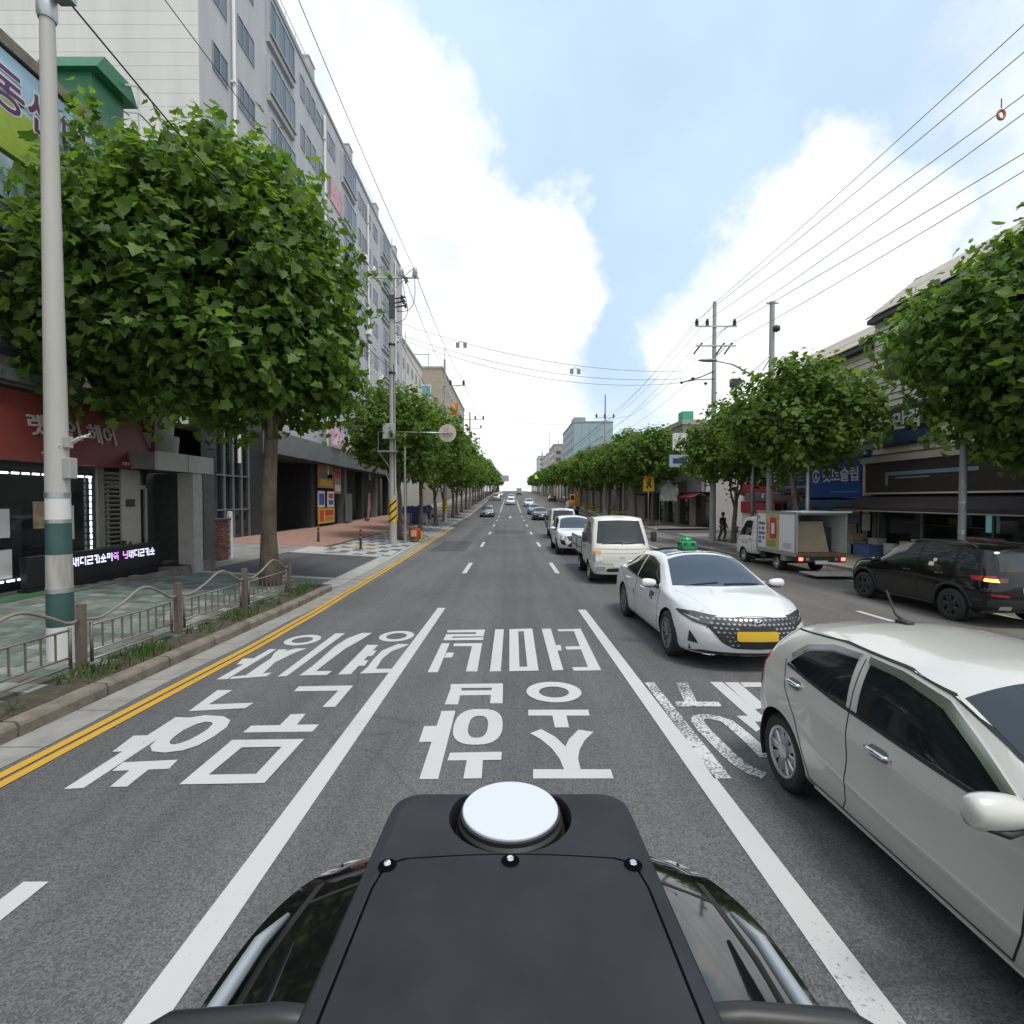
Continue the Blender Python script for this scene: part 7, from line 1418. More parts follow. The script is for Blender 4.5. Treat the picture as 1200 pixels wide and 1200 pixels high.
def chassis(root, xr_, x1, rim, tr=.80):
    b = MB().box(x1, .6, -.38, -.28, .45, .58).box(x1, .6, .28, .38, .45, .58).tube([(xr_,-.62,.32),(xr_,.62,.32)], .06, 8).bbox(-1.4,-.9,-.72,-.4,.35,.58,.02).bbox(-1.5,-1.1,.4,.75,.35,.58,.02)
    part('chassis', b, BLKPL, root); wheels(root, (.18,), .84, .31, .19, 'steel', rim); wheels(root, (xr_,), tr, .285, .28, 'steel', rim)
def pickup(label, detail=True, mat=None, load=False):
    r = thing('pickup_truck', label, 'truck'); mat = mat or CW; truck_cab(r, mat, detail); chassis(r, -2.25, -3.55, RIM_S if detail else RIM_D)
    part('bed_floor', MB().box(-3.75, -1.05, -.83, .83, .66, .74), M('bed_grey', (.20,.20,.195), .6), r)
    BM = M('bed_cream', (.58,.57,.52), .45); 
    for sg in (1,-1):
        p = part('side_gate', MB().box(-3.75,-1.07,*sorted((sg*.83,sg*.87)),.72,1.19), BM, r); part('gate_rib', MB().box(-3.75,-1.07,*sorted((sg*.871,sg*.885)),.86,.90).box(-3.75,-1.07,*sorted((sg*.82,sg*.885)),1.191,1.215).box(-3.72,-3.66,*sorted((sg*.871,sg*.89)),.74,1.12).box(-2.4,-2.34,*sorted((sg*.871,sg*.89)),.74,1.12).box(-1.13,-1.07,*sorted((sg*.871,sg*.89)),.74,1.12), BM if False else M('gate_trim', (.06,.06,.06), .5), p)
    part('tail_gate', MB().box(-3.79,-3.751,-.87,.87,.72,1.12), BM, r); part('headboard', MB().box(-1.06,-1.02,-.83,.83,.74,1.35).tube([(-1.04,-.8,1.3),(-1.04,-.8,1.62),(-1.04,.8,1.62),(-1.04,.8,1.3)], .025, 6), M('headboard_grey', (.4,.4,.38), .5), r)
    part('tail_lamp', MB().box(-3.81,-3.78,.62,.82,.52,.63), REDL, r); part('tail_lamp', MB().box(-3.81,-3.78,-.82,-.62,.52,.63), REDL, r)
    for sg in (1,-1): part('mudguard', MB().box(-2.62,-1.88,*sorted((sg*.55,sg*.86)),.62,.655), BLKPL, r)
    return r
t1 = pickup('cream white pickup truck with orange corner lamps following the taxi'); slope(t1, 2.32+.86, 15.25+.18, SOUTH)
t2 = pickup('second pale pickup truck, half hidden behind the white suv', False, paint('grey_white', (.46,.46,.43))); slope(t2, 2.5+.86, 33.0, SOUTH)
# ---- SUVs -----------------------------------------------------------------------
SUV = dict(L=4.7, R=.36, Ra=.405, wheels=(1.42,-1.38),
  zc=[(-2.35,1.62),(-1.9,1.67),(-.8,1.715),(-.1,1.705),(.35,1.62),(.75,1.40),(1.05,1.20),(1.3,1.13),(1.9,1.08),(2.2,1.0),(2.35,.90)],
  ze=[(-2.35,1.54),(-1.9,1.59),(-.8,1.635),(-.1,1.62),(.35,1.53),(.75,1.32),(1.05,1.14),(1.3,1.08),(1.9,1.02),(2.2,.95),(2.35,.85)],
  zs=[(-2.35,1.12),(-1.0,1.09),(.6,1.04),(1.1,1.01),(1.7,.96),(2.35,.76)], ws=[(-2.35,.80),(-1.2,.87),(.8,.88),(1.6,.86),(2.35,.78)], wm=[(-2.35,.89),(-1.4,.935),(0,.925),(1.4,.935),(2.35,.88)],
  wt=[(-2.35,.62),(-1.2,.665),(.2,.665),(.8,.72),(1.2,.78),(2.35,.70)], zl=[(-2.35,.42),(-1.9,.32),(-.8,.28),(.8,.28),(1.9,.30),(2.35,.34)], zm=[(-2.35,.75),(2.35,.66)],
  xf=[(.3,-.10),(.55,0),(.8,-.02),(.95,-.08),(1.2,-.3),(1.7,-.4)], xr=[(.3,-.08),(.6,0),(1.0,-.02),(1.2,-.10),(1.7,-.38)], nf=3.0, nr=4, lf=.8, lr=.5, sf=.8, sr=.8)
def suv_common(c, detail=True):
    c.both([(-1.95,1.17),(-1.6,1.15),(-1.42,1.14)], [(-1.90,1.30),(-1.65,1.53),(-1.45,1.545)], GLASSD, 'side_window', off=.005)
    c.both([(-1.34,1.14),(-.9,1.12),(-.42,1.105)], [(-1.36,1.55),(-.9,1.565),(-.44,1.565)], GLASSD, 'side_window', off=.005); c.both([(-.34,1.10),(.3,1.075),(.82,1.07)], [(-.36,1.565),(.0,1.55),(.25,1.49),(.76,1.16)], GLASSD, 'side_window', off=.005)
    c.patch([(1.06,-.74),(1.16,-.35),(1.19,0),(1.16,.35),(1.06,.74)], [(.30,-.62),(.27,0),(.30,.62)], 'T', M('windscreen_blue'), 'windscreen', off=.005, nu=20)
    for sd in 'LR':
        if detail:
            for pl in ([(-.39,1.58),(-.40,1.1),(-.42,.6),(-.44,.4)], [(.90,1.05),(.95,.8),(.90,.42)], [(-1.40,1.12),(-1.2,.95),(-.95,.8),(-.90,.42)]): c.line(pl, sd, GAP, 'door_seam')
ws_ = thing('suv', 'white suv with bold front bumper between the two pickup trucks', 'car'); WP2 = paint('pearl_white', (.70,.70,.72)); c = Car(SUV, ws_, WP2, .8); suv_common(c)
c.patch([(-.44,.66),(0,.62),(.44,.66)], [(-.52,.86),(0,.87),(.52,.86)], 'F', M('grille_grey', (.09,.09,.095), .3, .4), 'grille', off=.007, nu=16); c.patch([(-.50,.40),(0,.37),(.50,.40)], [(-.40,.56),(0,.56),(.40,.56)], 'F', BLKPL, 'bumper_intake', off=.006)
c.mir([(.50,.74),(.80,.80)], [(.54,.84),(.82,.89)], 'F', LAMPC, 'headlight', off=.008); c.mir([(.56,.46),(.76,.50)], [(.60,.66),(.80,.72)], 'F', BLKPL, 'fog_recess', off=.007, nu=10); c.mir([(.54,.72),(.82,.75)], [(.54,.735),(.82,.775)], 'F', CHROME, 'bumper_trim', off=.012, nu=10, nv=3); c.patch(*rounded(-.26,.26,.575,.67,.015), 'F', M('plate_white'), 'number_plate', off=.02)
wheels(ws_, SUV['wheels'], .93, .36, .23, 'five', RIM_D); mirror(ws_, .80, .90, 1.14, WP2, 1.1); slope(ws_, 2.08+.935, 23.3+1.42, SOUTH)
CSV = dict(SUV); CSV.update(L=4.42, wheels=(1.33,-1.31))
sc_ = lambda pl: [(a*4.42/4.7, b_*.97) for a, b_ in pl]; sw_ = lambda pl: [(a*4.42/4.7, b_*.965) for a, b_ in pl]
for k in ('zc','ze','zs','zl','zm'): CSV[k] = sc_(SUV[k])
for k in ('ws','wm','wt'): CSV[k] = sw_(SUV[k])
bk_ = thing('suv', 'black suv with lit amber tail lamp driving away on the right', 'car'); BP = M('paint_black', (.005,.005,.006), .12, coat=.5, spec=.35); c = Car(CSV, bk_, BP, 1.0)
S_ = 4.42/4.7; k_ = lambda pl: [(a*S_, b_*.97) for a, b_ in pl]
for lo, hi in (([(-1.95,1.17),(-1.6,1.15),(-1.42,1.14)], [(-1.90,1.30),(-1.65,1.52),(-1.45,1.54)]), ([(-1.34,1.14),(-.9,1.12),(-.42,1.105)], [(-1.36,1.545),(-.9,1.56),(-.44,1.56)]), ([(-.34,1.10),(.3,1.075),(.82,1.07)], [(-.36,1.56),(.0,1.545),(.25,1.485),(.76,1.16)])): c.both(k_(lo), k_(hi), GLASSD, 'side_window', off=.005)
c.patch([(1.0,-.70),(1.11,0),(1.0,.70)], [(.28,-.60),(.25,0),(.28,.60)], 'T', GLASSD, 'windscreen', off=.005, nu=18); c.patch([(-.60,1.13),(0,1.12),(.60,1.13)], [(-.52,1.46),(0,1.48),(.52,1.46)], 'B', GLASSD, 'rear_window', off=.005)
CL = M('cladding_black', (.022,.022,.023), .7)
for sd in 'LR':
    for wx in CSV['wheels']:
        ar = lambda r_: [(wx+r_*math.cos(a), .36+r_*math.sin(a)) for a in [math.pi*(.02+.96*k/14) for k in range(15)]]
        c.patch(ar(.425), ar(.485), sd, CL, 'arch_cladding', off=.012, nu=24, nv=4)
    c.patch([(-.86,.30),(.86,.30)], [(-.86,.40),(.86,.40)], sd, CL, 'sill_cladding', off=.012, nu=14, nv=4); c.line([(-.84,.305),(.84,.305)], sd, CHROME, 'sill_trim', .02, .018)
    for pl in ([(-.37,1.53),(-.38,1.06),(-.41,.42)], [(.85,1.02),(.90,.78),(.86,.42)], [(-1.32,1.08),(-1.1,.92),(-.9,.78),(-.86,.42)]): c.line(pl, sd, GAP, 'door_seam')
for x, z in ((-1.0,.96),(-.1,.94)): handle(c, x, z, BP, .2)
for sd in 'LR':
    c.patch([(-2.12,.92),(-1.75,.95)], [(-2.10,1.04),(-1.70,1.02)], sd, REDL, 'tail_lamp', off=.01, nu=10)
    c.patch([(-2.14,.925),(-1.98,.935)], [(-2.12,.985),(-1.98,.985)], sd, M('lamp_lit_amber', (.9,.45,.1), .3, emit=(1,.45,.08,2.6)), 'lit_lamp', off=.016, nu=8)
c.mir([(.55,.92),(.76,.93)], [(.50,1.0),(.78,1.03)], 'B', M('lamp_dark_red', (.12,.01,.012), .1, coat=1), 'tail_lamp', off=.01, nu=10); c.patch(*rounded(-.26,.26,.72,.83,.015), 'B', M('plate_white'), 'number_plate', off=.015)
c.mir(*[list(q) for q in rounded(.45,.65,.40,.47,.02)], 'B', CHROME, 'exhaust_tip', off=.02, nu=12); c.patch([(-.80,.44),(0,.42),(.80,.44)], [(-.80,.60),(0,.58),(.80,.60)], 'B', CL, 'bumper_cladding', off=.012, nu=14); c.mir([(.52,.64),(.78,.66)], [(.52,.68),(.78,.70)], 'B', REDL, 'reflector', off=.016, nu=8, nv=3)
for sg in (1,-1): part('roof_rail', MB().tube([(-1.6,sg*.60,1.56),(-1.5,sg*.595,1.615),(-.2,sg*.595,1.645),(.0,sg*.595,1.585)], .018, 6), BLKPL, bk_, smooth=True)
part('sticker', MB(), WH, bk_) if False else None
c.patch(*rounded(-.80,-.66,1.10,1.19,.03), 'L', WH, 'window_sticker', off=.008, nu=10); c.patch(*rounded(-.85,-.76,1.20,1.27,.02), 'L', WH, 'window_sticker', off=.008, nu=10)
wheels(bk_, CSV['wheels'], .91, .345, .225, 'five', RIM_K); mirror(bk_, .76, .865, 1.08, BP, 1.1); slope(bk_, 9.22+.90, 10.65+1.31, NORTH)
# ---- box truck with open rear ------------------------------------------------------
bx = thing('box_truck', 'white box truck with picture panels and open rear holding a leaning board', 'truck'); BWp = paint('box_white', (.62,.62,.60))
truck_cab(bx, BWp, False); chassis(bx, -2.42, -3.55, RIM_S)
X0, X1, H0, H1, HW = -3.85, -1.05, .78, 2.12, .86
PAN = M('box_panel', (.58,.58,.57), .5, noise=.05); EDG = M('box_edge', (.34,.34,.33), .4, .4)
part('box_floor', MB().box(X0, X1, -HW, HW, H0-.12, H0), M('box_floor_rust', (.16,.10,.05), .7, noise=.3), bx); part('box_roof', MB().box(X0, X1, -HW, HW, H1, H1+.06), PAN, bx)
part('front_wall', MB().box(X1-.03, X1, -HW, HW, H0, H1), PAN, bx); part('side_wall', MB().box(X0, X1-.03, -HW, -HW+.03, H0, H1), PAN, bx); part('side_wall', MB().box(X0, X1-.03, HW-.03, HW, H0, H1), PAN, bx)
b = MB()
for (x0,x1,z0,z1) in ((X0,X1,H1,H1+.09),(X0,X1,H0-.14,H0-.0),(X0,X0+.07,H0,H1),(X1-.07,X1,H0,H1)):
    for sg in (1,-1): b.box(x0, x1, *sorted((sg*(HW+.001), sg*(HW+.022))), z0, z1)
b.box(X0-.02, X0, -HW-.02, HW+.02, H1-.02, H1+.092).box(X0-.02, X0, -HW-.02, -HW+.05, H0, H1-.02).box(X0-.02, X0, HW-.05, HW+.02, H0, H1-.02); part('box_frame', b, EDG, bx)
yl = HW+.004
def pan(x0, x1, z0, z1, m, nm='side_panel', d=0): return part(nm, MB().box(x0, x1, yl+d, yl+d+.006, z0, z1), m, bx)
pan(-1.75,-1.14,.82,2.08,M('panel_white', (.66,.66,.66), .4)); pan(-2.72,-1.78,.82,2.08,M('panel_yellow', (.42,.34,.12), .5, noise=.25, scale=4)); pan(-3.75,-2.75,.82,2.08,M('panel_white'))
VI = M('print_violet', (.12,.10,.25), .5)
for i, (x0, x1, z) in enumerate(((-1.3,-1.2,1.95),(-1.68,-1.2,1.72),(-1.35,-1.22,1.53),(-1.65,-1.45,1.53),(-1.68,-1.2,1.34),(-1.4,-1.22,1.16),(-1.66,-1.5,1.16),(-1.42,-1.2,1.0))): pan(x0, x1, z-.06, z+.05, VI, 'print', .0065)
pan(-2.55,-2.08,1.18,1.95,M('print_red', (.42,.02,.04), .5, noise=.15), 'print', .0065); pan(-2.42,-2.2,1.35,1.75,WH, 'print', .013); pan(-2.5,-1.9,.88,1.1,M('print_green', (.2,.28,.08), .5, noise=.4, scale=8), 'print', .0065); 
for k in range(3): pan(-1.98,-1.88,1.35+k*.16,1.43+k*.16,M('print_red'), 'print', .0065)
for k in range(4): pan(-3.55,-3.0,.90+k*.05,.915+k*.05,M('print_grey'), 'print', .0065)
ld = part('roof_flap', MB().box(X0-.3, X0-.02, -HW, HW, H1+.05, H1+.10), PAN, bx); part('side_flap', MB().box(X0-.04, X0-.02, HW-.3, HW, H0, H1), EDG, bx) if False else None
for sg in (1,-1):
    q = part('tail_lamp', MB().bbox(X0-.06,X0-.02,*sorted((sg*.55,sg*.82)),.50,.64,.01), REDL, bx); part('lit_lamp', MB().bbox(X0-.075,X0-.055,*sorted((sg*.66,sg*.80)),.52,.63,.008), M('lamp_lit_red', (.8,.1,.08), .3, emit=(1,.12,.08,3.2)), q); part('clear_lamp', MB().bbox(X0-.07,X0-.055,*sorted((sg*.44,sg*.54)),.52,.62,.008), LAMPC, q)
part('bumper_bar', MB().box(X0-.02,X0+.05,-.85,.85,.46,.66), BLKPL, bx); part('number_plate', MB().bbox(X0-.05,X0-.025,-.22,.22,.40,.52,.008), M('plate_white'), bx); part('toolbox', MB().bbox(-3.1,-2.8,.45,.84,.42,.66,.02), EDG, bx)
part('cargo_shelf', MB().box(-3.1,-1.1,-.82,-.2,H0,1.62).box(-2.0,-1.1,-.2,.8,H0,1.3), M('cargo_dark', (.05,.045,.04), .8, noise=.4, scale=4), bx)
part('tail_lift', MB().box(X0-1.05, X0-.1, -.80, .80, .13, .17), M('lift_grey', (.36,.36,.35), .5), bx)
for i in range(5): part('cab_print', MB().box(.2-.06*i*1.6-.05,.2-.06*i*1.6,.872,.8745,.82,.91), VI, bx) if i != 2 else None
slope(bx, 9.85+.86, 19.0+2.42, NORTH)
pb = thing('cargo_board', 'tan plywood board leaning inside the open rear of the box truck', 'board', (0,0,0), NORTH)
bxw = Matrix.Translation(bx.location) @ bx.rotation_euler.to_matrix().to_4x4(); pb.location = bxw @ Vector((-3.5, .15, H0)); pb.rotation_euler = bx.rotation_euler
part('board', MB().add([(0,-.62,0),(0,.48,0),(.22,.44,1.05),(.22,-.52,1.05),(-.03,-.62,.005),(-.03,.48,.005),(.19,.44,1.055),(.19,-.52,1.055)], [(0,1,2,3),(7,6,5,4),(0,4,5,1),(1,5,6,2),(2,6,7,3),(3,7,4,0)]), M('plywood', (.36,.29,.19), .7, noise=.12, scale=3), pb); part('edge_strip', MB().box(.185,.225,-.53,.45,1.056,1.075), M('strip_tan', (.26,.2,.13), .7), pb)
# ---- cars further away --------------------------------------------------------------
def far_sedan(label, x, y, rz, mat, silver=False):
    r = thing('sedan', label, 'car'); c = Car(SED, r, mat, .45); c.both([(-1.62,1.02),(-.36,.96)], [(-1.50,1.10),(-.7,1.325),(-.42,1.335)], GLASSD, 'side_window', nu=8, nv=4); c.both([(-.28,.955),(.98,.935)], [(-.33,1.335),(.42,1.255),(.92,1.005)], GLASSD, 'side_window', nu=8, nv=4)
    c.patch([(1.22,-.72),(1.37,0),(1.22,.72)], [(.48,-.57),(.43,0),(.48,.57)], 'T', GLASSD, 'windscreen', nu=10, nv=5); c.patch([(-1.75,-.60),(-1.82,0),(-1.75,.60)], [(-1.0,-.55),(-.95,0),(-1.0,.55)], 'T', GLASSD, 'rear_window', nu=10, nv=5)
    c.patch([(-.5,.42),(0,.38),(.5,.42)], [(-.55,.62),(0,.64),(.55,.62)], 'F', BLKPL, 'grille', nu=10, nv=4); c.mir([(.56,.60),(.84,.66)], [(.58,.71),(.86,.745)], 'F', LAMPC, 'headlight', nu=6, nv=4, off=.012); c.patch(*rounded(-.27,.27,.44,.55,.015), 'F', M('plate_white'), 'number_plate', nu=8, nv=3, off=.015)
    c.mir([(.5,.82),(.82,.82)], [(.5,.92),(.82,.92)], 'B', REDL, 'tail_lamp', nu=6, nv=4, off=.012)
    wheels(r, SED['wheels'], .925, .335, .215, 'ten', RIM_S); mirror(r, .98, .90, 1.0, mat); slope(r, x, y, rz); return r
far_sedan('silver grey sedan coming along the kerb lane under the left trees', -3.05, 69, SOUTH, paint('dark_silver', (.20,.22,.22), .4))
far_sedan('dark blue grey sedan first behind the second pickup truck', 3.5, 60.4, SOUTH, paint('slate', (.05,.065,.075), .3))
far_sedan('lighter blue grey car right behind the dark sedan in the queue', 3.45, 74.5, SOUTH, paint('blue_grey', (.20,.26,.32), .3))
far_sedan('white car at the tail of the queue far up the right lane', 3.55, 98, SOUTH, paint('white'))
far_sedan('white sedan alone in the middle lane far up the road', .05, 105, SOUTH, paint('white'))
far_sedan('small white car behind the sedan in the middle lane', .25, 132, SOUTH, paint('white'))
far_sedan('white car behind the pale van in the far kerb lane', -3.3, 165, SOUTH, paint('white'))
far_sedan('black car parked beside the blue tarpaulin on the left forecourt', -9.7, 57.5, SOUTH, paint('black'))
bpy.data.objects[[o.name for o in bpy.data.objects if o.get('label','').startswith('black car parked')][0]].location.z = sz(-9.7,57.5)
far_sedan('dark car parked near the crest under the right trees', 10.4, 128, NORTH, paint('dark_grey', (.04,.04,.045)))
def van(label, x, y, rz, mat):
    r = thing('van', label, 'van'); q = dict(SUV); q['zc'] = [(-2.35,1.95),(0,2.0),(.9,1.95),(1.4,1.7),(1.9,1.2),(2.35,1.0)]; q['ze'] = [(a, b_-.09) for a, b_ in q['zc']]; q['xf'] = [(.3,-.05),(.6,0),(1.0,-.1),(2,-.3)]; q['xr'] = [(.3,0),(2,-.05)]
    q['zs'] = [(-2.35,1.1),(1.4,1.08),(2.35,.9)]; q['wt'] = [(-2.35,.78),(1.2,.78),(2.35,.72)]; c = Car(q, r, mat, .4)
    c.patch([(1.80,-.68),(1.95,0),(1.80,.68)], [(1.2,-.66),(1.15,0),(1.2,.66)], 'T', GLASSD, 'windscreen', nu=10, nv=5); c.both([(.3,1.15),(1.3,1.13)], [(.3,1.7),(1.05,1.66)], GLASSD, 'side_window', nu=8, nv=4); c.mir([(.52,.74),(.80,.80)], [(.54,.86),(.82,.91)], 'F', LAMPC, 'headlight', nu=6, nv=4, off=.012); c.patch([(-.4,.6),(.4,.6)], [(-.45,.78),(.45,.78)], 'F', BLKPL, 'grille', nu=8, nv=4)
    wheels(r, SUV['wheels'], .93, .34, .21, 'steel', RIM_S); mirror(r, 1.35, .9, 1.25, BLKPL); slope(r, x, y, rz); return r
van('pale grey van in the kerb lane far under the left trees', -3.4, 128, SOUTH, paint('grey_white', (.46,.46,.43)))
def far_box(label, x, y, rz, load=False):
    r = thing('box_truck', label, 'truck'); c = Car(CAB, r, CW, .4); c.patch([(-.70,1.17),(.70,1.17)], [(-.60,1.80),(.60,1.80)], 'F', GLASSD, 'windscreen', nu=8, nv=4); c.both([(-.52,1.17),(.60,1.14)], [(-.50,1.76),(.10,1.74),(.52,1.22)], GLASSD, 'side_window', nu=8, nv=4)
    chassis(r, -2.42, -3.55, RIM_S)
    if load: part('bed', MB().box(-3.8,-1.05,-.85,.85,.7,.8).box(-3.8,-1.05,.82,.86,.8,1.1).box(-3.8,-1.05,-.86,-.82,.8,1.1), M('bed_grey'), r)
    else: part('cargo_box', MB().bbox(-3.85,-1.05,-.92,.92,.75,2.6,.03), PAN, r); part('rear_door', MB().box(-3.87,-3.851,-.86,-.01,.85,2.5).box(-3.87,-3.851,.01,.86,.85,2.5), M('door_grey', (.42,.42,.41), .5), r)
    slope(r, x, y, rz); return r
far_box('white box truck far up the road driving away near the crest', 3.2, 190, NORTH)
ft = far_box('pale flatbed truck carrying the orange excavator under the right trees', 9.3, 78, NORTH, True)
ex = thing('excavator', 'small orange excavator riding on the flatbed truck far on the right', 'excavator', (9.3, 75.2, zg(9.3,76)+.82))
EO = M('excavator_orange', (.55,.22,.02), .5, noise=.1)
for sg in (1,-1): part('track', MB().prism([(-.7,.0),(.7,.0),(.85,.18),(.7,.36),(-.7,.36),(-.85,.18)], sg*.55-.14, sg*.55+.14, 'x'), RUBBER, ex)
part('house', MB().bbox(-.65,.65,-.7,.6,.45,1.2,.08), EO, ex, smooth=True, angle=40); cb = part('cab', MB().bbox(-.6,.1,-.55,.35,1.2,2.1,.06), EO, ex, smooth=True, angle=40); part('cab_glass', MB().box(-.5,.0,-.565,-.552,1.3,1.95).box(-.615,-.602,-.45,.25,1.3,1.95), GLASSD, cb)
part('boom', MB().tube([(.25,-.6,.9),(.3,-1.2,2.2),(.35,-1.9,2.5)], [.13,.14,.1], 8), EO, ex); part('arm', MB().tube([(.35,-1.9,2.5),(.35,-2.2,1.4)], [.1,.08], 8), EO, ex); part('bucket', MB().bbox(.1,.6,-2.4,-2.0,1.0,1.45,.05), EO, ex)
# ------------------------------------------------------------------ the camera car below: roof, hatch and the mapping unit on top
OWN = dict(L=4.3, R=.33, Ra=.37, wheels=(1.35,-1.30),
  zc=[(-2.15,1.40),(-1.9,1.425),(-.8,1.46),(.2,1.44),(.7,1.25),(1.1,1.0),(2.15,.8)], ze=[(-2.15,1.36),(-1.9,1.385),(-.8,1.415),(.2,1.39),(.7,1.18),(1.1,.95),(2.15,.75)],
  zs=[(-2.15,1.03),(0,1.0),(1.1,.92),(2.15,.65)], ws=[(-2.15,.56),(-1.2,.62),(0,.76),(2.15,.74)], wm=[(-2.15,.60),(-1.2,.68),(0,.82),(2.15,.80)], wt=[(-2.15,.445),(-1.2,.465),(.2,.55),(.8,.66),(2.15,.62)],
  zl=[(-2.15,.3),(0,.2),(2.15,.22)], zm=[(-2.15,.65),(2.15,.55)], xf=[(.2,-.05),(.5,0),(1.5,-.3)], xr=[(.2,0),(.6,0),(1.0,-.03),(1.25,-.12),(1.45,-.26)], nf=2.6, nr=3.0, lf=.8, lr=.62, sf=.8, sr=.6)
own = thing('camera_car', 'glossy black car roof seen from above at the bottom of the picture', 'car'); OB = M('paint_gloss_black', (.006,.006,.007), .06, coat=1, spec=.6); c = Car(OWN, own, OB, 1.2)
slope(own, 0.0, 1.36-2.15, SOUTH); own.rotation_euler = (0, 0, SOUTH); own.location.z = 0
c.both([(-1.75,1.06),(-1.3,1.05),(-.6,1.04)], [(-1.65,1.22),(-1.3,1.30),(-.6,1.33)], GLASSD, 'side_window', off=.004); c.patch([(-.46,1.05),(0,1.03),(.46,1.05)], [(-.40,1.27),(0,1.29),(.40,1.27)], 'B', GLASSD, 'rear_window', off=.004)
SILV = M('rail_silver', (.36,.39,.42), .4, .3)
for sg in (1,-1):
    part('roof_rail', MB().tube([(-1.66,sg*.385,1.43),(-1.58,sg*.395,1.452),(-1.2,sg*.415,1.472),(.1,sg*.43,1.475),(.2,sg*.43,1.43)], [.004,.011,.0135,.0135,.010], 8), SILV, own, smooth=True)
    c.line([(-1.86,sg*.36),(-1.6,sg*.395),(-1.0,sg*.405),(.2,sg*.43)], 'T', GAP, 'roof_groove', .012, .001)
c.line([(-1.72,-.38),(-1.80,-.2),(-1.82,0),(-1.80,.2),(-1.72,.38)], 'T', GAP, 'hatch_seam', .007, .001)
wheels(own, OWN['wheels'], .80, .33, .2, 'ten', RIM_S)
for sg in (1,-1):
    part('cross_bar', MB().tube([(-1.405,sg*.17,1.50),(-1.41,sg*.29,1.505),(-1.405,sg*.42,1.50),(-1.398,sg*.445,1.49),(-1.375,sg*.455,1.46),(-1.35,sg*.455,1.43)], [.0165,.0165,.0165,.0165,.016,.015], 10), M('bar_black', (.016,.016,.017), .45), own, smooth=True)
mu = thing('mapping_unit', 'matt black equipment housing with white round antenna dome on the car roof', 'equipment housing', (0, 0, 1.42))
HB = M('housing_black', (.027,.0295,.034), .62, noise=.2, scale=7, spec=.16)
def rect_ring(hw_far, y_far, hw_near, y_near, z, r=.05, n=6):
    """plan outline: far edge (larger y) and near edge, rounded corners"""
    out = []
    cs = [(hw_far, y_far, 0), (-hw_far, y_far, 1), (-hw_near, y_near, 2), (hw_near, y_near, 3)]
    for (x, y, k) in cs:
        for i in range(n+1):
            a = math.pi/2*(k+i/n); out.append((x-math.copysign(r, x)+r*math.cos(a), y+(-r if k < 2 else r)+r*math.sin(a), z))
    return out
levels = [(.225,1.055,.30,-.55,-.06,.05),(.238,1.045,.312,-.55,.03,.055),(.236,1.030,.305,-.55,.085,.055),(.232,1.015,.285,-.55,.125,.05),(.222,1.000,.268,-.54,.146,.05),(.205,.985,.25,-.53,.152,.05)]
G_ = [rect_ring(a, b_, c_, d_, z, r) for a, b_, c_, d_, z, r in levels]
b = MB().grid(G_, closed=True); 
b.f = [f[::-1] for f in b.f]
# top deck with a recess for the antenna
top = G_[-1]; m = len(top); CY, RR_ = .925, .128
inner = []
for p in top:
    a = math.atan2(p[1]-CY, p[0]); inner.append((RR_*math.cos(a), CY+RR_*math.sin(a)*.92, .153))
order = sorted(range(m), key=lambda i: math.atan2(top[i][1]-CY, top[i][0]))
tp = [top[i] for i in order]
def ring_at(r, z, n=64): return [(r*math.cos(-math.pi+2*math.pi*(k+.5)/n), CY+r*math.sin(-math.pi+2*math.pi*(k+.5)/n), z) for k in range(n)]
bm = bmesh.new(); o_v = [bm.verts.new(p) for p in top]; i_v = [bm.verts.new((.112*math.cos(2*math.pi*k/48), CY+.06*0+.112*math.sin(2*math.pi*k/48)*.93, .152)) for k in range(48)]
# keep the recess inside the deck
for v in i_v: v.co.y = min(v.co.y, .9835-.0)
eo = [bm.edges.new((o_v[i], o_v[(i+1) % m])) for i in range(m)]; ei = [bm.edges.new((i_v[i], i_v[(i+1) % 48])) for i in range(48)]
bmesh.ops.triangle_fill(bm, edges=eo+ei, use_beauty=True, normal=(0,0,1)); bmesh.ops.recalc_face_normals(bm, faces=bm.faces[:])
if bm.faces[0].normal.z < 0: bmesh.ops.reverse_faces(bm, faces=bm.faces[:])
bm.verts.index_update(); hs = part('housing', b.add([v.co[:] for v in bm.verts], [[v.index for v in f.verts] for f in bm.faces]), HB, mu, smooth=True, angle=30); rec_edge = [v.co[:] for v in i_v]; bm.free()
part('antenna_recess', MB().grid([rec_edge, [(x*.98, CY+(y-CY)*.98, .145) for x, y, z in rec_edge], [(x*.96, CY+(y-CY)*.96, .105) for x, y, z in rec_edge], [(x*.2, CY+(y-CY)*.2, .10) for x, y, z in rec_edge]], closed=True), M('recess_black', (.008,.008,.009), .6), mu, smooth=True, angle=40)
an = part('antenna_collar', MB().lathe([(.101,.10),(.101,.122),(.097,.126),(.097,.138),(.0925,.143),(.0925,.151),(.086,.153)], 48, c=(0,.938,0), cap=False), BLKPL, mu, smooth=True, angle=35)
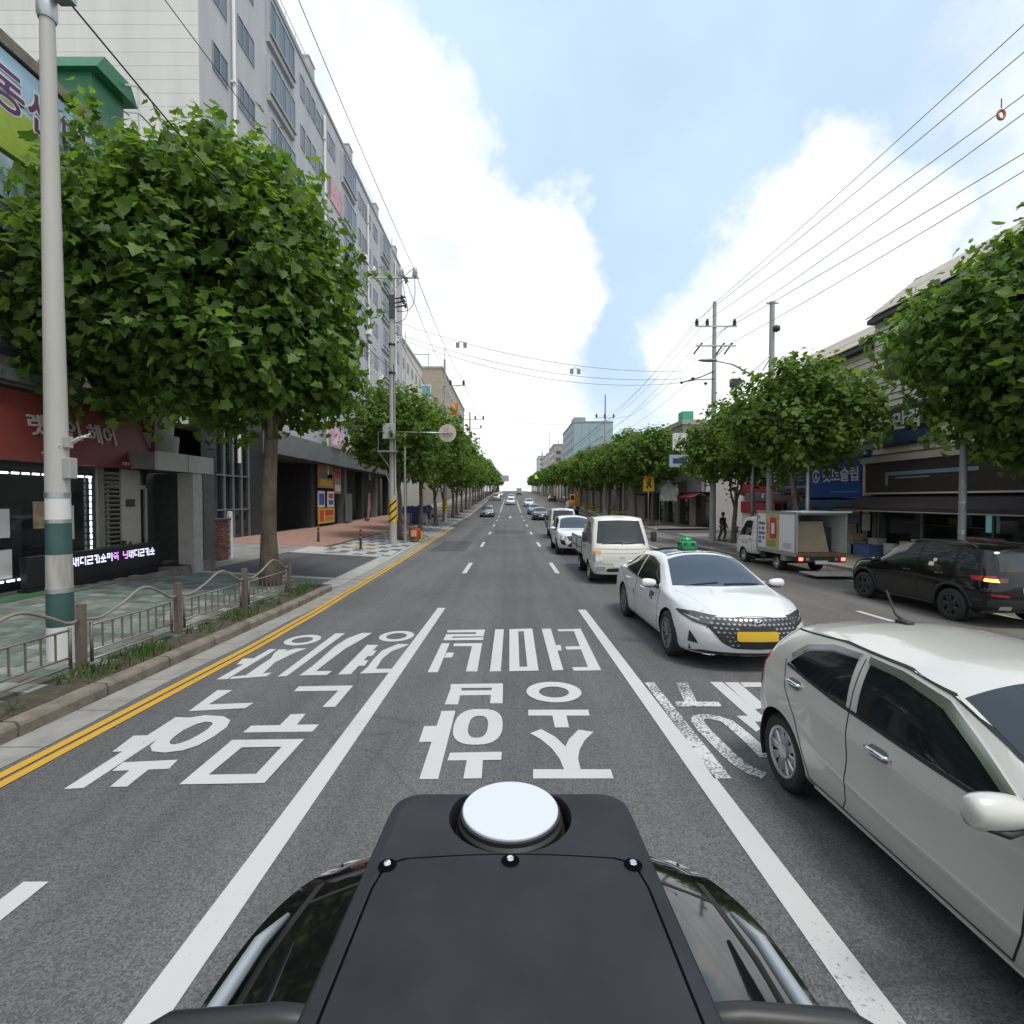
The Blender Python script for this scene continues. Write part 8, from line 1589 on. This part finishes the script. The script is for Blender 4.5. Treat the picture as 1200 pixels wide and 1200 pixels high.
part('antenna_dome', MB().lathe([(.0885,.150),(.0885,.1555),(.087,.157),(.06,.1573),(.03,.1575),(0,.1576)], 48, c=(0,.938,0), cap=False), M('antenna_white', (.56,.58,.63), .55), an, smooth=True, angle=25)
# lid: a slightly raised cover in front of a stepped seam
def lid_ring(z, g, hw):
    pts = []
    for t in np.linspace(0, 1, 13): pts.append(((-.165-g+.33*t+2*g*t), .806+g+.010*math.sin(math.pi*t), z))
    pts += [(.183+g, .798+g, z), (.196+g, .782, z), (.203+g, .745, z), (.219+g, .3, z), (.236+g,-.5,z), (-.236-g,-.5,z), (-.219-g,.3,z), (-.203-g, .745, z), (-.196-g, .782, z), (-.183-g, .798+g, z)]
    return pts
b = MB().grid([lid_ring(.150, .0, 0), lid_ring(.1538, .0, 0), lid_ring(.1548, -.003, 0)], closed=True); n = len(lid_ring(0,0,0)); b.f.append(tuple(range(2*n, 3*n))[::-1]); b.m.append(0); b.f = [f[::-1] for f in b.f] if False else b.f
part('lid', b, HB, mu, smooth=True, angle=30)
part('lid_seam', MB().grid([lid_ring(.1526, .0045, 0), lid_ring(.1526, -.001, 0)], closed=True), M('seam_black', (.003,.003,.0035), .9, spec=.03), mu)
for x, y in ((-.193,.790),(.0,.800),(.193,.790)):
    q = part('bolt_recess', MB().lathe([(.0001,.1556),(.014,.1556),(.0145,.156)], 16, c=(x,y,0), cap=False), M('seam_black'), mu, smooth=True, angle=40); part('bolt', MB().lathe([(.0065,.1557),(.0065,.1595),(.005,.161),(0,.1613)], 12, c=(x,y,0), cap=False), CHROME, q, smooth=True, angle=40)
for sg in (1,-1):
    part('side_skirt', MB().add([(sg*.262,.98,.03),(sg*.30,.80,.05),(sg*.345,.3,.03),(sg*.345,-.5,.03),(sg*.25,.98,.10),(sg*.275,.80,.12),(sg*.29,.3,.13),(sg*.29,-.5,.13)], [(0,1,5,4),(1,2,6,5),(2,3,7,6)] if sg < 0 else [(4,5,1,0),(5,6,2,1),(6,7,3,2)]), HB, mu, smooth=True) if False else None
